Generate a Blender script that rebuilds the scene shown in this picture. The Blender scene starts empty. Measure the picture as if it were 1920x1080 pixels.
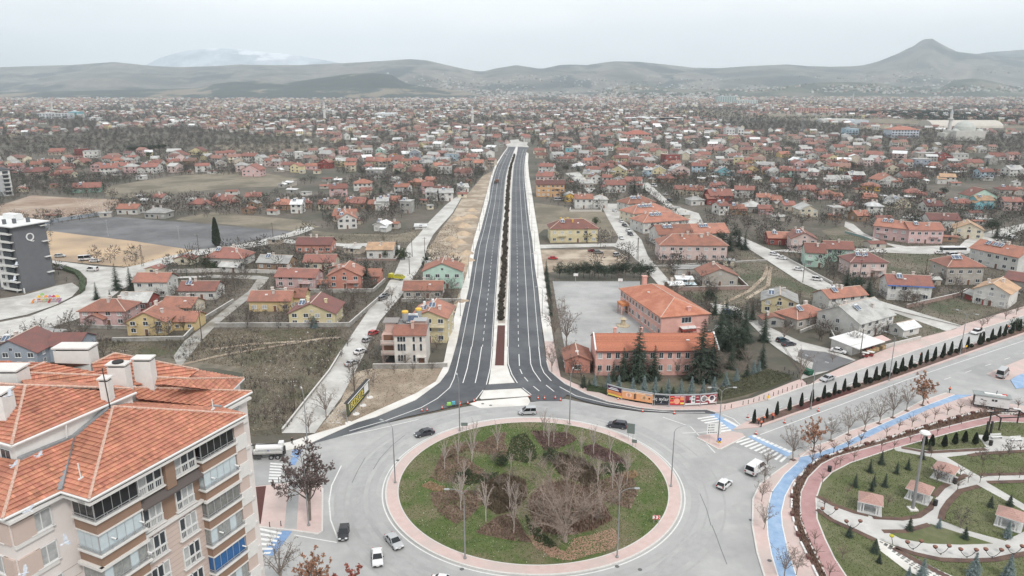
import bpy,bmesh,math,random
import numpy as np
from mathutils import Vector,Matrix
from mathutils.geometry import tessellate_polygon
random.seed(7)
R=math.radians
S=bpy.context.scene
COL=S.collection
CAM_H,FPX,PITCH=76.0,1364.0,R(15.37)
CP,SP=math.cos(PITCH),math.sin(PITCH)
cam=bpy.data.objects.new('camera',bpy.data.cameras.new('camera'))
COL.objects.link(cam)
cam.location=(0,0,CAM_H)
cam.rotation_euler=(math.pi/2-PITCH,0,0)
cam.data.sensor_width=36.0
cam.data.lens=36.0*FPX/1920.0
cam.data.clip_start=0.5
cam.data.clip_end=80000
S.camera=cam
S.view_settings.view_transform='Standard'
S.view_settings.look='None'
S.view_settings.exposure=0.46
S.view_settings.gamma=1.0
S.view_settings.use_curve_mapping=False
S.cycles.use_denoising=True
S.cycles.max_bounces=5
S.cycles.diffuse_bounces=2
S.cycles.glossy_bounces=2
S.cycles.transparent_max_bounces=6
S.cycles.volume_bounces=3
SUN_EL,SUN_AZ=R(48),R(150)
W=bpy.data.worlds.new('World');S.world=W;W.use_nodes=True
nt=W.node_tree;N=nt.nodes;L=nt.links;N.clear()
out=N.new('ShaderNodeOutputWorld');bg=N.new('ShaderNodeBackground');L.new(bg.outputs[0],out.inputs[0])
sky=N.new('ShaderNodeTexSky');sky.sky_type='NISHITA';sky.sun_disc=False
sky.sun_elevation=SUN_EL;sky.sun_rotation=SUN_AZ;sky.air_density=1.2;sky.dust_density=3.0
tc=N.new('ShaderNodeTexCoord');sep=N.new('ShaderNodeSeparateXYZ');L.new(tc.outputs['Generated'],sep.inputs[0])
mp=N.new('ShaderNodeMapping');mp.inputs['Scale'].default_value=(1.0,1.0,5.0);L.new(tc.outputs['Generated'],mp.inputs[0])
n1=N.new('ShaderNodeTexNoise');n1.inputs['Scale'].default_value=1.7;n1.inputs['Detail'].default_value=6;n1.inputs['Roughness'].default_value=.55
L.new(mp.outputs[0],n1.inputs['Vector'])
cr=N.new('ShaderNodeValToRGB');L.new(n1.outputs['Fac'],cr.inputs[0])
cr.color_ramp.elements[0].position=.3;cr.color_ramp.elements[0].color=(7.5,7.75,7.95,1)
cr.color_ramp.elements[1].position=.72;cr.color_ramp.elements[1].color=(10.6,10.65,10.6,1)
mx=N.new('ShaderNodeMix');mx.data_type='RGBA';mx.inputs['Factor'].default_value=.9
L.new(sky.outputs[0],mx.inputs['A']);L.new(cr.outputs[0],mx.inputs['B'])
L.new(mx.outputs['Result'],bg.inputs[0]);bg.inputs[1].default_value=0.098
sun=bpy.data.objects.new('sun',bpy.data.lights.new('sun','SUN'));COL.objects.link(sun)
sun.data.energy=1.5;sun.data.angle=R(11);sun.data.color=(1,.96,.91)
_d=Vector((math.sin(SUN_AZ)*math.cos(SUN_EL),math.cos(SUN_AZ)*math.cos(SUN_EL),math.sin(SUN_EL)))
sun.rotation_euler=_d.to_track_quat('Z','Y').to_euler()
sun['kind']='helper'
def P(x,y,z=0.0):
 d,e=(x-960)/FPX,(y-540)/FPX
 t=(CAM_H-z)/(SP+e*CP)
 return Vector((d*t,(CP-e*SP)*t,z))
def proj(v):
 f=v[1]*CP+(CAM_H-v[2])*SP;dn=-v[1]*SP+(CAM_H-v[2])*CP
 return 960+FPX*v[0]/f,540+FPX*dn/f
def ray(x,y):
 d,e=(x-960)/FPX,(y-540)/FPX
 return Vector((d,CP-e*SP,-(SP+e*CP)))
CAMP=Vector((0,0,CAM_H))
def on_plane(x,y,p0,n):
 r=ray(x,y);t=(p0-CAMP).dot(n)/r.dot(n)
 return CAMP+r*t
MATS={}
def mat(name,c,c2=None,sc=1.0,rough=.85,rnd=0.0,detail=4,metal=0.0,bump=0.0,c3=None,sc3=.05,objsp=False,spec=None,emis=0):
 if name in MATS:return MATS[name]
 m=bpy.data.materials.new(name);m.use_nodes=True;MATS[name]=m
 n=m.node_tree.nodes;l=m.node_tree.links;b=n['Principled BSDF']
 b.inputs['Roughness'].default_value=rough;b.inputs['Metallic'].default_value=metal
 if spec is not None:b.inputs['Specular IOR Level'].default_value=spec
 b.inputs['Base Color'].default_value=(*c,1)
 m.diffuse_color=(*c,1)
 src=None
 if c2 is not None:
  if objsp:g=n.new('ShaderNodeTexCoord').outputs['Object']
  else:g=n.new('ShaderNodeNewGeometry').outputs['Position']
  t=n.new('ShaderNodeTexNoise');t.inputs['Scale'].default_value=sc;t.inputs['Detail'].default_value=detail;t.inputs['Roughness'].default_value=.65
  l.new(g,t.inputs['Vector'])
  r=n.new('ShaderNodeValToRGB');l.new(t.outputs['Fac'],r.inputs[0])
  r.color_ramp.elements[0].position=.33;r.color_ramp.elements[0].color=(*c,1)
  r.color_ramp.elements[1].position=.67;r.color_ramp.elements[1].color=(*c2,1)
  src=r.outputs[0]
  if c3 is not None:
   t3=n.new('ShaderNodeTexNoise');t3.inputs['Scale'].default_value=sc3;t3.inputs['Detail'].default_value=5;t3.inputs['Roughness'].default_value=.6
   l.new(g,t3.inputs['Vector'])
   r3=n.new('ShaderNodeValToRGB');l.new(t3.outputs['Fac'],r3.inputs[0])
   r3.color_ramp.elements[0].position=.45;r3.color_ramp.elements[1].position=.62
   x=n.new('ShaderNodeMix');x.data_type='RGBA';l.new(r3.outputs[0],x.inputs['Factor']);l.new(src,x.inputs['A']);x.inputs['B'].default_value=(*c3,1)
   src=x.outputs['Result']
  if bump:
   bp=n.new('ShaderNodeBump');bp.inputs['Strength'].default_value=bump;bp.inputs['Distance'].default_value=.1
   l.new(t.outputs['Fac'],bp.inputs['Height']);l.new(bp.outputs[0],b.inputs['Normal'])
 if rnd:
  oi=n.new('ShaderNodeObjectInfo');h=n.new('ShaderNodeHueSaturation')
  mr=n.new('ShaderNodeMapRange');mr.inputs['To Min'].default_value=1-rnd;mr.inputs['To Max'].default_value=1+rnd
  l.new(oi.outputs['Random'],mr.inputs['Value']);l.new(mr.outputs[0],h.inputs['Value'])
  if src is None:h.inputs['Color'].default_value=(*c,1)
  else:l.new(src,h.inputs['Color'])
  src=h.outputs[0]
 if src is not None:l.new(src,b.inputs['Base Color'])
 if emis:
  b.inputs['Emission Color'].default_value=(*c,1);b.inputs['Emission Strength'].default_value=emis
 return m
def attr_mat(name,rough=.85,noise=.25,sc=3.0):
 """surface whose own colour is stored per piece (tile, far house, crown)"""
 m=bpy.data.materials.new(name);m.use_nodes=True;MATS[name]=m
 n=m.node_tree.nodes;l=m.node_tree.links;b=n['Principled BSDF'];b.inputs['Roughness'].default_value=rough
 a=n.new('ShaderNodeAttribute');a.attribute_name='tint'
 g=n.new('ShaderNodeNewGeometry');t=n.new('ShaderNodeTexNoise');t.inputs['Scale'].default_value=sc;t.inputs['Detail'].default_value=4
 l.new(g.outputs['Position'],t.inputs['Vector'])
 mr=n.new('ShaderNodeMapRange');mr.inputs['From Min'].default_value=.3;mr.inputs['From Max'].default_value=.7
 mr.inputs['To Min'].default_value=1-noise;mr.inputs['To Max'].default_value=1+noise;l.new(t.outputs['Fac'],mr.inputs['Value'])
 h=n.new('ShaderNodeHueSaturation');l.new(a.outputs['Color'],h.inputs['Color']);l.new(mr.outputs[0],h.inputs['Value'])
 l.new(h.outputs[0],b.inputs['Base Color'])
 return m
class MB:
 def __init__(s):s.v=[];s.f=[];s.m=[];s.c=[];s.mats=[];s.cur=0;s.col=None
 def use(s,m):
  if m not in s.mats:s.mats.append(m)
  s.cur=s.mats.index(m);return s
 def face(s,pts,mi=None):
  i=len(s.v);s.v+=[tuple(p)for p in pts];s.f.append(tuple(range(i,i+len(pts))));s.m.append(s.cur if mi is None else mi);s.c.append(s.col)
 def faces(s,vs,fs):
  i=len(s.v);s.v+=[tuple(p)for p in vs]
  for f in fs:s.f.append(tuple(i+k for k in f));s.m.append(s.cur);s.c.append(s.col)
  return s
 def box(s,x,y,z,sx,sy,sz,rot=0,tx=1.0,ty=1.0):
  """centre x,y; bottom z; top face scaled tx,ty"""
  c,n=math.cos(rot),math.sin(rot);vs=[]
  for zz,kx,ky in((z,1,1),(z+sz,tx,ty)):
   for a,b in((-1,-1),(1,-1),(1,1),(-1,1)):
    px,py=a*sx/2*kx,b*sy/2*ky
    vs.append((x+px*c-py*n,y+px*n+py*c,zz))
  s.faces(vs,[(3,2,1,0),(4,5,6,7),(0,1,5,4),(1,2,6,5),(2,3,7,6),(3,0,4,7)]);return s
 def tube(s,a,b,r0,r1=None,n=5,cap=True):
  a,b=Vector(a),Vector(b);r1=r0 if r1 is None else r1
  d=(b-a)
  if d.length<1e-6:return s
  d.normalize();u=d.orthogonal().normalized();w=d.cross(u);vs=[]
  for p,r in((a,r0),(b,r1)):
   for k in range(n):
    t=2*math.pi*k/n;vs.append(p+u*(r*math.cos(t))+w*(r*math.sin(t)))
  fs=[(k,(k+1)%n,n+(k+1)%n,n+k)for k in range(n)]
  if cap:fs+=[tuple(range(n-1,-1,-1)),tuple(range(n,2*n))]
  s.faces(vs,fs);return s
 def lathe(s,x,y,prof,n=10):
  vs=[];fs=[]
  for r,z in prof:
   for k in range(n):
    t=2*math.pi*k/n;vs.append((x+r*math.cos(t),y+r*math.sin(t),z))
  for j in range(len(prof)-1):
   for k in range(n):fs.append((j*n+k,j*n+(k+1)%n,(j+1)*n+(k+1)%n,(j+1)*n+k))
  fs.append(tuple(range((len(prof)-1)*n,len(prof)*n)))
  s.faces(vs,fs);return s
 def extr(s,prof,y0,y1,inset=None):
  """profile in (x,z) extruded along y"""
  n=len(prof);vs=[(p[0],y0,p[1])for p in prof]+[(p[0],y1,p[1])for p in prof]
  s.faces(vs,[tuple(range(n)),tuple(range(2*n-1,n-1,-1))]+[(k,n+k,n+(k+1)%n,(k+1)%n)for k in range(n)]);return s
 def mesh(s,name):
  me=bpy.data.meshes.new(name);me.from_pydata(s.v,[],s.f)
  for m in s.mats:me.materials.append(m)
  if len(s.mats)>1:me.polygons.foreach_set('material_index',s.m)
  if any(c is not None for c in s.c):
   a=me.color_attributes.new('tint','FLOAT_COLOR','CORNER')
   arr=[]
   for f,c in zip(s.f,s.c):
    c=c or(1,1,1);arr+=[c[0],c[1],c[2],1.0]*len(f)
   a.data.foreach_set('color',arr)
  return me
 def build(s,name,parent=None,loc=(0,0,0),rot=0,fix=False):
  me=s.mesh(name)
  if fix:fixn(me)
  return obj(name,me,parent,loc,rot)
def fixn(me):
 b=bmesh.new();b.from_mesh(me);bmesh.ops.remove_doubles(b,verts=b.verts,dist=.0005);bmesh.ops.recalc_face_normals(b,faces=b.faces);b.to_mesh(me);b.free()
def obj(name,me,parent=None,loc=(0,0,0),rot=0,scale=None):
 o=bpy.data.objects.new(name,me);COL.objects.link(o);o.location=loc
 if rot:o.rotation_euler=(0,0,rot)
 if scale:o.scale=(scale,)*3 if isinstance(scale,(int,float))else scale
 if parent is not None:o.parent=parent
 return o
def tag(o,label=None,cat=None,group=None,kind=None):
 if label:o['label']=label
 if cat:o['category']=cat
 if group:o['group']=group
 if kind:o['kind']=kind
 return o
def letters(name,txt,size,ex,m,parent):
 cu=bpy.data.curves.new(name,'FONT');cu.body=txt;cu.size=size;cu.extrude=ex;cu.align_x='CENTER';t=bpy.data.objects.new(name,cu)
 me=bpy.data.meshes.new_from_object(t);me.materials.clear();me.materials.append(m);bpy.data.objects.remove(t);bpy.data.curves.remove(cu);return obj(name,me,parent)
def empty(name,loc,rot=0,**k):
 o=bpy.data.objects.new(name,None);COL.objects.link(o);o.location=loc;o.rotation_euler=(0,0,rot);o.empty_display_size=.5
 return tag(o,**k)
def copy_thing(src,loc,rot=0,scale=1.0,label=None):
 r=src.copy();COL.objects.link(r);r.location=loc;r.rotation_euler=(0,0,rot);r.scale=(scale,)*3
 if label:r['label']=label
 for ch in KIDS[src.name]:
  c=ch.copy();COL.objects.link(c);c.parent=r
  for g in KIDS.get(ch.name,()):
   d=g.copy();COL.objects.link(d);d.parent=c
 return r
KIDS={}
def remember(root):
 for o in COL.objects:
  if o.parent is not None and(o.parent is root or o.parent.parent is root):
   KIDS.setdefault(o.parent.name,[]).append(o)
 KIDS.setdefault(root.name,[])
LAND=[]
WAIT=[]
def landmark(v,short):LAND.append((v[0],v[1],short))
def later(o,desc):WAIT.append((o,desc,o.location.x,o.location.y))
ORD=['','second ','third ','fourth ','fifth ','sixth ','seventh ','eighth ','ninth ','tenth ','eleventh ','twelfth ','thirteenth ','fourteenth ','fifteenth ']
ORD+=[f'{k}th ' for k in range(16,21)]+['21st ','22nd ','23rd ']+[f'{k}th ' for k in range(24,31)]+['31st ','32nd ','33rd ']+[f'{k}th ' for k in range(34,61)]
def settle_labels():
 A=np.array([(l[0],l[1])for l in LAND]);groups={}
 for o,desc,x,y in WAIT:
  dx=A[:,0]-x;dy=(A[:,1]-y)*.8
  own=(np.abs(dx)<.3)&(np.abs(dy)<.3)
  d=np.hypot(dx,dy)+own*1e6
  i=int(np.argmin(d));ex,ey=x-LAND[i][0],y-LAND[i][1]
  rel=('behind' if ey>0 else 'in front of')if abs(ey)>abs(ex)else('right of' if ex>0 else 'left of')
  groups.setdefault((desc,rel,LAND[i][2]),[]).append((d[i],o))
 for(desc,rel,sh),lst in groups.items():
  lst.sort(key=lambda t:t[0])
  for k,(_,o)in enumerate(lst):
   def mk(d):return f'{d} {rel} the {sh}' if len(lst)==1 else f'{d}, {ORD[k]}closest {rel} the {sh}'
   t=mk(desc)
   for cut in(' on the ',' beside the ',' in the ',' with ',' behind the ',' round '):
    if len(t.split())>16 and cut in desc:t=mk(desc.split(cut)[0])
   o['label']=t
M_ground=mat('ground_soil',(.085,.074,.060),(.155,.132,.106),sc=.25,c3=(.062,.062,.044),sc3=.02,detail=8)
M_field=mat('field_grass',(.10,.088,.064),(.19,.160,.122),sc=.35,c3=(.068,.078,.042),sc3=.05,detail=8)
M_dry=mat('dry_meadow',(.17,.148,.11),(.25,.215,.16),sc=.25,c3=(.12,.105,.075),sc3=.03,detail=8)
M_plough=mat('ploughed_earth',(.20,.135,.095),(.30,.215,.16),sc=.15,c3=(.36,.29,.23),sc3=.03,detail=8)
M_sandlot=mat('sandy_earth',(.42,.30,.19),(.52,.39,.26),sc=.12,c3=(.30,.225,.16),sc3=.03,detail=8)
M_dirt=mat('bare_dirt',(.30,.235,.175),(.20,.16,.118),sc=.35,c3=(.44,.37,.29),sc3=.08,detail=8,bump=.6)
M_road=mat('worn_asphalt',(.335,.335,.33),(.41,.41,.40),sc=.22,c3=(.285,.285,.282),sc3=.05,detail=8,rough=.8)
M_lane=mat('pale_concrete',(.44,.43,.41),(.56,.55,.52),sc=.45,c3=(.36,.345,.32),sc3=.09,detail=9)
M_tar=mat('fresh_asphalt',(.055,.059,.067),(.075,.079,.088),sc=.5,c3=(.105,.11,.117),sc3=.06,detail=8,rough=.7)
M_tarold=mat('grey_tarmac',(.085,.086,.09),(.125,.126,.13),sc=.3,c3=(.16,.16,.165),sc3=.04,detail=8)
M_white=mat('new_concrete',(.62,.60,.565),(.70,.68,.65),sc=1.2,c3=(.56,.54,.50),sc3=.15,detail=6)
M_paint=mat('road_paint',(.72,.72,.70),(.60,.60,.59),sc=1.5,rough=.6)
M_worn=mat('worn_paint',(.56,.56,.54),(.68,.68,.66),sc=2.5,rough=.6)
M_blue=mat('blue_paint',(.20,.315,.49),(.31,.42,.57),sc=.6,rough=.7)
M_bluedeep=mat('bluer_paint',(.15,.25,.43),(.20,.31,.50),sc=.8,rough=.7)
M_pink=mat('pink_paving',(.50,.375,.345),(.56,.435,.405),sc=.8,c3=(.47,.39,.365),sc3=.12,detail=8)
M_track=mat('running_track',(.35,.20,.195),(.41,.255,.25),sc=.5,rough=.9)
M_kerb=mat('kerb_stone',(.52,.50,.48),(.60,.58,.55),sc=2)
M_lawn=mat('lawn_grass',(.055,.088,.020),(.10,.125,.036),sc=.9,c3=(.15,.13,.075),sc3=.13,detail=8)
M_parklawn=mat('park_grass',(.095,.108,.045),(.15,.148,.078),sc=.8,c3=(.085,.105,.036),sc3=.15,detail=8)
M_redsoil=mat('red_soil',(.065,.022,.018),(.10,.034,.028),sc=3)
M_bed=mat('planting_soil',(.105,.062,.045),(.155,.098,.075),sc=2,c3=(.085,.05,.045),sc3=.5)
M_path=mat('path_concrete',(.46,.45,.43),(.54,.53,.51),sc=.8,c3=(.42,.41,.39),sc3=.2)
NOTREE=[]
def slab(name,pts,z,m,th=0.0,label=None,kind='structure',world=False,cat=None,group=None):
 v=[Vector((p[0],p[1],z))for p in pts]if world else[P(x,y,z)for x,y in pts]
 ar=sum(v[i].x*v[(i+1)%len(v)].y-v[(i+1)%len(v)].x*v[i].y for i in range(len(v)))
 if ar<0:v.reverse()
 if z>.1 and name not in('park_lawn','path_lawn','roundabout_lawn'):NOTREE.append(np.array([(q.x,q.y)for q in v]))
 tri=tessellate_polygon([v]);b=MB().use(m);n=len(v);fs=[]
 for t in tri:
  a,c,d=v[t[0]],v[t[1]],v[t[2]]
  cr_=(c-a).cross(d-a).z
  fs.append(t if cr_>0 else(t[0],t[2],t[1]))
 b.faces(v,fs)
 if th:
  lo=[p-Vector((0,0,th))for p in v]
  b.faces(v+lo,[(i,n+i,n+(i+1)%n,(i+1)%n)for i in range(n)])
 o=b.build(name);tag(o,label,cat,group,kind);return o
def strip(name,pts,wdt,z,m,world=False,b=None,kind='structure',dash=None,h=0.0):
 """ribbon of constant real width along a traced line"""
 v=[Vector((p[0],p[1],z))for p in pts]if world else[P(x,y,z)for x,y in pts]
 own=b is None;b=b or MB()
 b.use(m)
 segs=[]
 if dash:
  on,off=dash;acc=0.0;
  for a,c in zip(v,v[1:]):
   d=c-a;Ln=d.length;d=d/Ln;s_=-acc
   while s_<Ln:
    s0,s1=max(s_,0),min(s_+on,Ln)
    if s1>s0:segs.append((a+d*s0,a+d*s1))
    s_+=on+off
   acc=Ln-(s_-(on+off))
  for a,c in segs:
   d=(c-a).normalized();w=Vector((-d.y,d.x,0))*wdt/2
   b.face([a-w,c-w,c+w,a+w])
 else:
  L_,R_=[],[]
  for i,p in enumerate(v):
   d=((v[min(i+1,len(v)-1)])-v[max(i-1,0)]).normalized();w=Vector((-d.y,d.x,0))*wdt/2
   L_.append(p+w);R_.append(p-w)
  for i in range(len(v)-1):
   b.face([R_[i],R_[i+1],L_[i+1],L_[i]])
   if h:
    dz=Vector((0,0,h))
    b.face([R_[i]-dz,R_[i+1]-dz,R_[i+1],R_[i]]);b.face([L_[i+1]-dz,L_[i]-dz,L_[i],L_[i+1]])
 if own:
  o=b.build(name);tag(o,kind=kind);return o
g=MB().use(M_ground);g.face([(-14900,-290,0),(14900,-290,0),(14900,18500,0),(-14900,18500,0)]);tag(g.build('ground'),kind='structure')
Z0=.02
for nm,m,pts in[
('field_left_low',M_field,[(150,640),(250,640),(320,660),(210,700),(150,660)]),
('field_scrub',M_field,[(340,640),(400,620),(640,617),(655,640),(620,690),(575,745),(535,800),(470,810),(455,700),(400,690),(300,690)]),
('dirt_lot',M_dirt,[(655,700),(700,690),(820,690),(838,670),(836,695),(822,712),(785,735),(710,768),(650,800),(590,812),(640,752)]),
('dirt_verge',M_dirt,[(840,640),(838,600),(868,560),(880,500),(888,450),(905,385),(925,320),(905,330),(880,360),(866,372),(850,400),(825,432),(815,450),(800,468),(810,490),(870,500),(866,540),(845,580)]),
('sandy_lot',M_sandlot,[(84,432),(250,452),(370,470),(365,482),(300,490),(262,497),(232,500),(98,488),(88,460)]),
('tarmac_lot',M_tarold,[(80,420),(200,405),(240,408),(480,428),(560,436),(480,450),(430,461),(370,470),(250,452),(84,432)]),
('ploughed_field',M_plough,[(0,385),(60,366),(150,372),(230,374),(215,395),(190,400),(60,420),(0,410)]),
('dry_meadow',M_dry,[(190,352),(260,340),(330,330),(470,320),(560,335),(520,350),(430,352),(330,362),(240,372),(200,368)]),
('dry_meadow',M_dry,[(340,408),(400,398),(560,412),(600,425),(560,434),(480,426),(330,412)]),
('dry_meadow',M_dry,[(585,432),(640,438),(740,440),(800,430),(780,452),(650,458),(590,448)]),
('dirt_lot',M_dirt,[(1012,468),(1150,468),(1178,482),(1170,497),(1120,498),(1020,512),(1008,490)]),
('vacant_plot',M_dry,[(1003,380),(1062,388),(1068,396),(1122,396),(1150,402),(1158,440),(1130,452),(1122,430),(1020,430),(1008,440),(1000,405)]),
('vacant_plot',M_field,[(1390,470),(1440,492),(1504,532),(1550,552),(1520,560),(1470,548),(1410,560),(1385,575),(1340,560),(1385,530)]),
('vacant_plot',M_field,[(1210,505),(1390,500),(1400,540),(1330,570),(1262,545)]),
('vacant_plot',M_field,[(1660,466),(1760,476),(1775,500),(1760,530),(1670,540),(1640,500)]),
('vacant_plot',M_field,[(1700,600),(1760,560),(1830,560),(1880,580),(1810,608),(1740,608)]),
('vacant_plot',M_field,[(1670,585),(1780,622),(1715,640),(1680,632)]),
('vacant_plot',M_field,[(1580,425),(1680,462),(1620,466),(1560,450),(1540,432)]),
('school_garden',M_field,[(1060,700),(1235,712),(1440,690),(1480,705),(1400,745),(1340,757),(1225,758),(1140,741),(1075,716)]),
('orchard_field',M_dry,[(400,272),(560,268),(640,280),(600,284),(430,286)]),
('brown_field',M_plough,[(715,302),(800,296),(925,300),(915,318),(800,312)]),
('airfield',M_dry,[(1100,203),(1400,205),(1920,232),(2200,245),(1900,240),(1440,222),(1150,208)]),
]:slab(nm,pts,Z0,m);Z0+=.003
for pts in([(320,688),(420,665),(520,648),(600,635),(640,632)],[(395,655),(470,645),(560,640)],[(1440,500),(1432,520),(1405,545),(1370,562),(1345,575)],[(1400,560),(1440,535),(1445,500)]):
 strip('footpath',pts,1.6,.12,M_dirt)
LZ=.13
for nm,m,pts in[
('side_street',M_lane,[(528,812),(575,745),(620,690),(645,650),(668,615),(692,580),(715,555),(728,530),(740,512),(754,480),(765,460),(785,440),(805,415),(835,385),(858,367),(867,367),(848,400),(825,425),(812,440),(801,462),(795,490),(772,525),(752,555),(712,602),(692,645),(672,685),(640,745),(590,812)]),
('side_street',M_lane,[(577,424),(590,428),(530,448),(650,457),(690,456),(750,460),(750,468),(690,464),(645,462),(520,455),(475,463)]),
('side_street',M_lane,[(-60,590),(0,604),(55,593),(111,571),(151,551),(163,533),(163,522),(150,508),(124,500),(98,493),(98,488),(180,499),(232,502),(262,496),(300,484),(370,468),(430,462),(480,452),(540,437),(575,424),(586,430),(560,440),(525,448),(480,463),(420,470),(350,483),(300,500),(285,515),(250,530),(225,545),(205,560),(175,585),(140,600),(100,612),(60,620),(0,634),(-60,640)]),
('side_street',mat('dusty_lane',(.27,.26,.24),(.40,.385,.355),sc=.5,c3=(.20,.18,.15),sc3=.12,detail=9),[(325,668),(345,640),(400,597),(440,565),(466,546),(482,524),(388,520),(388,515),(488,517),(505,520),(497,532),(464,562),(407,608),(382,634),(335,692)]),
('side_street',M_lane,[(1125,381),(1174,383),(1160,390),(1170,412),(1203,450),(1215,480),(1260,532),(1240,540),(1205,500),(1180,474),(1150,462),(1010,466),(1008,459),(1155,456),(1160,445),(1140,410)]),
('side_street',M_lane,[(1195,345),(1215,342),(1262,385),(1310,400),(1330,440),(1300,430),(1270,400),(1248,385)]),
('side_street',M_lane,[(1060,325),(1085,322),(1118,355),(1105,362),(1085,345)]),
('side_street',M_lane,[(1380,440),(1400,448),(1442,467),(1500,500),(1559,534),(1620,555),(1660,567),(1805,611),(1775,621),(1662,581),(1600,563),(1550,551),(1504,531),(1441,490),(1400,464),(1375,450)]),
('side_street',M_lane,[(1585,415),(1600,420),(1620,437),(1660,455),(1700,462),(1790,460),(1795,476),(1720,476),(1622,472),(1560,470),(1500,474),(1440,470),(1500,466),(1610,466),(1680,464),(1610,440),(1583,425)]),
('side_street',M_lane,[(1790,470),(1810,450),(1860,432),(1925,418),(1925,428),(1880,445),(1830,470),(1800,480)]),
('school_yard',M_road,[(1036,527),(1200,527),(1200,545),(1235,600),(1230,625),(1115,625),(1110,660),(1058,650),(1045,580)]),
('parking_lot',M_lane,[(1330,568),(1380,575),(1440,612),(1500,640),(1552,653),(1605,675),(1550,697),(1500,712),(1512,690),(1460,655),(1440,640),(1400,600),(1345,588)]),
('parking_lot',M_tarold,[(1500,655),(1548,660),(1600,676),(1560,694),(1520,700),(1525,680),(1495,668)]),
('dirt_junction',M_lane,[(948,271),(958,267),(955,263),(972,261),(974,265),(990,267),(988,271),(992,276),(952,276)]),
('apartment_yard',M_lane,[(-80,575),(0,560),(45,553),(104,536),(135,530),(150,540),(135,556),(104,572),(50,590),(0,600),(-80,600)]),
]:slab(nm,pts,LZ,m);LZ+=.004
slab('main_road',[(430,1000),(460,845),(560,838),(640,812),(740,790),(860,765),(980,755),(1060,748),(1140,764),(1200,772),(1262,775),(1340,774),(1440,749),(1515,722),(1582,703),(1660,676),(1720,655),(1810,625),(1960,579),(2300,480),(2600,560),(1960,700),(1925,720),(1925,790),(1850,790),(1775,737),(1727,752),(1675,780),(1595,807),(1558,826),(1500,858),(1450,888),(1425,907),(1412,935),(1411,985),(1420,1035),(1440,1100),(1480,1300),(300,1300)],.21,M_road)
slab('main_road_patch',[(1338,862),(1374,836),(1430,858),(1400,885)],.214,mat('patch_asphalt',(.33,.33,.325),(.36,.36,.355),sc=.6))
slab('main_road_patch',[(1440,797),(1925,632),(1925,652),(1700,730),(1560,790),(1480,822)],.216,mat('patch_asphalt2',(.315,.315,.312),(.35,.35,.347),sc=.3))
slab('main_road_patch',[(1325,905),(1400,880),(1470,905),(1345,960),(1210,1080),(1090,1100),(1180,1010),(1290,960)],.218,mat('patch_asphalt3',(.34,.34,.335),(.385,.385,.38),sc=.2,detail=6))
LE=[(953,275),(944,289),(933,307),(927,322),(920,347),(917,372),(911,395),(902,430),(890,470),(879,540),(865,600),(857,640),(847,675),(840,695),(825,715),(780,748),(705,780),(670,790),(585,828)]
LI=[(967,275),(963,286),(954,311),(949,330),(946,357),(944,395),(940,430),(936,470),(931,540),(927,600),(924,660),(919,704),(913,721)]
slab('left_carriageway',LE+[(585,832),(640,818),(700,800),(760,782),(820,769),(860,759),(890,750),(900,738)]+LI[::-1],.235,M_tar)
RI=[(971,275),(968,290),(963,310),(961,330),(959,357),(958,395),(957,430),(956,470),(954,540),(952,600),(951,660),(951,685),(957,704),(966,717)]
RE=[(992,276),(987,284),(984,297),(983,316),(984,341),(987,366),(989,385),(993,420),(998,450),(1003,500),(1008,540),(1014,600),(1020,655),(1025,676),(1030,694),(1045,707),(1060,719),(1100,738),(1140,752),(1197,763),(1243,768),(1324,767),(1343,773)]
slab('right_carriageway',RI+[(913,721),(907,732),(977,727),(993,740),(996,752),(1051,752),(1063,740),(1095,752),(1140,762),(1200,771),(1262,774),(1340,776)]+RE[::-1],.236,M_tar)
def interp(E,y):
 for a,b in zip(E,E[1:]):
  if a[1]<=y<=b[1]:return a[0]+(b[0]-a[0])*(y-a[1])/(b[1]-a[1]+1e-9)
 return E[-1][0]
ys=[280,290,300,312,325,340,360,380,400,430,460,500,540,580,620,650]
lp=MB().use(M_paint)
for E0,E1,fr in((LE,LI,((.15,0),(.44,0),(.72,1),(.965,0))),(RI,RE,((.03,0),(.31,1),(.60,0),(.87,0)))):
 for f,dsh in fr:
  pts=[(interp(E0,y)+(interp(E1,y)-interp(E0,y))*f,y)for y in ys]
  strip('',pts,.17,.245,M_paint,b=lp,dash=(3,3.4)if dsh else None)
for pts in([(865,650),(857,687),(851,710),(843,727),(820,747),(790,764),(725,788),(655,808)],[(884,650),(876,691),(868,718)],[(903,650),(897,691),(891,718)],[(923,650),(919,691),(912,721)],
   [(906,731),(892,749)],[(952,650),(953,682),(960,702),(970,718)],[(980,727),(996,740)],[(993,650),(995,682),(1000,695),(1014,715)],[(1010,650),(1014,685),(1020,699),(1034,714)],
   [(1049,725),(1080,742),(1140,757),(1200,768),(1262,773),(1322,773)]):
 strip('',pts,.24,.245,M_paint,b=lp)
for a,c in(((973,664),(974,686)),((975,692),(979,701)),((983,707),(990,715)),((1000,724),(1011,733)),((1024,722),(1039,734))):strip('',[a,c],.24,.245,M_paint,b=lp)
tag(lp.build('lane_marking'),kind='structure')
om=MB().use(M_worn)
for pts in([(1243,782),(1295,800),(1341,849)],[(640,873),(622,910),(617,940),(620,975),(635,1015)],[(552,1003),(590,1010),(632,1017)],[(1280,812),(1310,811),(1365,806)],[(1355,777),(1375,785),(1392,800)],
   [(560,832),(620,822),(700,806),(790,785)]):strip('',pts,.25,.225,M_worn,b=om)
strip('',[(1400,786),(1460,765),(1560,730),(1700,683),(1860,630),(1925,608)],.2,.225,M_worn,b=om,dash=(3,7))
strip('',[(1500,812),(1600,775),(1760,715),(1925,660)],.2,.225,M_worn,b=om,dash=(3,7))
strip('',[(1425,815),(1560,765),(1700,712),(1925,637)],.2,.225,M_paint,b=om)
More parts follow.
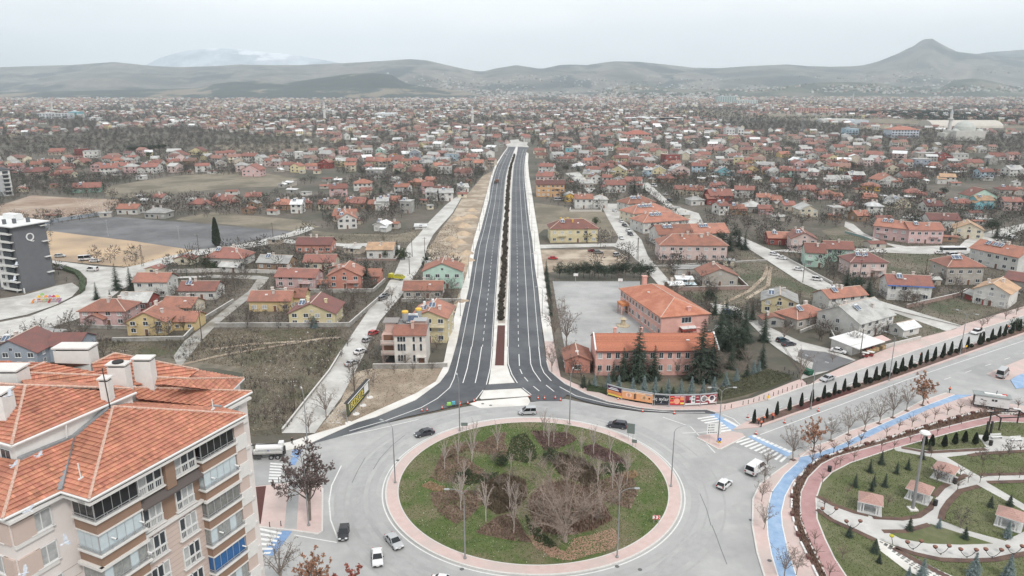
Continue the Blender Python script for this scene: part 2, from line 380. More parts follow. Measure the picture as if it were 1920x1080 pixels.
tag(om.build('old_road_marking'),kind='structure')
cr_=MB().use(M_paint)
def bars(q,n,m=M_paint,f=.5):
 a,b_,c,d=[P(x,y,.226)for x,y in q]
 for k in range(n):
  t0,t1=(k+.5-f/2)/n,(k+.5+f/2)/n
  cr_.face([a.lerp(b_,t0),a.lerp(b_,t1),d.lerp(c,t1),d.lerp(c,t0)])
bars([(1375,828),(1468,868),(1478,858),(1402,820)],10)
bars([(1305,783),(1352,812),(1373,808),(1338,778)],7)
bars([(503,905),(507,866),(530,868),(525,905)],7)
bars([(478,985),(475,1045),(505,1040),(530,997)],6)
for t in range(9):
 a=P(1411,816,.226).lerp(P(1484,848,.226),(t+.5)/9);cr_.box(a.x,a.y,.222,1.0,.9,.004,.5)
 a=P(1358,785,.226).lerp(P(1387,801,.226),(t+.5)/9);cr_.box(a.x,a.y,.222,.9,.6,.004,.5)
tag(cr_.build('crosswalk_marking'),kind='structure')
slab('cycle_crossing',[(1402,819),(1410,815),(1486,849),(1476,857)],.224,M_blue)
slab('cycle_crossing',[(1330,777),(1345,775),(1386,803),(1372,808)],.224,M_blue)
slab('cycle_crossing',[(549,842),(568,843),(553,872),(543,872)],.224,M_bluedeep)
slab('cycle_crossing',[(528,995),(549,995),(513,1042),(488,1040)],.224,M_bluedeep)
def kerbed(name,pts,m,z=.36,line=True,kw=.25):
 slab(name,pts,z,m,th=.16)
kerbed('pavement_left',[(951,277),(941,290),(927,312),(919,336),(913,360),(906,385),(898,415),(888,450),(883,470),(876,510),(866,540),(850,600),(838,650),(830,690),(817,715),(780,737),(705,770),(645,797),(590,813),(545,828),(460,846),(460,856),(548,842),(585,829),(670,791),(705,781),(780,749),(825,716),(840,696),(847,676),(857,640),(865,600),(879,540),(890,470),(902,430),(911,395),(917,372),(920,347),(927,322),(933,307),(944,289),(953,276)],M_white)
kerbed('pavement_right',[(987,285),(984,298),(983,317),(984,342),(987,367),(989,386),(993,421),(998,451),(1003,501),(1009,541),(1015,601),(1021,640),(1038,640),(1032,600),(1024,540),(1015,480),(1008,430),(1003,400),(997,360),(992,330),(990,305),(991,288)],M_white)
kerbed('school_pavement',[(1021,640),(1038,640),(1051,706),(1075,718),(1140,742),(1192,754),(1225,759),(1298,760),(1360,757),(1410,746),(1480,718),(1502,710),(1515,722),(1440,749),(1344,773),(1324,767),(1243,768),(1197,763),(1140,752),(1100,738),(1060,719),(1045,707),(1030,694),(1025,676)],M_pink)
kerbed('north_pavement',[(1517,722),(1540,706),(1605,677),(1660,655),(1700,640),(1790,617),(1810,607),(1960,562),(1960,579),(1810,625),(1720,655),(1660,676),(1582,703)],M_pink)
kerbed('median_island',[(916,720),(965,717),(957,704),(951,685),(951,660),(952,600),(954,540),(956,470),(957,430),(958,395),(959,357),(961,330),(963,310),(968,290),(971,276),(967,276),(963,286),(954,311),(949,330),(946,357),(944,395),(940,430),(936,470),(931,540),(927,600),(924,660),(919,704)],M_white)
kerbed('splitter_island',[(907,732),(977,728),(992,740),(993,742),(902,748),(899,746)],M_white)
kerbed('pale_apron',[(895,752),(990,744),(994,752),(990,760),(900,765),(880,757)],M_white,z=.23)
kerbed('pink_island',[(1307,820),(1312,816),(1340,812),(1368,808),(1392,812),(1397,818),(1352,841),(1346,841)],M_pink)
kerbed('pink_island',[(468,914),(478,912),(541,905),(560,902),(602,905),(605,915),(604,995),(596,1000),(552,994),(480,986),(470,960)],M_pink)
slab('island_lane',[(541,907),(562,903),(556,992),(533,991)],.364,M_road)
slab('island_bed',[(468,914),(499,911),(489,982),(470,984)],.366,M_redsoil)
kerbed('east_pavement',[(1497,865),(1470,890),(1447,922),(1440,950),(1438,975),(1440,1005),(1447,1040),(1462,1090),(1470,1300),(1480,1300),(1440,1100),(1420,1035),(1411,985),(1412,935),(1425,907),(1450,888),(1478,868),(1487,858),(1500,857)],M_pink)
kerbed('east_pavement',[(1500,857),(1497,852),(1527,836),(1558,826),(1595,807),(1675,780),(1727,752),(1775,736),(1792,739),(1710,770),(1627,807),(1580,832),(1527,851)],M_pink)
slab('cycle_lane',[(1497,865),(1500,857),(1527,851),(1580,832),(1627,807),(1710,770),(1790,740),(1822,740),(1800,747),(1740,768),(1660,804),(1580,842),(1540,857),(1512,877),(1487,902),(1472,930),(1465,960),(1467,985),(1477,1030),(1500,1100),(1540,1300),(1480,1300),(1462,1090),(1447,1040),(1440,1005),(1438,975),(1440,950),(1447,922),(1470,890)],.362,M_blue,th=.15)
slab('cycle_lane',[(1895,712),(1905,705),(1960,685),(1960,722),(1905,728)],.362,M_blue,th=.15)
kerbed('east_pavement',[(1512,877),(1540,857),(1580,842),(1660,804),(1740,768),(1800,747),(1822,741),(1840,747),(1925,762),(1925,780),(1840,772),(1775,788),(1710,808),(1680,818),(1647,828),(1625,833),(1590,843),(1560,853),(1532,863),(1507,885),(1490,908),(1485,918),(1484,960),(1490,985),(1500,1015),(1520,1055),(1560,1130),(1610,1300),(1540,1300),(1500,1100),(1477,1030),(1467,985),(1465,960),(1472,930),(1487,902)],M_pink)
slab('side_pavement',[(1850,700),(1925,670),(1960,690),(1905,705),(1893,712),(1870,712)],.22,M_pink)
we=MB().use(M_paint)
for pts in([(1497,865),(1470,890),(1447,922),(1440,950),(1438,975),(1440,1005),(1447,1040),(1462,1090)],[(1500,857),(1527,851),(1580,832),(1627,807),(1710,770),(1790,740)],[(1512,877),(1487,902),(1472,930),(1465,960),(1467,985),(1477,1030),(1500,1100)]):
 strip('',pts,.18,.37,M_paint,b=we)
tag(we.build('cycle_lane_line'),kind='structure')
kb=MB().use(M_kerb)
for pts in([(1440,749),(1515,722),(1582,703),(1660,676),(1720,655),(1810,625),(1960,579)],[(1500,857),(1527,836),(1558,826),(1595,807),(1675,780),(1727,752),(1775,736)],[(1478,868),(1450,888),(1425,907),(1412,935),(1411,985),(1420,1035),(1440,1100)],
   [(1025,676),(1030,694),(1045,707),(1060,719),(1100,738),(1140,752),(1197,763),(1243,768),(1324,767),(1344,773)],[(605,915),(604,995),(596,1000),(552,994),(480,986)],[(1307,820),(1346,841),(1352,841),(1397,818)]):
 strip('',pts,.3,.4,M_kerb,b=kb,h=.2)
tag(kb.build('kerb_line'),kind='structure')
def med(t,off):
 a,c=P(1413,798,0),P(2000,592,0);d=(c-a).normalized();n=Vector((-d.y,d.x,0))
 return a+d*t*(c-a).length+n*off
MD0,MD1=P(1413,798,0),P(2000,592,0)
MDD=(MD1-MD0).normalized();MDN=Vector((-MDD.y,MDD.x,0));MDL=(MD1-MD0).length
q=[med(-.04,.8),med(.0,-1.6),med(1,-2.2),med(1,2.0),med(0,2.0)]
slab('boulevard_median',[(p.x,p.y)for p in q],.36,M_pink,th=.16,world=True)
q=[med(-.005,.9),med(0.01,-.9),med(1,-1.3),med(1,1.3),med(.01,1.5)]
slab('median_soil',[(p.x,p.y)for p in q],.39,M_bed,th=.05,world=True)
q=[med(.1,-1.0),med(.24,-1.1),med(.24,1.2),med(.1,1.3)]
slab('median_mulch',[(p.x,p.y)for p in q],.41,M_redsoil,th=.05,world=True)
slab('planter_soil',[(928,685),(945,685),(947,610),(933,610)],.40,M_redsoil,th=.05)
slab('planter_soil',[(934,606),(947,606),(951,540),(953,470),(955,395),(957,357),(959,330),(961,310),(965,292),(963,292),(956,311),(951,330),(949,357),(947,395),(939.5,470),(935.5,540)],.40,mat('gravel_bed',(.30,.26,.225),(.40,.36,.32),sc=2),th=.05)
RC=Vector((4.15,129.8,0));RO,RI_=29.0,26.7
def ringpts(r,n=96,a0=0):return[(RC.x+r*math.cos(a0+2*math.pi*k/n),RC.y+r*math.sin(a0+2*math.pi*k/n))for k in range(n)]
b=MB().use(M_road)
def annulus(name,r0,r1,z,m,th=0,n=120,kind='structure'):
 b=MB().use(m);a=ringpts(r0,n);c=ringpts(r1,n)
 for k in range(n):
  j=(k+1)%n
  b.face([(*a[k],z),(*c[k],z),(*c[j],z),(*a[j],z)])
  if th:b.face([(*c[k],z),(*c[k],z-th),(*c[j],z-th),(*c[j],z)])
 o=b.build(name);tag(o,kind=kind);return o
annulus('roundabout_pavement',26.5,28.8,.38,M_pink,th=.0)
annulus('roundabout_kerb',28.8,29.1,.40,M_kerb,th=.2)
annulus('roundabout_line',29.5,29.75,.226,M_worn)
annulus('roundabout_inner_kerb',26.5,26.7,.42,M_kerb,th=.05)
slab('roundabout_lawn',ringpts(26.5,96),.42,M_lawn,world=True)
slab('park_lawn',[(1530,935),(1532,925),(1540,905),(1560,885),(1595,867),(1677,840),(1787,810),(1870,790),(1925,792),(2400,860),(2400,1300),(1700,1300),(1587,1085),(1565,1047),(1547,1010),(1532,972)],.34,M_parklawn)
slab('planted_bed',[(1485,918),(1490,908),(1507,885),(1532,863),(1560,853),(1590,843),(1625,833),(1647,828),(1680,818),(1710,808),(1775,788),(1840,772),(1925,780),(1925,786),(1880,778),(1815,790),(1727,812),(1640,836),(1565,857),(1540,870),(1515,895),(1502,922),(1500,942),(1502,975),(1515,1010),(1540,1060),(1552,1090),(1640,1300),(1610,1300),(1560,1130),(1520,1055),(1500,1015),(1490,985),(1484,960)],.37,M_bed,th=.15)
slab('running_track',[(1500,942),(1502,922),(1515,895),(1540,870),(1565,857),(1640,836),(1727,812),(1815,790),(1875,777),(1925,778),(2000,790),(2000,805),(1925,792),(1870,790),(1787,810),(1677,840),(1595,867),(1560,885),(1540,905),(1530,935),(1532,972),(1547,1010),(1565,1047),(1590,1085),(1700,1300),(1640,1300),(1552,1085),(1540,1060),(1515,1010),(1502,975)],.376,M_track,th=.1)
tl=MB().use(M_kerb)
for pts in([(1500,942),(1502,922),(1515,895),(1540,870),(1565,857),(1640,836),(1727,812),(1815,790),(1875,777),(1925,778)],[(1925,792),(1870,790),(1787,810),(1677,840),(1595,867),(1560,885),(1540,905),(1530,935),(1532,972),(1547,1010),(1565,1047),(1590,1085)],[(1500,942),(1502,975),(1515,1010),(1540,1060),(1552,1085)]):
 strip('',pts,.25,.40,M_kerb,b=tl,h=.1)
tag(tl.build('track_edging'),kind='structure')
slab('park_path',[(1530,932),(1560,945),(1600,958),(1640,970),(1690,974),(1722,970),(1745,955),(1752,937),(1765,920),(1787,907),(1812,897),(1747,857),(1680,845),(1675,840),(1690,837),(1740,845),(1850,839),(1832,815),(1925,820),(2000,826),(2000,850),(1925,847),(1815,852),(1775,857),(1835,892),(1925,890),(2000,894),(2000,903),(1925,899),(1850,904),(1925,948),(1970,975),(1970,988),(1925,960),(1833,909),(1797,917),(1777,935),(1767,957),(1762,975),(1815,995),(1885,1014),(1925,994),(1980,960),(1990,990),(1925,1034),(1865,1046),(1815,1047),(1765,1045),(1715,1035),(1677,1022),(1645,1010),(1605,992),(1560,972),(1532,952)],.39,M_path,th=.1)
slab('path_lawn',[(1657,994),(1697,994),(1745,982),(1862,1019),(1802,1021),(1740,1019),(1690,1010)],.41,M_parklawn,th=.05)
st=slab('lattice_ramp',[(1645,1010),(1677,1024),(1735,1057),(1790,1082),(1840,1110),(1760,1110),(1735,1085),(1700,1070),(1650,1032)],.40,M_white,th=.1)
hb=MB().use(mat('ramp_gap',(.16,.16,.15)))
for i in range(14):
 for j in range(6):
  t=(i+.5*(j%2)+.3)/14.5;u=(j+.5)/6
  a=P(1647,1016,.41).lerp(P(1815,1105,.41),t);c=P(1668,1021,.41).lerp(P(1815,1098,.41),t)
  e0=P(1648,1014,.41).lerp(P(1765,1108,.41),t);e1=P(1675,1024,.41).lerp(P(1838,1107,.41),t)
  p=e0.lerp(e1,u);hb.box(p.x,p.y,.40,.55,.35,.012,-.9)
o_=hb.build('ramp_slot',parent=st);o_['kind']='stuff'
pe=MB().use(M_bed)
for pts in([(1532,930),(1562,946),(1602,960),(1628,966)],[(1636,970),(1690,973),(1722,968),(1744,953),(1748,940)],[(1752,930),(1766,914),(1790,900),(1812,890)],[(1836,911),(1800,920),(1780,940),(1768,958),(1764,974)],[(1532,955),(1560,975),(1605,995),(1640,1012)],[(1655,996),(1697,996),(1743,983)],[(1680,1026),(1716,1038),(1765,1049),(1815,1051),(1865,1049),(1925,1037)],[(1690,839),(1740,848),(1850,842)],[(1817,854),(1840,850),(1925,845)],[(1837,890),(1925,888)],[(1852,904),(1925,902)],[(1675,1027),(1730,1058),(1790,1088)]):
 strip('',pts,1.1,.42,M_bed,b=pe)
tag(pe.build('border_bed'),kind='structure')
strip('farm_lane',[(388,518),(300,522)],3,.3,M_lane)
WALLC=dict(white=(.60,.59,.56),cream=(.62,.56,.44),yellow=(.60,.465,.25),lemon=(.62,.54,.34),pink=(.58,.40,.39),rose=(.60,.47,.44),salmon=(.48,.22,.17),mint=(.42,.58,.50),grey=(.33,.32,.30),
   beige=(.47,.41,.34),maroon=(.30,.075,.065),blue=(.42,.54,.62),turquoise=(.22,.48,.54),gold=(.66,.42,.10),orange=(.60,.36,.18),brown=(.32,.22,.15),slate=(.30,.335,.385),green=(.20,.32,.26),stone=(.42,.39,.35))
ROOFC=dict(red=(.245,.108,.086),orange=(.335,.152,.108),maroon=(.17,.075,.066),grey=(.40,.40,.385),white=(.66,.67,.67),brown=(.25,.15,.115),tan=(.46,.30,.19),green=(.05,.11,.085),rust=(.29,.13,.095))
def wallm(k):
 c=WALLC[k];return mat('render_'+k,c,tuple(v*.86 for v in c),sc=.8,c3=tuple(v*.78 for v in c),sc3=.25,rnd=.07)
def roofm(k):
 c=ROOFC[k];return mat('tiles_'+k,tuple(v*1.12 for v in c),tuple(v*.82 for v in c),sc=2.5,c3=tuple(v*.66+.02 for v in c),sc3=.3,rnd=.24,detail=7,bump=.5)
M_glass=mat('window_glass',(.035,.042,.05),(.06,.07,.08),sc=.6,rough=.18)
M_curtain=mat('net_curtain',(.30,.31,.31),(.44,.45,.45),sc=1.5,rough=.5)
M_frame=mat('white_frame',(.66,.66,.65),rough=.6)
M_trim=mat('fascia',(.45,.40,.36),(.55,.50,.46),sc=1)
M_mortar=mat('ridge_mortar',(.46,.36,.30),(.60,.50,.43),sc=4)
M_chim=mat('chimney_render',(.60,.55,.51),(.48,.42,.38),sc=3,rnd=.15)
M_panel=mat('solar_glass',(.06,.09,.14),(.10,.13,.19),sc=2,rough=.22)
M_steel=mat('galvanised_steel',(.42,.43,.44),rough=.45,metal=.5)
M_tank=mat('tank_white',(.62,.64,.66),rough=.5)
M_dark=mat('dark_opening',(.025,.025,.025))
M_door=mat('brown_door',(.16,.08,.05))
MC={}
def cached(key,fn):
 if key not in MC:MC[key]=fn()
 return MC[key]
def window_meshes(w,h,n=2):
 def f():
  b=MB().use(M_frame)
  t=.09
  b.box(0,-.03,0,w,.1,t);b.box(0,-.03,h-t,w,.1,t);b.box(-w/2+t/2,-.03,0,t,.1,h);b.box(w/2-t/2,-.03,0,t,.1,h)
  for k in range(1,n):b.box(-w/2+w*k/n,-.03,0,t*.8,.08,h)
  b.box(0,-.09,-.06,w+.2,.2,.06)
  p1=MB().use(M_glass).box(0,.0,.05,w-.1,.05,h-.1);p2=MB().use(M_curtain).box(0,.0,.05,w-.1,.05,h-.1)
  return b.mesh('window'),p1.mesh('pane'),p2.mesh('pane')
 return cached(('win',w,h,n),f)
def window1(w,h):
 def f():
  out=[]
  for mt in(M_glass,M_curtain):
   b=MB().use(M_frame).box(0,-.02,0,w,.07,h);b.use(mt).box(-w/4+.01,-.04,.05,w/2-.06,.08,h-.10).box(w/4-.01,-.04,.05,w/2-.06,.08,h-.10);out.append(b.mesh('window'))
  return out
 return cached(('w1',w,h),f)
def windark(w,h):
 return cached(('wd',w,h),lambda:MB().use(M_frame).box(0,-.01,-.03,w+.08,.05,h+.06).use(M_glass).box(0,-.03,0,w,.06,h).mesh('window'))
RW=random.Random(11)
def put_window(root,x,y,z,rot,w,h,lod):
 if lod>=2:
  f,p1,p2=window_meshes(w,h,3 if w>1.7 else 2)
  o=obj('window',f,root,(x,y,z),rot);obj('pane',p1 if RW.random()<.7 else p2,o)
 elif lod==1:obj('window',RW.choice([window1(w,h)[0]]*3+[window1(w,h)[1]]),root,(x,y,z),rot)
 else:obj('window',windark(w,h),root,(x,y,z),rot)
def solar(root,x,y,z,rot=0,tower=False,s=1.0):
 def f():
  b=MB().use(M_steel)
  for sx in(-.9,.9):
   b.tube((sx,-.8,-.25),(sx,-.8,.15),.04);b.tube((sx,.8,-.4),(sx,.8,1.15),.04);b.tube((sx,-.8,.1),(sx,.8,1.1),.04)
  b.use(M_frame);b.faces([(-1.05,-.9,.12),(1.05,-.9,.12),(1.05,.75,1.1),(-1.05,.75,1.1),(-1.05,-.9,.02),(1.05,-.9,.02),(1.05,.75,1.0),(-1.05,.75,1.0)],[(0,1,2,3),(7,6,5,4),(0,4,5,1),(1,5,6,2),(2,6,7,3),(3,7,4,0)])
  b.use(M_panel)
  for sx in(-.52,.52):b.face([(sx-.45,-.84,.17),(sx+.45,-.84,.17),(sx+.45,.7,1.1),(sx-.45,.7,1.1)])
  return b.mesh('solar_panel')
 o=obj('solar_panel',cached('solar',f),root,(x,y,z),rot,scale=s)
 if tower:t=cached('tankv',lambda:MB().use(M_tank).lathe(0,1.3,[(.45,.3),(.45,1.9),(.25,2.1)],10).mesh('water_tank'))
 else:t=cached('tankh',lambda:MB().use(M_tank).tube((-.8,.95,1.3),(.8,.95,1.3),.3,n=10).mesh('water_tank'))
 obj('water_tank',t,o)
def chimney(root,x,y,z0,z1,m=None,sz=.8):
 z1+=.35
 b=MB().use(m or M_chim).box(x,y,z0,sz,sz,z1-z0-.28);b.use(M_dark).box(x,y,z1-.28,sz*.7,sz*.7,.16);b.use(m or M_chim).box(x,y,z1-.12,sz*1.35,sz*1.35,.12)
 b.build('chimney',root)
def build_walls(b,kind,w,d,h,r):
 if kind=='gx':prof=[(-d/2,0),(d/2,0),(d/2,h),(0,h+r),(-d/2,h)];vs=[(-w/2,p[0],p[1])for p in prof]+[(w/2,p[0],p[1])for p in prof]
 elif kind=='gy':prof=[(-w/2,0),(w/2,0),(w/2,h),(0,h+r),(-w/2,h)];vs=[(p[0],-d/2,p[1])for p in prof]+[(p[0],d/2,p[1])for p in prof]
 else:b.box(0,0,0,w,d,h);return
 n=5;b.faces(vs,[tuple(range(n)),tuple(range(2*n-1,n-1,-1))]+[(k,n+k,n+(k+1)%n,(k+1)%n)for k in range(n)])
def build_roof(b,kind,w,d,h,r,ov=.6,th=.2,cap=None):
 """closed roof solid; returns height function"""
 if kind in('gx','gy'):
  sp,ln=(d,w)if kind=='gx' else(w,d)
  s=r/(sp/2);e=sp/2+ov;ze=h-ov*s+.06;zr=h+r+.06;L2=ln/2+ov*.8
  prof=[(-e,ze),(0,zr),(e,ze),(e,ze+th),(0,zr+th),(-e,ze+th)]
  for a in(-1,1):
   q0=[(a*e,ze),(0,zr),(0,zr+th),(a*e,ze+th)]
   vs=[((-L2,p[0],p[1])if kind=='gx' else(p[0],-L2,p[1]))for p in q0]+[((L2,p[0],p[1])if kind=='gx' else(p[0],L2,p[1]))for p in q0]
   fl=(a==-1)==(kind=='gx')
   fs=[(0,1,2,3),(7,6,5,4),(0,4,5,1),(1,5,6,2),(2,6,7,3),(3,7,4,0)]
   b.faces(vs,fs)
  if cap is not None:
   cap.use(M_mortar)
   if kind=='gx':cap.box(0,0,zr+th-.04,2*L2,.3,.1)
   else:cap.box(0,0,zr+th-.04,.3,2*L2,.1)
  return(lambda x,y:zr+th-abs(y if kind=='gx' else x)*s)
 if kind=='hip':
  ex,ey=w/2+ov,d/2+ov;m=min(ex,ey);s=r/(min(w,d)/2);ze=h-ov*s+.1;zr=ze+s*m
  rx,ry=ex-m,ey-m
  lo=[(-ex,-ey,ze),(ex,-ey,ze),(ex,ey,ze),(-ex,ey,ze)];up=[(x,y,z+th)for x,y,z in lo]
  R1,R2=(-rx,-ry,zr+th),(rx,ry,zr+th)
  if rx<1e-6 and ry<1e-6:b.faces(lo+up+[R1],[(3,2,1,0)]+[(k,(k+1)%4,4+(k+1)%4,4+k)for k in range(4)]+[(4,5,8),(5,6,8),(6,7,8),(7,4,8)])
  elif rx>ry:b.faces(lo+up+[R1,R2],[(3,2,1,0)]+[(k,(k+1)%4,4+(k+1)%4,4+k)for k in range(4)]+[(4,5,9,8),(5,6,9),(6,7,8,9),(7,4,8)])
  else:b.faces(lo+up+[R1,R2],[(3,2,1,0)]+[(k,(k+1)%4,4+(k+1)%4,4+k)for k in range(4)]+[(4,5,8),(5,6,9,8),(6,7,9),(7,4,8,9)])
  if cap is not None:
   cap.use(M_mortar);A,B_=Vector(R1),Vector(R2)
   for c in up:
    t=A if(Vector(c)-A).length<(Vector(c)-B_).length else B_
    cap.tube(c,t,.13,n=4)
   if(A-B_).length>.1:cap.tube(A,B_,.14,n=4)
  return(lambda x,y:zr+th-max(0,s*max(abs(x)-rx,abs(y)-ry)))
 b.box(0,0,h,w+.6,d+.6,.25);return(lambda x,y:h+.25)
FOOT=[]
NH=[0]
def house(p,q,d,h,kind,wall,roof,short=None,label=None,lod=2,slope=.5,chim=1,sol=0,tower=False,balc=0,cat='house',group=None,nwin=None,xtra=None,name='house',chimc=None,world=None):
 if world:cx,cy,w,ang=world;C_=Vector((cx,cy,0))
 else:
  A,B_=P(*p),P(*q);w=(B_-A).length;t=(B_-A)/w;n_=Vector((-t.y,t.x,0));C_=(A+B_)/2+n_*d/2;ang=math.atan2(t.y,t.x)
 root=empty(name,(C_.x,C_.y,0),ang,cat=cat)
 root['group']=group or 'houses of the suburb'
 sp=d if kind=='gx' else w if kind=='gy' else min(w,d);r=sp/2*slope
 b=MB().use(wallm(wall));build_walls(b,kind,w,d,h,r);b.build('wall',root,fix=(lod>0))
 cap=MB()if lod>=2 and kind!='flat' else None
 b=MB().use(roofm(roof));zf=build_roof(b,kind,w,d,h,r,cap=cap,ov=.6 if lod else.4)
 rf=b.build('roof',root,fix=(lod>0))
 if cap:cap.build('ridge_cap',rf)
 rr=random.Random(NH[0]*7+3);NH[0]+=1
 stor=max(1,round(h/3.0));sh=h/stor
 ww,wh=(1.7,1.45)if lod>=1 else(1.5,1.4)
 nc=nwin or max(1,int(w/(3.3 if lod else 4.2)))
 for s_ in range(stor):
  for k in range(nc):
   x=-w/2+w*(k+.5)/nc
   if s_==0 and k==nc//2 and lod>=1 and nc>1:
    dm=cached('door',lambda:MB().use(M_frame).box(0,-.02,0,1.2,.08,2.2).use(M_door).box(0,-.05,0,1.0,.08,2.1).mesh('door'));obj('door',dm,root,(x,-d/2,.02));continue
   put_window(root,x,-d/2,s_*sh+.95,0,ww,wh,lod)
  if lod>=1:
   side=1 if C_.x<0 else-1
   for k in range(max(1,int(d/4.5))):
    y=-d/2+d*(k+.5)/max(1,int(d/4.5));put_window(root,side*w/2,y,s_*sh+.95,math.pi/2*side,1.2 if lod>1 else ww,wh,lod)
 if kind=='gy' and lod>=1 and r>2.2:put_window(root,0,-d/2,h+.4,0,.9,.9,min(lod,1))
 if lod>=1:
  for k in range(chim):
   x=rr.uniform(-w*.3,w*.3);y=rr.uniform(-d*.25,d*.25);z=zf(x,y);chimney(root,x,y,z-.5,z+1.0,chimc)
 elif rr.random()<.6:
  x=rr.uniform(-w*.3,w*.3);z=zf(x,0);chimney(root,x,0,z-.5,z+.9,sz=.8)
 for k in range(sol):
  x=-w*.25+k*2.6+rr.uniform(-.3,.6);y=-d*.2;solar(root,x,y,zf(x,y)+.15,tower=tower)
 if lod>=2 and rr.random()<.5 and kind!='flat':
  x=rr.uniform(-w*.2,w*.2);y=-d*.22;MB().use(M_frame).box(x,y,zf(x,y)-.25,.9,.7,.4).build('skylight',root)
 if balc:
  z=sh*(stor-1);bw=min(w*.4,4.5);bx=-w/4 if balc==1 else w/4
  b=MB().use(wallm(wall)).box(bx,-d/2-.65,z-.15,bw,1.3,.18);b.use(M_frame)
  for k in range(int(bw/.3)+1):b.box(bx-bw/2+k*.3,-d/2-1.25,z,.05,.05,.9)
  b.box(bx,-d/2-1.25,z+.88,bw,.08,.07);b.build('balcony',root)
 if xtra:xtra(root,w,d,h,zf)
 if label:root['label']=label
 else:later(root,f'{NAMEW[wall]} {KINDN[kind]} with {NAMER[roof]} roof')
 if short:landmark(C_,short)
 FOOT.append((C_.x,C_.y,max(w,d)/2+1.2))
 return root
NAMEW=dict(white='white',cream='cream',yellow='yellow',lemon='pale yellow',pink='pink',rose='pinkish white',salmon='salmon red',mint='pale green',grey='grey',beige='beige',maroon='dark red',blue='pale blue',turquoise='turquoise',gold='bright yellow',orange='orange',brown='brown',slate='blue-grey',green='green',stone='grey stone')
NAMER=dict(red='red tiled',orange='orange tiled',maroon='dark red tiled',grey='grey',white='white',brown='brown tiled',tan='faded orange tiled',green='green',rust='rust-red tiled')
KINDN=dict(gx='house',gy='front-gabled house',hip='hip-roofed house',flat='flat-topped house')
def wing(x,y,w_,d_,h_,kind,wall,roof):
 def f(root,w,d,h,zf):
  zo=.013;b=MB().use(wallm(wall));build_walls(b,kind,w_,d_,h_+zo,(d_ if kind=='gx' else w_)/2*.5);o=b.build('wing',root,(x,y,0),fix=True)
  b=MB().use(roofm(roof));build_roof(b,kind,w_,d_,h_,(d_ if kind=='gx' else w_)/2*.5);b.build('wing_roof',o,fix=True)
  for k in range(max(1,int(w_/3.5))):put_window(root,x-w_/2+w_*(k+.5)/max(1,int(w_/3.5)),y-d_/2,.95,0,1.3,1.2,2)
 return f
H=house
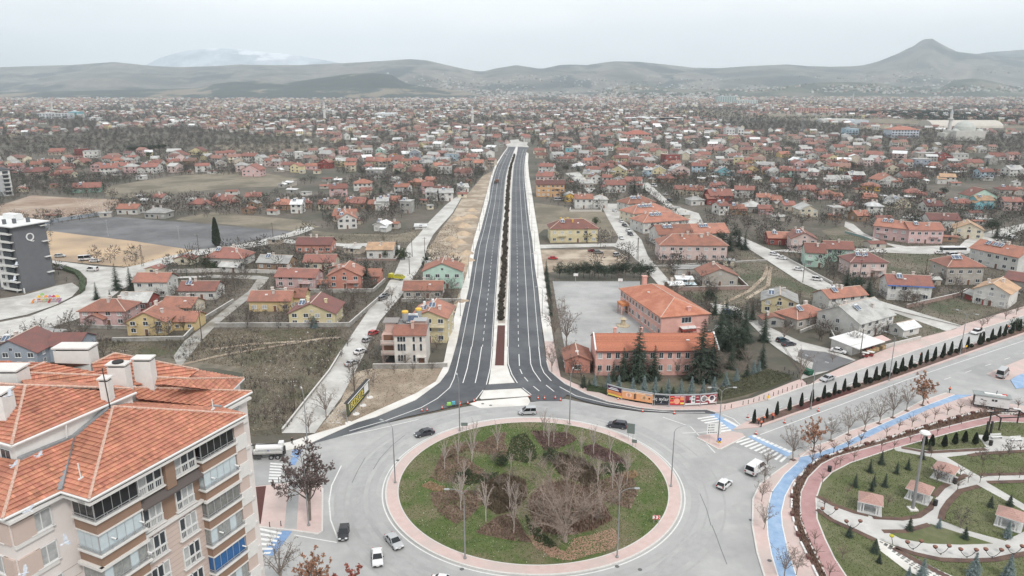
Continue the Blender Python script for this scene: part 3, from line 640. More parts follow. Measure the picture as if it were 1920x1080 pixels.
def near_houses():
 H((-20,692),(74,692),12,5,'gy','slate','maroon','blue-grey house','blue-grey gabled house with dark red roof behind the tall apartment block',sol=1,xtra=wing(11,4,9,9,5,'gx','slate','maroon'))
 H((152,611),(238,611),10,5.2,'hip','pink','rust','pale pink villa','pale pink villa with rust-red hipped roof beside the curving street',chim=3,balc=1,xtra=wing(-2,-2,6,10,3,'gy','pink','rust'))
 H((240,629),(312,629),12,4.6,'gy','yellow','orange','yellow villa with side wing','yellow villa with asymmetric orange gable and lower side wing',chim=2,xtra=wing(9.5,3,8,8,3.2,'gx','yellow','orange'))
 H((303,590),(360,592),9,3,'gx','cream','orange','low cream cottage','low cream cottage with broad orange roof behind the yellow villa')
 H((222,583),(278,583),9,3.3,'gx','maroon','grey','grey-roofed red cottage','red cottage with pale grey roof behind the pale pink villa')
 H((254,557),(316,557),9,6,'gx','white','rust','tall plain white house','plain two-storey white house with rust-red roof beside two dark conifers')
 H((336,562),(405,562),9,3.6,'gx','white','red','low white house with tank','low greyish white house with red roof and rooftop water heater',sol=1,tower=True)
 H((385,498),(455,500),12,3.8,'hip','white','red','red-hipped house by the cypress','white house with spreading red hipped roof beside the tall cypress',chim=2,sol=1,slope=.55)
 H((483,505),(541,507),9,3.2,'gx','brown','grey','grey-roofed brick house','brick and white house with light grey roof and solar heater',sol=1)
 H((518,539),(592,541),9,4.5,'gx','pink','red','long pink house','long pink house with red roof facing the gardens',balc=2)
 H((556,474),(621,474),10,4,'gx','salmon','maroon','dark red house','dark red house with crimson gabled roof, northernmost of its cluster',chim=2)
 H((570,506),(628,506),9,3.5,'gx','cream','red','cream house among red roofs','cream house with red roof between the dark red and salmon houses')
 H((616,541),(678,541),11,5.2,'gy','salmon','orange','salmon-red house','salmon-red house with orange gable, white balcony and conifer in front',balc=2,chim=2,xtra=wing(9,5,7,8,3.4,'gx','salmon','orange'))
 H((688,484),(737,484),12,4,'gx','white','tan','white house with glowing orange roof','square white house under a bright orange roof by the straight lane',slope=.35)
 H((468,584),(545,584),9,4,'gx','yellow','rust','long yellow house','long yellow house with rust-orange roof beside the garden lane',chim=3,xtra=wing(8,4,6,8,4,'gx','yellow','rust'))
 H((543,613),(629,613),13,4.6,'gy','lemon','maroon','pale yellow gabled house','pale yellow gabled house with yellow chimneys behind a grey garden wall',chim=3,sol=1,slope=.45,chimc=wallm('lemon'))
 H((773,641),(838,643),13,8,'gy','lemon','orange','tall pale yellow house','three-storey pale yellow house with orange gable beside the new road',sol=2,tower=True,balc=2,slope=.4,chim=2)
 H((757,560),(829,560),9,3.4,'gx','stone','orange','low grey stone house','low grey stone house with orange roof in front of the mint-green house',chim=1)
 H((794,541),(866,541),11,7,'gy','mint','orange','mint-green house','mint-green two-storey house with orange gable by the new road',balc=1,chim=3,slope=.42)
 H((599,541),(614,541),4,2,'gx','stone','orange',None,'tiny stone shed with orange roof beside the salmon-red house',chim=0,nwin=1,cat='shed',name='garden_shed')
 H((412,510),(447,512),5,2.6,'gx','white','grey',None,'low white garage with grey roof along the garden wall',chim=0,cat='garage',name='garage')
 H((1032,455),(1120,454),13,7.2,'hip','lemon','red','yellow apartment house','symmetrical yellow apartment house with red hipped roof and yellow chimneys',chim=5,sol=1,balc=1,chimc=wallm('gold'),slope=.55,nwin=6,cat='apartment house')
 H((1078,391),(1111,391),9,6.5,'gx','white','orange','white and red striped house','white house with pink stripes and vivid orange-red roof',chim=3)
 H((1006,369),(1058,369),10,9,'gx','orange','maroon','three-storey orange house','three-storey orange and cream house close to the new road',balc=2,chim=2)
 H((1112,391),(1139,391),9,6,'hip','white','grey','grey-hipped white house','white house with grey hipped roof beside the white and red striped house')
 H((1059,378),(1078,378),9,4,'gy','gold','grey','orange gabled house','small golden gabled house left of the white and red striped house')
 H((1177,400),(1228,396),13,6,'hip','white','orange','terraced block at the street bend','northernmost orange-roofed terrace block at the street bend',chim=3,sol=3,cat='terrace')
 H((1187,420),(1258,414),15,6,'hip','cream','orange','second terraced block','orange-roofed terrace block south of the first with rows of water heaters',chim=4,sol=4,cat='terrace')
 H((1206,438),(1290,432),15,6,'hip','white','orange','terraced block with grey skylight','orange-roofed terrace block with a large grey skylight',chim=4,sol=3,cat='terrace')
 H((1234,462),(1300,460),14,6,'gx','white','orange','front terrace block','white terrace block with pale gable ends and orange roof',chim=3,sol=2,cat='terrace')
 H((1302,460),(1365,458),14,6,'gx','stone','orange','end terrace block','terrace block with orange roof ending at the dark conifer clump',chim=2,sol=2,cat='terrace')
 H((1236,487),(1362,488),13,7,'hip','rose','orange','long pinkish apartment block','long pinkish white two-storey apartment block with orange hipped roof',chim=5,balc=1,nwin=8,cat='apartment house',slope=.55)
 H((1316,537),(1382,537),12,4.3,'gy','stone','orange','stone house with brick gable','grey stone house with orange roof and brick gable inside a walled yard',chim=1,slope=.4,nwin=3)
 H((1266,518),(1318,518),7,3,'flat','stone','grey',None,'flat grey-roofed outbuilding behind the stone house with brick gable',chim=0,cat='outbuilding',name='outbuilding')
 H((1427,586),(1492,592),11,4.6,'gy','lemon','grey','pale yellow grey-roofed house','pale yellow house with wide light grey roof and solar panels',sol=1,slope=.4)
 H((1493,618),(1549,606),9,3.6,'hip','stone','orange','grey walled orange-hipped house','grey house with orange hipped roof left of the big white house',sol=1,chim=2)
 H((1608,638),(1672,619),15,5.4,'gx','white','grey','big white grey-roofed house','big white house with broad light grey roof facing the boulevard',sol=1,slope=.5,chim=2,xtra=wing(9,3,6,6,3,'gx','white','grey'))
 H((1552,585),(1622,577),8,5,'gx','white','orange','white house with green roof patch','white house with orange roof and a dark green roof panel',sol=1,chim=2)
 H((1662,562),(1744,566),10,6,'gx','white','red','white house with blue trim','white house with red roof, blue trim and blue balcony',sol=1,balc=2,chim=2,xtra=lambda root,w,d,h,zf:MB().use(mat('blue_trim',(.10,.18,.45))).box(0,-d/2-.62,h-.55,w+1,.08,.45).build('trim_board',root))
 H((1592,520),(1660,520),11,6.5,'hip','rose','maroon','pinkish villa behind the conifers','pinkish white villa with dark red hipped roof behind three conifers',sol=2,balc=2,chim=1)
 H((1508,500),(1545,502),12,6.5,'gx','mint','red','pale green house','pale green two-storey house with green balconies and red roof',balc=1)
 H((1545,490),(1598,492),10,6,'gx','mint','red','rear pale green house','plain pale green house with long red roof behind the balconied one')
 H((1482,470),(1530,472),13,6,'gy','rose','red','pink and red gabled house','pinkish white gabled house with dark red balcony and solar panel',sol=1,balc=1)
 H((1440,459),(1483,460),9,3.6,'gx','maroon','orange','dark red cottage','dark red cottage with orange roof and solar heater beside the lane',sol=1)
 H((1636,447),(1700,455),11,7,'gx','pink','orange','left half of the long pink terrace','left half of the long pink terrace with orange roof',sol=2,balc=1,cat='terrace')
 H((1702,456),(1766,457),11,7,'gx','pink','rust','right half of the long pink terrace','right half of the long pink terrace with rust-red roof',sol=1,balc=2,cat='terrace')
 H((1740,432),(1798,433),11,6,'gx','white','maroon','white house behind the pink terrace','white house with dark red roof behind the long pink terrace')
 H((1787,446),(1842,450),12,5,'gy','cream','tan','cream gabled house','cream gabled house with sandy roof beside a huge dark conifer')
 H((1815,492),(1905,512),13,6.8,'gx','white','orange','white block beside the coach','long white two-storey house with orange roof and two solar arrays',sol=3,chim=3,nwin=6)
 H((1772,534),(1840,534),12,7.5,'hip','stone','rust','unplastered grey house','unplastered grey house with rounded corner and rust-red roof',sol=2,chim=1,slope=.55)
 H((1822,568),(1888,580),13,5.6,'gy','white','tan','white house with faded orange roof','white gabled house with faded orange roof near the right edge',chim=2)
 H((1880,540),(1935,550),9,4,'gx','stone','maroon',None,'house with dark red roof cut by the right edge of the photograph',chim=1)
 H((1816,387),(1866,387),12,7,'gy','mint','red','big pale gabled house','big pale green-white gabled house standing above its neighbours')
 H((1560,408),(1582,408),9,6,'flat','stone','grey','flat unfinished block','grey block with pale flat top above the bare orchard')
 H((1499,407),(1533,407),12,4.5,'gy','cream','grey','cream house in the orchard','cream house with grey-beige roof inside the bare orchard')
 H((1805,620+0),(1806,620),1,1,'flat','stone','grey')if False else None
near_houses()
MID='''105,291,32,beige,red,gx|147,292,20,maroon,maroon,flat|171,296,30,white,grey,flat|70,330,45,beige,maroon,gx|117,334,38,cream,red,gx|85,311,24,beige,red,gx|147,310,26,cream,red,gy|207,308,44,white,red,gx|247,305,20,white,red,gx|205,327,34,white,red,gx
279,325,36,white,red,gx|330,298,44,white,red,gy|368,290,34,lemon,red,gy|325,310,24,cream,red,gx|355,308,26,brown,brown,gx|415,297,22,rose,red,gx|432,296,18,rose,red,gx|465,303,34,white,red,gx|471,331,40,pink,red,gy|163,361,54,green,red,gx
239,402,45,white,orange,gx|291,410,48,grey,grey,hip|296,380,26,white,red,gx|373,393,46,stone,red,hip|413,386,48,beige,red,gx|475,378,32,beige,red,gx|482,330,16,pink,red,gx|527,293,20,white,red,gx|560,298,16,white,white,flat|577,296,22,cream,grey,gx
605,290,22,white,grey,hip|645,290,20,pink,red,gx|608,316,26,maroon,red,gy|700,309,36,lemon,red,gx|712,291,18,mint,white,gy|740,298,20,gold,orange,gy|743,310,28,white,red,gx|773,311,26,white,red,hip|778,296,24,slate,grey,gy|800,312,28,white,grey,gx
801,303,22,blue,grey,gx|832,326,28,white,red,flat|840,290,26,grey,grey,gx|845,302,26,blue,grey,flat|866,331,36,rose,red,gx|884,304,24,white,red,gx|775,329,36,beige,red,hip|703,334,38,grey,white,flat|737,345,16,white,grey,gy|780,350,34,brown,orange,hip
805,346,20,brown,rust,gx|680,358,38,white,orange,hip|635,368,38,pink,red,gx|688,366,22,beige,red,gx|752,365,32,white,orange,gx|735,385,36,beige,orange,gx|803,363,24,pink,red,gx|828,366,36,beige,red,gx|870,360,22,white,grey,gx|532,394,48,brown,orange,hip
556,400,18,white,white,gx|575,391,18,brown,red,hip|615,393,42,cream,red,gx|665,391,44,brown,red,gx|700,393,22,brown,rust,gx|718,394,24,white,grey,gx|645,416,48,beige,orange,gx|652,429,40,white,orange,gy|712,434,24,white,white,gy|808,376,24,white,grey,gx
837,377,30,white,grey,gx|760,400,22,grey,grey,flat|1010,288,24,cream,red,gx|1014,297,24,beige,red,gx|1066,290,14,turquoise,grey,flat|1082,286,18,white,grey,gx|1047,300,26,white,grey,gx|1063,304,42,stone,red,hip|1170,288,36,lemon,red,gx|1167,303,34,lemon,red,gx
1023,324,32,white,red,gx|1020,338,36,rose,red,gx|1040,333,24,cream,grey,gy|1091,318,28,grey,white,hip|1108,305,24,beige,red,gx|1121,296,22,white,red,gx|1137,320,30,pink,red,gx|1168,316,28,brown,red,gx|1198,317,30,grey,red,gx|1108,334,36,cream,grey,gx
1158,331,32,lemon,grey,gy|1118,345,24,white,red,gy|1138,346,20,white,red,gx|1161,346,26,grey,grey,hip|1186,347,36,white,red,gx|1155,361,44,white,red,gx|1100,352,30,stone,grey,gx|1262,304,34,maroon,maroon,flat|1290,293,22,white,maroon,gy|1368,293,34,white,red,gy
1384,309,20,lemon,grey,flat|1404,306,22,orange,red,gx|1426,300,26,cream,red,gy|1357,329,34,turquoise,grey,gy|1409,325,36,yellow,brown,gy|1440,326,26,yellow,red,gx|1253,343,36,brown,red,hip|1236,326,28,lemon,grey,gy|1277,329,38,rose,grey,gy|1253,314,22,beige,red,hip
1310,323,30,blue,red,gx|1215,331,16,blue,grey,gx|1278,364,32,cream,red,gx|1302,366,36,cream,orange,gx|1308,385,32,white,grey,hip|1348,356,30,white,red,gx|1352,383,50,maroon,red,gx|1395,371,40,white,red,gx|1357,403,24,white,red,gx|1382,402,30,brown,orange,gx
1412,398,38,grey,grey,hip|1395,333,28,grey,red,gx|1430,386,26,white,orange,gx|1433,402,22,pink,red,gx|1472,295,24,yellow,orange,gx|1498,312,24,blue,white,gy|1523,301,26,white,red,gy|1561,306,30,lemon,red,gy|1577,321,36,lemon,brown,gx|1456,331,30,white,grey,gy
1478,332,26,mint,red,gx|1500,333,28,white,red,gx|1522,330,32,pink,grey,gx|1550,326,30,beige,grey,gx|1574,346,48,rose,grey,gx|1606,341,32,maroon,grey,gx|1632,358,38,gold,orange,hip|1665,351,46,white,orange,gy|1711,340,46,white,red,gx|1474,362,22,grey,orange,gy
1513,365,38,white,red,gx|1553,374,42,pink,orange,hip|1463,350,40,stone,red,gx|1452,385,30,grey,orange,gx|1632,379,24,brown,orange,gx|1618,415,32,brown,orange,gx|1640,404,32,white,white,hip|1712,371,36,beige,red,hip|1690,390,44,cream,grey,gy|1752,397,36,white,maroon,gx
1800,391,36,stone,red,gx|1846,392,36,turquoise,tan,gx|1776,345,30,white,tan,gx|1793,320,28,white,red,gx|1893,365,42,stone,red,hip|1898,395,36,rose,red,gx|1905,330,36,white,grey,gx|1740,300,44,stone,grey,flat|1770,302,30,maroon,maroon,gy|1800,302,30,white,grey,flat
1730,313,34,slate,grey,flat|1600,300,34,beige,red,gx|1640,296,34,beige,red,gx|1830,312,34,beige,red,gx|1870,300,30,white,red,gx|1850,335,30,blue,red,gx|1902,300,26,rose,red,gx|1540,290,26,stone,red,gx|1575,285,28,white,red,gx|1320,296,26,stone,red,gx
1660,425,34,stone,red,gx|1480,395,26,beige,red,gx|1590,395,22,white,red,gx|1210,300,24,stone,red,gx|1230,290,26,beige,red,gx|1105,285,24,cream,red,hip|1140,283,24,white,red,gx|1040,284,22,rose,red,gx|985,262,18,white,red,gx|930,262,20,rose,red,gx'''
def mid_houses():
 rr=random.Random(5)
 for it in MID.replace('\n','|').split('|'):
  x,y,w,wc,rc,k=it.split(',');x,y,w=float(x),float(y),float(w)
  A,B_=P(x-w/2,y),P(x+w/2,y);wm=(B_-A).length*.86
  tilt=rr.uniform(-.35,.35);hh=5.8 if(wc in('white','rose','blue','maroon','mint','turquoise','pink','lemon','slate')and rr.random()<.75)else 3.6
  if k=='flat':hh=7.5
  dd=min(max(8,wm*rr.uniform(.65,.95)),13)
  wm=max(wm,7)
  n_=Vector((-math.sin(tilt),math.cos(tilt),0));c=(A+B_)/2+n_*dd/2
  sh=rc in('green','tan')or wc in('gold','turquoise','green')
  house(None,None,dd,hh,k,wc,rc,lod=1 if y>300 else 0,chim=rr.randint(1,3),xtra=(wing(rr.choice([-1,1])*wm*.42,-dd*.28,wm*.5,dd*.7,hh*.72,rr.choice(['gx','gy']),wc,rc)if rr.random()<.42 and k!='flat' and y>300 else None),sol=1 if rr.random()<.4 and y>300 else 0,world=(c.x,c.y,wm,tilt),slope=rr.uniform(.42,.6))
mid_houses()
LAND+=[(P(*p)[0],P(*p)[1],s)for p,s in(((163,361),'long green building'),((740,298),'bright yellow gable'),((703,334),'white-roofed shed'),((471,331),'pink gable in the meadow'),((532,394),'big orange hipped roof'),((1262,304),'flat dark red block'),((1357,329),'turquoise house'),((1170,288),'tall pale yellow pair'),((1632,358),'golden hip-roofed house'),((1063,304),'red-roofed double house'),((70,330),'wide dark-roofed farmhouse'),((330,298),'white gable by the pinewood'),((961,268),'far end of the new road'),((1252,343),'striped brown house'),((832,326),'white cube house'),((1574,346),'large pinkish grey-roofed house'),((1740,300),'flat grey hall'),((1846,392),'turquoise shop'),((1352,383),'long dark red house'),((239,402),'white house by the tarmac lot'))]
NMID=len(FOOT)
def school():
 sm=mat('school_render',(.60,.335,.285),(.66,.39,.34),sc=.5,c3=(.55,.31,.27),sc3=.3)
 rm=mat('school_tiles',(.42,.165,.10),(.34,.125,.08),sc=1.8,c3=(.46,.20,.13),sc3=.3,bump=.5)
 A,B_=P(1116,704),P(1343,703);w=(B_-A).length;t=(B_-A)/w;n_=Vector((-t.y,t.x,0));d=11.5;C_=(A+B_)/2+n_*d/2;h=7.3
 root=empty('school',(C_.x,C_.y,0),math.atan2(t.y,t.x),label='long two-storey pink school building behind the billboards and conifers',cat='school');landmark(C_,'pink school front wing')
 b=MB().use(sm);build_walls(b,'gx',w,d,h,2.7);b.build('wall',root,fix=True)
 b=MB().use(rm);build_roof(b,'gx',w-1.2,d,h,2.7,ov=.5);rf=b.build('roof',root,fix=True)
 cm=mat('tile_course',(.45,.18,.11),(.33,.12,.075),sc=3,detail=5,rnd=.10)
 nco=15
 for side in(-1,1):
  for k in range(nco):
   y0=(d/2+.5)*(1-k/nco);y1=(d/2+.5)*(1-(k+1)/nco)-.05;s=2.7/(d/2);z0=h-.5*s+.26+(d/2+.5-y0)*s;z1=h-.5*s+.26+(d/2+.5-y1)*s
   bb=MB().use(cm);W2=w/2-.15
   bb.faces([(-W2,side*y0,z0+.09),(W2,side*y0,z0+.09),(W2,side*y1,z1+.01),(-W2,side*y1,z1+.01),(-W2,side*y0,z0),(W2,side*y0,z0)],[(0,1,2,3),(4,5,1,0)])
   bb.build('tile_course',rf)
 b=MB().use(M_frame)
 for x in(-w/2-.1,w/2+.1):
  for sd in(-1,1):
   y0,z0,y1,z1=sd*(d/2+.3),h+.1,0,h+2.7+.35
   b.faces([(x-.2,y0,z0),(x+.2,y0,z0),(x+.2,y1,z1),(x-.2,y1,z1),(x-.2,y0,z0+.3),(x+.2,y0,z0+.3),(x+.2,y1,z1+.3),(x-.2,y1,z1+.3)],[(0,1,2,3),(4,5,6,7),(0,1,5,4),(1,2,6,5),(3,0,4,7)])
 b.build('parapet',root)
 MB().use(mat('maroon_fascia',(.16,.04,.035))).box(0,-d/2-.55,h-.38,w,.1,.3).build('fascia_board',root)
 for s_ in range(2):
  for k in range(14):
   put_window(root,-w/2+w*(k+.5)/14,-d/2,s_*3.6+1.3,0,1.25,1.75,2)
 for x in(-w*.32,-w*.1,w*.38):chimney(root,x,1.0,h+1.6,h+3.9,sm,.8)
 sk=MB().use(M_frame).box(w*.27,-2.6,h+1.75,.9,.7,.15);sk.build('skylight',root)
 A,B_=P(1236,634),P(1328,630);w=(B_-A).length;t=(B_-A)/w;side=P(1161,577)-A;d=side.length;n_=side/d;C_=(A+B_)/2+n_*d/2
 ang=math.atan2(n_.y,n_.x)-math.pi/2
 r2=empty('school_wing',(C_.x,C_.y,0),ang,label='hip-roofed pink school wing running back along the yard',cat='school');landmark(C_,'rear school wing')
 b=MB().use(sm);b.box(0,0,0,w,d,h);b.build('wall',r2)
 cap=MB();b=MB().use(rm);build_roof(b,'hip',w,d,h,3.2,ov=.6,cap=cap);rf=b.build('roof',r2,fix=True);cap.build('ridge_cap',rf)
 for s_ in range(2):
  for k in range(13):put_window(r2,-w/2,-d/2+d*(k+.5)/13,s_*3.5+1.2,-math.pi/2,1.5,1.8,2)
  put_window(r2,.5,-d/2,s_*3.5+1.2,0,3.4,1.9,2)
 MB().use(mat('maroon_awning',(.30,.06,.05))).box(.8,-d/2-1.2,2.6,5,2.4,.9).use(M_frame).box(.8,-d/2-1.2,3.5,5.2,2.6,.15).build('porch',r2)
 MB().use(mat('orange_canopy',(.50,.20,.09))).box(-w/2-1.4,d*.32,3.3,2.8,4.2,.9).use(sm).box(-w/2-2.6,d*.32-1.8,0,.4,.4,3.3).box(-w/2-2.6,d*.32+1.8,0,.4,.4,3.3).use(M_door).box(-w/2-.05,d*.32,0,.1,2,2.6).build('entrance_canopy',r2)
 chimney(r2,-1,d*.38,h+1.5,h+5,sm,1.4);chimney(r2,2,-d*.45,h,h+1.8,sm,1)
 MB().use(M_frame).box(-w*.22,d*.1,h+2.1,.8,.8,.15).build('skylight',r2)
 FOOT.append((C_.x,C_.y,16));FOOT.append((C_.x,C_.y-10,12))
 for k in range(5):FOOT.append((P(1140+45*k,690).x,P(1140,690).y+4,7))
 house((1060,699),(1106,699),9,3.8,'gy','salmon','orange','salmon outbuilding','small salmon outbuilding with orange gable beside the school',chim=0,nwin=1,slope=.4,cat='outbuilding',name='outbuilding')
 p=P(1168,612);b=MB().use(mat('fountain_stone',(.50,.42,.30),(.42,.35,.25),sc=2)).lathe(0,0,[(2.2,.15),(2.2,.45),(1.9,.5),(.8,.55),(.7,2.4),(1.3,2.6),(.2,3.2)],8)
 tag(b.build('drinking_fountain',loc=(p.x,p.y,0)),'octagonal stone drinking fountain with domed cap in the school yard','fountain')
 for x,y,s_ in((1162,540,'right'),(1079,530,'left')):
  p=P(x,y);r=empty('basketball_hoop',(p.x,p.y,.1),0,label=f'white basketball backboard on a pole at the far {s_} of the school yard',cat='basketball hoop',group='basketball hoops in the school yard')
  MB().use(M_steel).tube((0,0,0),(0,0,3.2),.09,n=6).tube((0,0,3.1),(0,-.9,3.4),.06).build('pole',r)
  MB().use(M_frame).box(0,-.95,2.9,1.8,.06,1.1).build('backboard',r)
  b=MB().use(mat('hoop_orange',(.6,.15,.05)))
  for k in range(8):
   a0,a1=k*math.pi/4,(k+1)*math.pi/4;b.tube((.23*math.cos(a0),-1.25+.23*math.sin(a0),3.05),(.23*math.cos(a1),-1.25+.23*math.sin(a1),3.05),.03,n=3)
  b.build('hoop',r)
school()
C1=P(167,937,45);C2=P(462,777,45)
U=(C2-C1);U.z=0;UL=U.length;U.normalize();V=Vector((-U.y,U.x,0));AANG=math.atan2(U.y,U.x)
def tall_apartment():
 root=empty('apartment_block',(C1.x,C1.y,0),AANG,label='tall beige apartment block with stepped red tiled roofs filling the lower left corner',cat='apartment building')
 inv=Matrix.Rotation(-AANG,3,'Z')
 def loc(v):
  r=inv@(Vector(v)-Vector((C1.x,C1.y,0)));return r
 beige=mat('warm_render',(.65,.60,.575),(.69,.64,.615),sc=.6,c3=(.58,.53,.505),sc3=.2)
 brown=mat('brown_render',(.24,.155,.11),(.27,.175,.125),sc=.8)
 blush=mat('blush_render',(.50,.40,.355),(.53,.43,.38),sc=.8)
 white=mat('white_moulding',(.66,.645,.62),(.60,.585,.565),sc=1.5)
 flash=mat('lead_flashing',(.20,.21,.22),(.27,.28,.29),sc=2,rough=.6)
 ZT=44.4
 b=MB().use(beige)
 b.box(-6.4,14,0,1,21,ZT-.01)
 def blk(x0,x1,y0,y1,z1):b.box((x0+x1)/2,(y0+y1)/2,0,x1-x0,y1-y0,z1)
 b=MB().use(beige);blk(.9,UL-.5,1.4,22,ZT);blk(-3.9,.9,3.8,22,ZT-.02);blk(UL-.5,20.9,3.9,22,ZT-.03);blk(-9,-3.9,8.0,22,ZT-.04);blk(20.9,23.6,7.4,22,ZT-.05)
 b.build('wall',root)
 D1=loc(P(22,835,48.7));D2=loc(P(255,735,48.7))
 b=MB().use(white);b.box((D1.x+D2.x)/2+.1,D1.y+6+.4,44.3,D2.x-D1.x-.6,12,4.3);b.build('attic_wall',root)
 b=MB().use(M_frame).box(0,0,0,1.3,.1,1.0).use(M_glass).box(-.3,-.03,.08,.5,.1,.84).box(.3,-.03,.08,.5,.1,.84)
 b.build('window',root,(D1.x+.36,D1.y+1.6,46.9),-math.pi/2)
 tm=attr_mat('clay_tile',rough=.8,noise=.18,sc=.8)
 under=mat('roof_felt',(.16,.05,.035))
 rt=random.Random(3)
 roofo=MB().use(under);courses=[];
 def facet(pts,step=.40,tw=.25,lift=.12):
  """pts: (px,py,Z) for the first three, then (px,py) on the same plane"""
  w3=[P(*p)for p in pts[:3]];n=(w3[1]-w3[0]).cross(w3[2]-w3[0]).normalized()
  if n.z<0:n=-n
  ws=w3+[on_plane(p[0],p[1],w3[0],n)for p in pts[3:]]
  up=(Vector((0,0,1))-n*n.z).normalized();hz=n.cross(up).normalized()
  c0=sum(ws,Vector())/len(ws)
  ws.sort(key=lambda p:math.atan2((p-c0).dot(up),(p-c0).dot(hz)))
  uv=[((p-c0).dot(hz),(p-c0).dot(up))for p in ws]
  roofo.face([loc(p-n*.06)for p in ws])
  smin=min(p[1]for p in uv);smax=max(p[1]for p in uv);k=0
  s=smin
  def clip(poly,axis,val,keep):
   o=[]
   for i in range(len(poly)):
    a,c=poly[i],poly[(i+1)%len(poly)];da,dc=(a[axis]-val)*keep,(c[axis]-val)*keep
    if da>=0:o.append(a)
    if(da>=0)!=(dc>=0):t=da/(da-dc);o.append((a[0]+(c[0]-a[0])*t,a[1]+(c[1]-a[1])*t))
   return o
  while s<smax-.02:
   bandp=clip(clip(uv,1,s,1),1,s+step,-1)
   if len(bandp)>=3:
    b=MB().use(tm);x0=min(p[0]for p in bandp);x1=max(p[0]for p in bandp)
    nt_=max(1,int((x1-x0)/tw));base=rt.uniform(.9,1.08)
    for j in range(nt_+1):
     xa=x0+j*tw-(tw/2 if k%2 else 0);cell=clip(clip(bandp,0,xa,1),0,xa+tw*.97,-1)
     if len(cell)<3:continue
     v_=base*rt.uniform(.90,1.09);
     if rt.random()<.06:v_*=1.3
     if rt.random()<.05:v_*=.75
     b.col=(.44*v_,.19*v_*rt.uniform(.93,1.08),.125*v_)
     lf=rt.uniform(-.008,.010)
     def w_(p):return loc(c0+hz*p[0]+up*p[1]+n*(lift*(1-(p[1]-s)/step)+lf))
     top=[w_(p)for p in cell];b.face(top)
     lowp=[p for p in cell if p[1]<s+.01]
     if len(lowp)==2:
      a,c=lowp;b.face([w_(a),w_(c),loc(c0+hz*c[0]+up*c[1]-n*.05),loc(c0+hz*a[0]+up*a[1]-n*.05)])
    if b.f:courses.append(b)
   s+=step;k+=1
  return ws
 RF=[
 [(167,937,45),(462,777,45),(212,763,48.5)],
 [(462,777,45),(415,765,45),(212,763,48.5),(262,752)],
 [(167,937,45),(114,921,45),(212,763,48.5),(137,822),(204,769)],
 [(5,973,45),(114,921,45),(36,863,47.2),(137,822)],
 [(5,973,45),(36,863,47.2),(-60,950,45),(-60,850)],
 [(22,835,48.7),(255,735,48.7),(48,723,51),(187,733),(245,729)],
 [(22,835,48.7),(48,723,51),(-60,812,48.9),(-60,716)],
 [(48,723,51),(245,729,48.9),(38,712,50.2),(217,722)],
 [(472,734,45),(415,765,45),(250,727,48.3),(256,748)],
 [(472,734,45),(250,727,48.3),(300,721,47.8),(432,734)],
 [(38,699,50.6),(352,710,48.2),(215,723,48.6),(37,713),(300,722)],
 [(38,699,50.6),(84,680,50.9),(352,710,48.2),(176,697)],
 [(173,683,50),(215,663,50.6),(352,709,48.2),(372,695),(176,700)],
 [(457,709,45),(431,735,45),(352,711,48.2),(300,721)],
 [(457,709,45),(372,694,47.6),(352,711,48.2)],
 [(38,699,50.6),(-60,688,50.8),(-60,716,49.6),(37,713)],
 [(-60,688,50.8),(38,699,50.6),(84,680,50.9),(-60,676)],
 ]
 for f in RF:facet(f)
 rf=roofo.build('roof',root)
 for b in courses[:290]:b.build('tile_course',rf)
 if len(courses)>290:
  b=MB();b.mats=[tm]
  for c in courses[290:]:
   i=len(b.v);b.v+=c.v;b.f+=[tuple(k+i for k in f)for f in c.f];b.m+=c.m;b.c+=c.c
  o=b.build('tile_course',rf);o['kind']='stuff'
 b=MB().use(roofm('orange'));L_=[loc(P(*p))for p in((84,680,50.9),(173,683,50),(215,663,50.6),(372,694,47.6),(457,709,45))]
 for a,c in zip(L_,L_[1:]):b.face([a,c,c+Vector((0,6,-3)),a+Vector((0,6,-3))])
 b.build('rear_slope',root)
 cap=MB().use(mat('mortared_cap',(.40,.22,.16),(.58,.45,.38),sc=6,detail=6))
 for a,c in(((167,937,45),(212,763,48.5)),((212,763,48.5),(462,777,45)),((5,973,45),(36,863,47.2)),((22,835,48.7),(48,723,51)),((48,723,51),(245,729,48.9)),((250,727,48.3),(472,734,45)),((38,699,50.6),(352,710,48.2)),
    ((84,680,50.9),(38,699,50.6)),((352,710,48.2),(372,694,47.6)),((352,711,48.2),(457,709,45)),((215,663,50.6),(173,683,50)),((-60,716,51),(48,723,51)),((215,663,50.6),(372,694,47.6))):
  a,c=loc(P(*a)),loc(P(*c));n_=max(2,int((c-a).length/.38))
  for k in range(n_):cap.tube(a.lerp(c,k/n_)+Vector((0,0,.03)),a.lerp(c,(k+1)/n_)+Vector((0,0,.06)),.15,.11,n=6)
 o=cap.build('ridge_cap',root);o['kind']='stuff'
 fl=MB().use(flash)
 for a,c in(((114,921,45),(137,822,46.9)),((36,863,47.2),(137,822,46.9)),((137,822,46.9),(205,768,48.2)),((415,765,45),(262,752,46.6)),((300,721,47.3),(431,735,45))):
  a,c=loc(P(*a)),loc(P(*c));fl.tube(a+Vector((0,0,.05)),c+Vector((0,0,.1)),.28,n=4)
 fl.build('valley_flashing',root)
 gt=MB().use(M_frame)
 for a,c in(((167,937,45),(462,777,45)),((167,937,45),(114,921,45)),((5,973,45),(114,921,45)),((-60,950,45),(5,973,45)),((415,765,45),(462,777,45)),((415,765,45),(472,734,45)),((432,734,45),(472,734,45)),((432,734,45),(457,709,45)),
    ((22,835,48.7),(255,735,48.7)),((22,835,48.7),(-60,812,48.9))):
  a,c=loc(P(*a)),loc(P(*c));gt.tube(a-Vector((0,0,.08)),c-Vector((0,0,.08)),.13,n=6)
 gt.build('gutter',root)
 so=MB().use(white)
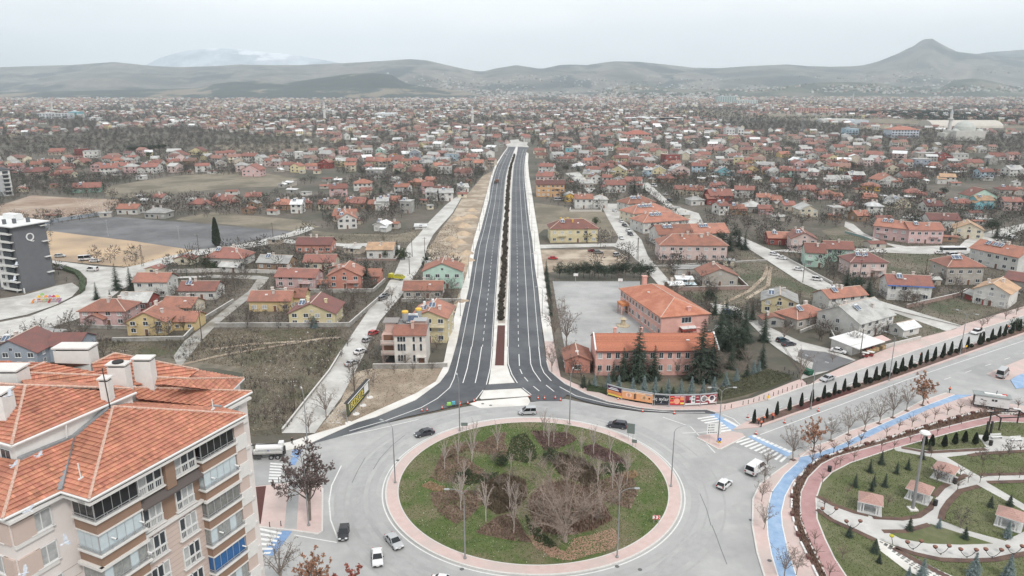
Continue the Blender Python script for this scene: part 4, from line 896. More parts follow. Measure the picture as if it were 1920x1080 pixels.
 so.box(UL/2,.75,ZT-.02,UL,1.4,.25);so.box(-2,3.6,ZT-.02,4.4,.9,.25);so.box(UL+2,3.7,ZT-.02,4.2,.9,.25);so.box(.45,2.2,ZT-.03,.9,3.2,.25);so.build('soffit',root)
 for k,(xl,xr,yb,yt,z,dd)in enumerate(((106,172,698,655,49.2,1.6),(206,240,730,686,48.6,1.0),(254,287,720,675,48.4,1.0),(190,207,752,712,48.9,.8),(-40,34,720,696,50.3,1.8),(-14,10,782,740,49.9,1.5))):
  a,c=P(xl,yb,z),P(xr,yb,z);w=(c-a).length;m=(a+c)/2
  hgt=(yb-yt)/(FPX/((m.y)*CP+(CAM_H-z)*SP))/.9
  lc=loc(m);bb=MB().use(white).box(0,dd/2,-1.5,w,dd,hgt+1.2);bb.use(M_dark).box(0,dd/2,hgt-.3,w*.85,dd*.85,.2);bb.use(white).box(0,dd/2,hgt-.1,w+.2,dd+.2,.14)
  if k==1:bb.use(M_dark).lathe(0,dd/2,[(.5,hgt+.04),(.5,hgt+.2),(.3,hgt+.22)],12)
  bb.build('chimney',root,(lc.x,lc.y,z),-AANG+math.atan2((c-a).y,(c-a).x))
 a=loc(P(207,768,48.3));MB().use(mat('rusty_pole',(.06,.045,.04))).tube(a,a+Vector((-.3,-.2,4.1)),.05,n=5).tube(a+Vector((-.9,-.2,3.9)),a+Vector((.3,-.2,4.05)),.02,n=4).build('aerial',root)
 for p,hh in(((400,768,46.2),1.1),((152,898,46.0),1.4),((250,690,49),.8)):
  a=loc(P(*p));MB().use(M_frame).tube(a,a+Vector((-.05,0,hh)),.05,n=5).tube(a+Vector((-.25,0,.05)),a+Vector((.2,0,.1)),.07,n=4).build('vent_pipe',root)
 SHT=3.05;NST=9
 alu=mat('aluminium_rail',(.50,.51,.52),rough=.4,metal=.6)
 slabm=white
 glz={'dark':mat('tinted_glazing',(.022,.024,.027),rough=.15),'white':mat('curtained_glazing',(.52,.59,.62),(.46,.53,.56),sc=2,rough=.35),'grey':mat('grey_glazing',(.20,.21,.205),(.33,.34,.33),sc=3,rough=.3),'blue':mat('blue_blinds',(.02,.09,.24),(.03,.13,.32),sc=4,rough=.5),'open':mat('shaded_loggia',(.13,.13,.125),(.22,.22,.21),sc=3)}  # 'open' bays: shade of the loggia is put into the grey panel colour
 def bay(x0,x1,y0,yb,z,style,wallm_,depth=True):
  """projecting glazed balcony: front y0, back yb"""
  o=MB().use(wallm_)
  o.box((x0+x1)/2,(y0+yb)/2,z-.0,x1-x0,yb-y0,1.0)
  bo=o.build('balcony',root)
  s=MB().use(slabm);s.box((x0+x1)/2,(y0+yb)/2-.12,z+1.0,x1-x0+.35,yb-y0+.25,.14);s.box((x0+x1)/2,(y0+yb)/2-.05,z-.13,x1-x0+.1,yb-y0+.1,.12);s.build('slab_edge',bo)
  zg=z+1.14;hg=SHT-1.14-.16;np_=max(3,round((x1-x0)/.78))
  for k in range(np_):
   a=x0+.08+(x1-x0-.16)*k/np_;c=x0+.08+(x1-x0-.16)*(k+1)/np_
   g=MB().use(glz[style]if not(style=='grey' and k%3==0)else glz['white']).box((a+c)/2,y0+.12,zg,c-a-.05,.05,hg);g.use(alu).box(a,y0+.11,zg,.05,.07,hg);g.build('glass_panel',bo)
  ns=3
  for k in range(ns):
   a=y0+.15+(yb-y0-.2)*k/ns;c=y0+.15+(yb-y0-.2)*(k+1)/ns
   for xx in(x0+.08,x1-.08):
    g=MB().use(glz[style]).box(xx,(a+c)/2,zg,.05,c-a-.05,hg);g.use(alu).box(xx,a,zg,.07,.05,hg)
    g.build('glass_panel',bo)
  r=MB().use(alu)
  for zz in(.22,.42):r.box((x0+x1)/2,y0-.06,zg+zz-.1,x1-x0+.12,.05,.05);r.box(x0-.05,(y0+yb)/2,zg+zz-.1,.05,yb-y0,.05)
  for k in range(5):r.box(x0+(x1-x0)*k/4,y0-.06,zg-.05,.05,.05,.45)
  r.build('railing',bo)
 def french(x,y,z,w=1.9,rot=0,rail=True):
  h=2.15;n=3
  f=MB().use(M_frame)
  f.box(0,0,0,w,.12,.09);f.box(0,0,h-.09,w,.12,.09)
  for k in range(n+1):f.box(-w/2+w*k/n,0,0,.1,.12,h)
  f.box(0,0,.78,w,.1,.09)
  o=f.build('window',root,(x,y,z),rot)
  for k in range(n):
   px_=-w/2+w*(k+.5)/n;MB().use(RW.choice([M_glass,M_curtain,M_glass])).box(px_,.04,.05,w/n-.12,.04,h-.1).build('pane',o)
  if rail:
   r=MB().use(M_frame)
   r.box(0,-.14,.78,w+.1,.05,.05);r.box(0,-.14,.06,w+.1,.05,.04)
   for k in range(13):r.box(-w/2+w*k/12,-.14,.06,.03,.03,.74)
   r.build('railing',o)
   MB().use(slabm).box(0,-.12,-.12,w+.4,.3,.12).build('sill',o)
 lb=['dark','white','grey','open','white','grey','dark','white','grey'];rb=['dark','white','open','grey','blue','grey','white','dark','grey']
 skin=[]
 for s in range(NST):
  z=ZT-SHT*(s+1)
  wl=brown if s<2 else beige
  bay(.55,4.7,.55,3.2,z-.0,lb[s],brown)
  bay(11.4,15.6,.55,3.2,z-.0,rb[s],brown)
  pnl=brown if s<2 else blush
  q=MB().use(pnl).box((4.7+11.4)/2,1.33,z,6.7,.14,SHT-.002);q.build('wall_panel',root)
  if s>=2:
   for k in range(6):MB().use(mat('joint_line',(.36,.29,.26))).box(8.05,1.255,z+.25+k*.5,6.65,.02,.03).build('joint',root)if k%1==0 else None  # thin darker strips mark the joints between wall blocks
  if s==0:
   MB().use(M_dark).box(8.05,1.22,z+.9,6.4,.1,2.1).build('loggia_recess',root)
   MB().use(brown).box(8.05,.95,z+.2,1.0,.6,SHT-.2).build('pillar',root)
   for x in(6.2,9.9):french(x,1.05,z+.75,2.4)
   MB().use(mat('ledge_tiles',(.10,.085,.08))).faces([(4.8,.4,z-.15),(11.3,.4,z-.15),(11.3,1.26,z+.45),(4.8,1.26,z+.45),(4.8,.4,z-.3),(11.3,.4,z-.3)],[(0,1,2,3),(4,5,1,0)]).build('ledge_roof',root)
  else:
   for x in(6.1,9.6):french(x,1.2,z+.35)
 for s in range(NST*2):
  z=ZT-SHT*(s+1)/2
  q=MB().use(white if s%2 else blush).box(16.35,1.6 if s%2 else 1.75,z,1.5 if s%2 else 1.3,2.2,SHT/2-.02)
  q.build('pilaster_block',root)
  if s%2==0:MB().use(M_glass).box(17.2,3.9-.05,z+.1,.5,.1,1.1).build('window',root)
 z=ZT-2*SHT;c=MB().use(white)
 c.box(8.05,1.15,z-.18,6.9,.5,.28);c.box(2.6,.55,z-.2,4.6,.35,.26);c.box(13.5,.55,z-.2,4.6,.35,.26);c.box(.4,1.8,z-.2,.35,2.8,.26);c.build('cornice',root)
 c=MB().use(white);z=ZT-3*SHT-.6
 c.box(-1.5,3.68,z,5,.25,.3);c.build('cornice',root)
 for s in range(NST):
  z=ZT-SHT*(s+1)
  MB().use(blush).box(-3.0,3.72,z+.9,1.7,.2,1.75).build('wall_panel',root)
  MB().use(white).box(-2.4,3.70,z+.55,3.0,.22,.33).build('band',root)
  put_big=window_meshes(1.7,1.7,2);o=obj('window',put_big[0],root,(-1.65,3.74,z+.95));obj('pane',put_big[2],o)
  o=obj('window',put_big[0],root,(-3.92,5.6,z+.95),-math.pi/2);obj('pane',put_big[2],o)
  MB().use(blush).box(-3.96,4.6,z+.9,.2,1.3,1.75).build('wall_panel',root)
  o=obj('window',put_big[0],root,(-6.3,7.94,z+.95));obj('pane',put_big[2],o)
  for x in(18.8,):o=obj('window',put_big[0],root,(x,3.84,z+.95));obj('pane',put_big[2],o)
  MB().use(white).box(18.6,3.8,z+.5,4,.2,.3).build('band',root)
 for s in range(2,NST):
  z=ZT-SHT*(s+1)
  for k in range(3):MB().use(mat('joint_line',(.36,.29,.26))).box(-1.5,3.785,z+.5+k*1.0,4.6,.02,.03).build('joint',root)
 for x,z in((4.3,40.4),(1.6,40.5),(15.2,40.2),(12.2,40.4),(4.6,37.2),(12.4,34.4),(15.0,31.2)):
  MB().use(M_frame).tube((x,.5,z),(x+.15,.1,z-.12),.07,n=6).use(M_dark).tube((x+.15,.1,z-.12),(x+.17,.06,z-.13),.075,n=6).build('security_camera',root)
 dr=MB().use(M_frame).tube((D1.x+4.5,D1.y-.0,48.5),(D1.x+4.5,D1.y+.3,46.5),.07,n=5);dr.build('drainpipe',root)
 landmark(root.location+U*8,'tall beige apartment block')
tall_apartment()
def grey_block():
 A,B_=P(45,549),P(104,534);d=(B_-A).length;t=(B_-A)/d;n_=Vector((-t.y,t.x,0))
 w=30;h=25.6;ang=math.atan2(t.y,t.x)-math.pi/2;C_=(A+B_)/2+n_*w/2
 root=empty('apartment_block',(C_.x,C_.y,0),ang,label='dark grey apartment block with a white Q on its windowless side',cat='apartment building');landmark(C_+Vector((10,0,0)),'grey block with the Q')
 dk=mat('slate_render',(.115,.12,.13),(.13,.135,.145),sc=.5);wh=mat('chalk_render',(.62,.62,.60),(.56,.56,.545),sc=.6)
 MB().use(dk).box(0,0,0,w,d,h).build('wall',root)
 r=MB().use(mat('white_roof_sheet',(.68,.69,.69),(.62,.63,.63),sc=.5));r.box(0,0,h,w+2.4,d+2.4,.35);r.box(-2,.5,h+.35,w*.8,d*.6,1.1,tx=.8,ty=.6);r.box(5,1,h+1.2,7,4,2.2,ty=.7)
 r.use(mat('roof_edge',(.10,.10,.11))).box(0,0,h-.25,w+2.5,d+2.5,.24);r.build('roof',root)
 for x,y in((10,-2),(12,2),(8,-4.5),(6,3)):MB().use(dk).box(x,y,h+.3,1.0,1.0,1.9).build('chimney',root)
 o=letters('letter','Q',4.2,.12,M_frame,root);o.location=(w/2+.14,-.4,h-6.2);o.rotation_euler=(math.pi/2,0,math.pi/2)
 for s in range(8):
  z=s*3.1+1.2
  b=MB().use(wh).box(10.0,-d/2-.75,z-.3,8.6,1.5,.35);b.box(10.0,-d/2-1.45,z,8.6,.12,.55);bo=b.build('balcony',root)
  MB().use(M_glass).box(11.2,-d/2-.9,z+.6,4.0,.9,1.7).use(M_steel).box(11.2,-d/2-1.42,z+.6,4.1,.05,.1).build('glazing',bo)
  MB().use(wh).box(5,-d/2-.1,z-.3,5,.25,3.0).build('wall_panel',root)
  for x in(5,-1,-7,-12):
   f,p1,p2=window_meshes(2.0,1.6,2);o=obj('window',f,root,(x,-d/2-.24 if x==5 else-d/2,z+.5));obj('pane',p1,o)
  if s%2:MB().use(wh).box(w/2+.5,d/2-1.3,z+1.4,1.2,2.6,.3).build('fin',root)
 MB().use(mat('rust_panel',(.20,.08,.055))).box(2.2,-d/2-.08,7,.5,.2,15).build('panel_strip',root)
 for x,y in((16.0,-6.8),(12.5,-7.2)):MB().use(wh).box(x,y,0,.4,.4,2.0).build('post',root)
 FOOT.append((C_.x,C_.y,20));FOOT.append((A.x,A.y+6,7))
 A,B_=P(-40,372),P(26,366);t=(B_-A).normalized();n_=Vector((-t.y,t.x,0));w=(B_-A).length;C_=(A+B_)/2+n_*7
 r2=empty('apartment_block',(C_.x,C_.y,0),math.atan2(t.y,t.x),label='white apartment block with dark roof cut by the left edge',cat='apartment building');landmark(C_,'white block at the left edge')
 h=18.5;MB().use(wh).box(0,0,0,w,14,h).build('wall',r2);MB().use(mat('dark_sheet',(.07,.075,.085))).box(0,0,h,w+1.5,15.5,.4).box(0,0,h+.4,w,13,1.6,tx=.7,ty=.5).build('roof',r2)
 MB().use(mat('grey_render',(.36,.37,.38))).box(-1,-7.1,0,w-6,.3,15).build('wall_panel',r2)
 for s in range(6):
  b=MB().use(wh).box(w/2-3,-7.9,s*3.05+.2,4.6,1.8,.25);bo=b.build('balcony',r2)
  MB().use(M_glass).box(w/2-3,-7.25,s*3.05+.8,3.4,.4,1.8).build('glazing',bo)
  for x in(-8,-3,2):put_window(r2,x,-7.25,s*3.05+1.1,0,1.5,1.35,1)
 FOOT.append((C_.x,C_.y,16))
grey_block()
from mathutils import noise as mn
def ridge_terrain(name,ridge,D0,D1,D2,m,hump=1.0,nx=300,ny=46,rough=1.0,pw=1.25):
 """ridge: (px,py) skyline seen from the camera; the land rises from D0 to the skyline at D1 and falls to D2"""
 xs=np.linspace(ridge[0][0],ridge[-1][0],nx);rx=[p[0]for p in ridge];ry=[p[1]for p in ridge]
 hy=np.interp(xs,rx,ry);vs=[];b=MB().use(m)
 for j in range(ny+1):
  t=j/ny
  for i in range(nx):
   r=ray(xs[i],hy[i]);s1=D1/r.y;Zr=CAM_H+r.z*s1
   if t<=.72:k=t/.72;D=D0+(D1-D0)*k;f=k**pw*(1-.0*k)
   else:k=(t-.72)/.28;D=D1+(D2-D1)*k;f=1-k*k*(3-2*k)
   X=r.x/r.y*D
   q=Vector((X*.00075,D*.00075,.3));nz=mn.fractal(q,.75,2.1,8)*Zr*.34*rough
   env=math.sin(min(1,t/.72)*math.pi)**.8 if t<.72 else 0
   det=mn.fractal(Vector((X*.0035,D*.0035,1.7)),.8,2.0,6)*22*rough*(1 if t>.05 else 0)*(.25 if abs(t-.72)<.03 else 1)
   vs.append((X,D,max(-.8,Zr*f+nz*env+det*min(1,f*3)-(.8 if j in(0,ny)else 0))))
 for j in range(ny):
  for i in range(nx-1):b.f.append((j*nx+i,j*nx+i+1,(j+1)*nx+i+1,(j+1)*nx+i));b.m.append(0);b.c.append(None)
 b.v=vs;o=b.build(name);o.data.polygons.foreach_set('use_smooth',[True]*len(o.data.polygons));tag(o,kind='structure');return vs,nx,ny
def hill_mat(name,c,c2,c3,forest,th=.56,sc=.0012):
 m=mat(name,c,c2,sc=.006,c3=c3,sc3=.0016,detail=10,rough=1.0)
 n=m.node_tree.nodes;l=m.node_tree.links;bs=n['Principled BSDF'];src=bs.inputs['Base Color'].links[0].from_socket
 g=n.new('ShaderNodeNewGeometry');mp_=n.new('ShaderNodeMapping');mp_.inputs['Scale'].default_value=(1,.5,3.5);l.new(g.outputs['Position'],mp_.inputs[0])
 t=n.new('ShaderNodeTexNoise');t.inputs['Scale'].default_value=sc;t.inputs['Detail'].default_value=8;t.inputs['Roughness'].default_value=.58;l.new(mp_.outputs[0],t.inputs['Vector'])
 r=n.new('ShaderNodeValToRGB');r.color_ramp.elements[0].position=th-.02;r.color_ramp.elements[1].position=th+.02;l.new(t.outputs['Fac'],r.inputs[0])
 x=n.new('ShaderNodeMix');x.data_type='RGBA';l.new(r.outputs[0],x.inputs['Factor']);l.new(src,x.inputs['A']);x.inputs['B'].default_value=(*forest,1)
 l.new(x.outputs['Result'],bs.inputs['Base Color']);return m
M_hill=hill_mat('hill_steppe',(.095,.09,.082),(.24,.21,.175),(.06,.063,.058),(.028,.04,.042),th=.55)
M_forest=hill_mat('pine_forest',(.022,.036,.036),(.045,.06,.055),(.03,.042,.04),(.20,.17,.13),th=.58,sc=.0022)
M_snow=hill_mat('snowy_mountain',(.44,.48,.54),(.60,.64,.69),(.34,.38,.43),(.74,.77,.81),th=.57,sc=.0009)
ridge_terrain('snow_mountain',[(150,160),(240,135),(280,118),(300,108),(330,99),(360,93),(400,90),(450,92),(500,97),(560,104),(600,111),(640,118),(700,125),(760,140),(820,158)],13200,15000,17200,M_snow,rough=.5)
ridge_terrain('far_hills',[(1600,150),(1700,128),(1760,118),(1800,106),(1850,98),(1900,94),(1960,90),(2050,98),(2180,120)],12800,14200,16000,M_hill,rough=.35)
BACK=[(-220,130),(-60,127),(0,126),(60,124),(130,122),(200,117),(215,116),(250,120),(290,124),(340,126),(400,124),(450,121),(500,122),(560,122),(600,120),(650,118),(700,115),(740,113),(770,111),(800,113),(830,120),(860,127),(890,133),(905,134),(930,128),(950,125),(967,122),(1000,127),(1015,129),(1050,122),(1070,121),(1100,122),(1130,117),(1150,115),(1200,116),(1250,121),(1300,127),(1350,128),(1400,124),(1440,122),(1480,121),(1520,124),(1560,125),(1600,124),(1620,122),(1650,114),(1680,102),(1700,92),(1712,87),(1724,78),(1733,73),(1748,72),(1757,78),(1775,88),(1795,97),(1830,101),(1870,104),(1900,108),(1940,104),(2000,112),(2140,120)]
HV=ridge_terrain('back_hills',BACK,6800,10800,12600,M_hill,nx=380,ny=50,rough=.55,pw=1.5)
ridge_terrain('forest_hill',[(-200,176),(0,173),(120,171),(260,168),(380,165),(400,157),(440,153),(490,153),(530,158),(560,152),(600,146),(650,139),(700,137),(735,140),(748,149),(765,157),(800,163),(860,170),(930,182),(960,186)],5200,6500,7000,M_forest,rough=.3,pw=1.1)
FH=ridge_terrain('forest_hill',[(1080,186),(1110,180),(1140,170),(1160,160),(1200,158),(1235,163),(1300,168),(1400,168),(1480,160),(1560,153),(1640,155),(1690,162),(1760,166),(1790,150),(1830,147),(1860,152),(1900,162),(2000,168),(2140,170)],5800,7000,7600,hill_mat('mixed_slope',(.10,.10,.075),(.17,.155,.12),(.06,.07,.05),(.04,.05,.038),th=.5,sc=.0025),rough=.3,pw=1.1)
tint=attr_mat('town_surface',noise=.12,sc=.5)
rf_=random.Random(21)
WC=[WALLC[k]for k in('white','white','cream','rose','beige','grey','white','lemon','stone','pink','grey','white','cream','grey')]
RC_=[tuple(.72*c+.28*sum(ROOFC[k])/3 for c in ROOFC[k])for k in('red','orange','red','rust','grey','maroon','rust','brown','white','red','brown','grey','grey')]
def inpoly(pts,poly):
 x,y=pts[:,0],pts[:,1];c=np.zeros(len(pts),bool);n=len(poly);j=n-1
 for i in range(n):
  xi,yi=poly[i];xj,yj=poly[j]
  c^=((yi>y)!=(yj>y))&(x<(xj-xi)*(y-yi)/(yj-yi+1e-12)+xi);j=i
 return c
BARE_FAR=[np.array([(P(*p).x,P(*p).y)for p in poly])for poly in([(1440,213),(1925,238),(1925,252),(1440,225)],[(400,270),(640,270),(640,288),(400,288)])]
def far_spots(Y0,Y1,step0,grow,jit,seed,keep=1.0):
 g_=np.random.default_rng(seed);out=[];Y=Y0
 while Y<Y1:
  st_=step0*(1+grow*(Y-Y0)/1000.0);n=int(1.62*Y/st_);xs=(np.arange(n)+.5)/n*1.62*Y-.81*Y+g_.normal(0,st_*jit,n)
  ys_=Y+g_.normal(0,st_*jit,n);k=g_.random(n)<keep;out.append(np.stack([xs[k],ys_[k]],1));Y+=st_
 return np.concatenate(out)
gd0=np.random.default_rng(9);sp=far_spots(690,6600,25,.12,.28,4,.80)
sp=sp[gd0.random(len(sp))<.92];patch=np.array([mn.fractal(Vector((x*.0024,y*.0024,5)),1,2,3)for x,y in sp]);sp=sp[patch>-.13]
for poly in BARE_FAR+[q for q in NOTREE]:sp=sp[~inpoly(sp,poly)]
FT=np.array([(f[0],f[1],f[2])for f in FOOT])
d_=np.array([np.min(np.hypot(FT[:,0]-x,FT[:,1]-y)-FT[:,2])if y<1500 else 99 for x,y in sp]);sp=sp[d_>6.5]
sp=sp[~((np.abs(sp[:,0]-10-.012*(sp[:,1]-690))<30)&(sp[:,1]<1010))]
sp=sp[np.argsort(sp[:,1])]
NAR=list(WALLC.keys())
NSOLO=295-len([o for o in COL.objects if o.get('category')in('house',)])
gd=np.random.default_rng(2)
near_solo=sp[:NSOLO]
for x,y in near_solo:
 wc=rf_.choice(['white','white','cream','rose','beige','lemon','pink','stone']);rc=rf_.choice(['red','orange','rust','red','grey'])
 house(None,None,rf_.uniform(8,11),rf_.choice([3.4,5.8,5.8]),rf_.choice(['gx','gx','gy','hip']),wc,rc,lod=0,world=(x,y,rf_.uniform(9,13),rf_.uniform(-.5,.5)))
rest=sp[NSOLO:]
fb=MB().use(tint)
for i,(x,y)in enumerate(rest):
 big=1+min(.45,y/14000);w,d=rf_.uniform(7,14)*big,rf_.uniform(6,10)*big;h=rf_.choice([3.5,5.5,6,3.2,3.6,9 if y>2500 else 6])*big;r=rf_.uniform(1.6,2.6)*big;a=rf_.uniform(-.6,.6)+(math.pi/2 if rf_.random()<.35 else 0)
 c,s_=math.cos(a),math.sin(a);wc=rf_.choice(WC);rc=rf_.choice(RC_);v_=rf_.uniform(.8,1.1);wc=tuple(k*v_ for k in wc);v_=rf_.uniform(.75,1.1);rc=tuple(k*v_ for k in rc)
 def T(px,py,pz):return(x+px*c-py*s_,y+px*s_+py*c,pz)
 hw,hd=w/2,d/2;fb.col=wc;i0=len(fb.v)
 fb.v+=[T(-hw,-hd,0),T(hw,-hd,0),T(hw,hd,0),T(-hw,hd,0),T(-hw,-hd,h),T(hw,-hd,h),T(hw,hd,h),T(-hw,hd,h),T(-hw,0,h+r),T(hw,0,h+r)]
 for f in((0,1,5,4),(1,2,6,5),(2,3,7,6),(3,0,4,7),(4,8,7),(5,6,9)):fb.f.append(tuple(i0+k for k in f));fb.m.append(0);fb.c.append(wc)
 e=.5;i1=len(fb.v);fb.v+=[T(-hw-e,-hd-e,h-.3),T(hw+e,-hd-e,h-.3),T(hw+e,0,h+r+.15),T(-hw-e,0,h+r+.15),T(-hw-e,hd+e,h-.3),T(hw+e,hd+e,h-.3)]
 for f in((0,1,2,3),(3,2,5,4)):fb.f.append(tuple(i1+k for k in f));fb.m.append(0);fb.c.append(rc)
 if y<2600:
  dk=(.05,.055,.06)
  for z in([1.2,4.0]if h>5 else[1.2]):
   for k in(-.55,0,.55):
    j=len(fb.v);fb.v+=[T(k*hw-.8,-hd-.06,z),T(k*hw+.8,-hd-.06,z),T(k*hw+.8,-hd-.06,z+1.4),T(k*hw-.8,-hd-.06,z+1.4)];fb.f.append((j,j+1,j+2,j+3));fb.m.append(0);fb.c.append(dk)
for vs_,nx_,ny_,jr,cnt,xr in((HV[0],HV[1],HV[2],(0,24),2900,(.40,.98)),(HV[0],HV[1],HV[2],(0,12),2600,(.37,.98)),(FH[0],FH[1],FH[2],(0,30),2300,(.03,.98))):
 for _ in range(cnt):
  i,j=int(rf_.uniform(*xr)*(nx_-1)),int(rf_.uniform(0,1)**1.5*(jr[1]-jr[0])+jr[0]);a_=vs_[j*nx_+i];b_=vs_[(j+1)*nx_+min(i+1,nx_-1)];t=rf_.random();x,y,z=[a_[k]+(b_[k]-a_[k])*t for k in range(3)]
  if mn.fractal(Vector((x*.0011,y*.0016,2)),1,2,3)<-.10+.0:continue
  w=rf_.uniform(10,26);h=rf_.uniform(6,15);fb.col=rf_.choice([(.55,.54,.52),(.42,.4,.38),(.30,.2,.17),(.10,.10,.08),(.07,.08,.06),(.48,.44,.4)]);fb.box(x,y,z-5,w,w*.8,h+5,rf_.uniform(-.5,.5));fb.m[-6:]=[0]*6
o=fb.build('distant_houses');tag(o,'hazy mass of red-roofed houses filling the distant plain','town',kind='stuff')
def hall(px0,px1,py,h,d,wall,roof,label,n=0,cat='building',flat=True,short=None):
 A,B_=P(px0,py),P(px1,py);w=(B_-A).length;C_=(A+B_)/2
 r=empty('hall',(C_.x,C_.y+d/2,0),0,label=label,cat=cat);LAND.append((C_.x,C_.y,short))if short else None
 MB().use(mat('hall_'+label[:14],wall,tuple(k*.88 for k in wall),sc=.1)).box(0,0,0,w,d,h).build('wall',r)
 b=MB().use(mat('hallroof_'+label[:14],roof,tuple(k*.9 for k in roof),sc=.1))
 if flat:b.box(0,0,h,w+1,d+1,.6).box(-w*.2,0,h+.6,w*.15,d*.5,2)
 else:build_roof(b,'hip',w,d,h,min(w,d)*.18)
 b.build('roof',r,fix=not flat)
 if n:
  for s_ in range(max(1,int(h/4))):
   for k in range(n):MB().use(M_glass).box(-w/2+w*(k+.5)/n,-d/2-.05,s_*4+1.4,w/n*.55,.12,1.9).build('window',r)
hall(1345,1380,196,38,40,(.42,.50,.50),(.55,.57,.57),'pale green-grey hospital tower block far on the right',8,'hospital',short='hospital block')
hall(1382,1420,197,22,40,(.50,.55,.54),(.60,.62,.62),'lower wing of the distant hospital, right of its tower',8,'hospital')
hall(703,740,221,11,60,(.62,.64,.64),(.70,.72,.73),'large white shed roof in the middle distance left of the road',0,'warehouse',short='white shed roof')
hall(74,128,222,12,30,(.56,.58,.60),(.52,.53,.54),'long white building with teal end in the left distance',9,'building',short='long white building')
hall(128,147,220,14,30,(.20,.42,.46),(.40,.52,.55),'teal end block joined to the long white building',2,'building')
hall(1175,1280,294-66,8,40,(.52,.53,.52),(.66,.67,.67),'white roofed school building in the right middle distance',12,'building',short='white-roofed hall')
hall(1497,1520,214,16,30,(.52,.33,.30),(.42,.20,.17),'first of the distant pink apartment rows',5,'apartment row',short='distant pink rows')
hall(1526,1572,215,16,30,(.54,.35,.31),(.42,.20,.17),'long distant pink apartment row beside the pinewood',9,'apartment row')
hall(1574,1602,213,14,30,(.54,.35,.31),(.42,.20,.17),'last of the distant pink apartment rows',5,'apartment row')
hall(1540,1596,230,7,30,(.60,.60,.58),(.70,.70,.68),'long white warehouse on the right plain',0,'warehouse',short='white warehouse')
hall(1590,1628,233,8,24,(.55,.60,.64),(.56,.60,.64),'pale blue warehouse right of the white one',0,'warehouse')
hall(1671,1722,258,12,26,(.50,.54,.60),(.36,.16,.12),'long pale blue school with red roof below the dome',9,'school',False,short='pale blue school')
hall(1585,1609,253,10,18,(.36,.48,.56),(.36,.42,.46),'small blue hall in the right distance',4,'building')
hall(1172,1221,262,8,30,(.52,.42,.36),(.34,.13,.10),'long red-roofed building right of the road end',8,'building',False,short='long red-roofed hall')
hall(1182,1224,266,4,14,(.50,.55,.58),(.66,.66,.64),'low white shed before the long red-roofed building',0,'shed')
hall(1232,1265,228,8,24,(.60,.58,.54),(.60,.50,.42),'cream warehouse beside the white-roofed hall',4,'warehouse')
hall(1361,1377,258,14,16,(.60,.60,.58),(.5,.5,.5),'white apartment house in the right distance',3,'apartment house')
hall(1383,1394,258,14,16,(.62,.62,.60),(.5,.5,.5),'narrow white apartment house in the right distance',2,'apartment house')
hall(1095,1106,246,12,16,(.46,.42,.38),(.45,.45,.44),'brown block with grey top beyond the road end',2,'apartment house')
hall(290,311,182,14,60,(.56,.60,.50),(.6,.6,.58),'pale low building at the foot of the left hills',0,'building')
hall(165,185,226,6,20,(.60,.60,.58),(.66,.66,.66),'white shed right of the long white building',0,'shed')
hall(690,745,186,10,50,(.55,.52,.48),(.50,.38,.32),'long pale factory near the foot of the central hills',0,'factory')
hall(1180,1217,143,8,60,(.50,.52,.54),(.5,.5,.5),'grey barracks high on the right slope',0,'building')if False else None
def hill_z(x,y):
 vs,nx,ny=HV;best=None
 A=hill_z.A if hasattr(hill_z,'A')else None
 if A is None:A=hill_z.A=np.array(vs)
 k=np.argmin((A[:,0]-x)**2+(A[:,1]-y)**2);return float(A[k,2])
rs=random.Random(31)
def slope_block(px,D,w,h,c,label,group):
 X=(px-960)/FPX*D*1.0/(CP+.0);z=hill_z(X,D)
 r=empty('slope_block',(X,D,z-8),0,label=label,cat='apartment block',group=group)
 MB().use(mat('slope_'+group[:8],c,tuple(k*.8 for k in c),sc=.05,rnd=.15)).box(0,0,0,w,40,h+8).build('wall',r)
 MB().use(mat('slope_dark',(.2,.21,.22))).box(0,0,h+8,w+2,42,3).build('roof',r)
for k in range(4):slope_block(1222+k*12,7600,46,42,(.55,.54,.50),['first','second','third','fourth'][k]+' from the left of the pale tower blocks on the slope','tower blocks on the slope')
for k in range(9):slope_block(1688+k*6+(k%3),7300,26,52 if k%2 else 40,(.50,.32,.29)if k%3 else(.56,.54,.52),ORD[k].strip().capitalize()+' pinkish tower from the left below the pointed peak' if k else 'leftmost pinkish tower below the pointed peak','towers below the peak')
def minaret(px,py,h,label,r=1.9):
 b=P(px,py);t=empty('minaret',(b.x,b.y,0),0,label=label,cat='minaret',group='minarets of the town')
 MB().use(mat('minaret_stone',(.60,.59,.57),(.5,.49,.47),sc=.5)).box(0,0,0,r*2.6,r*2.6,h*.12).lathe(0,0,[(r,h*.12),(r*.9,h*.6),(r*1.5,h*.62),(r*1.5,h*.65),(r*.75,h*.65),(r*.7,h*.82)],10).build('shaft',t)
 MB().use(mat('lead_cap',(.40,.42,.45))).lathe(0,0,[(r*.9,h*.82),(.05,h)],10).build('cap',t)
for a in((609,226,46,'tallest white minaret in the left middle distance',3.2),(886,234,38,'white minaret left of the far end of the new road',2.8),(99,210,38,'slim minaret behind the long white building',2.4),(543,205,36,'slim minaret in the distance left of the tallest one',2.4),(1094,203,34,'pale brown minaret right of the new road in the distance',2.6),(1106,194,36,'thin minaret just right of the pale brown one',2.2),(990,190,40,'thin minaret above the far end of the new road',2.2),(1599,190,52,'tall thin minaret above the distant pink rows',3.0),(1778,256,44,'sandy minaret beside the domed mosque',3.0),(1124,186,40,'faint minaret before the central forest hill',2.2),(1280,192,36,'faint minaret left of the hospital',2.4)):minaret(*a)
m=P(1805,262);t=empty('mosque',(m.x,m.y,0),0,label='pale domed mosque beside the sandy minaret',cat='mosque');LAND.append((m.x,m.y,'domed mosque'))
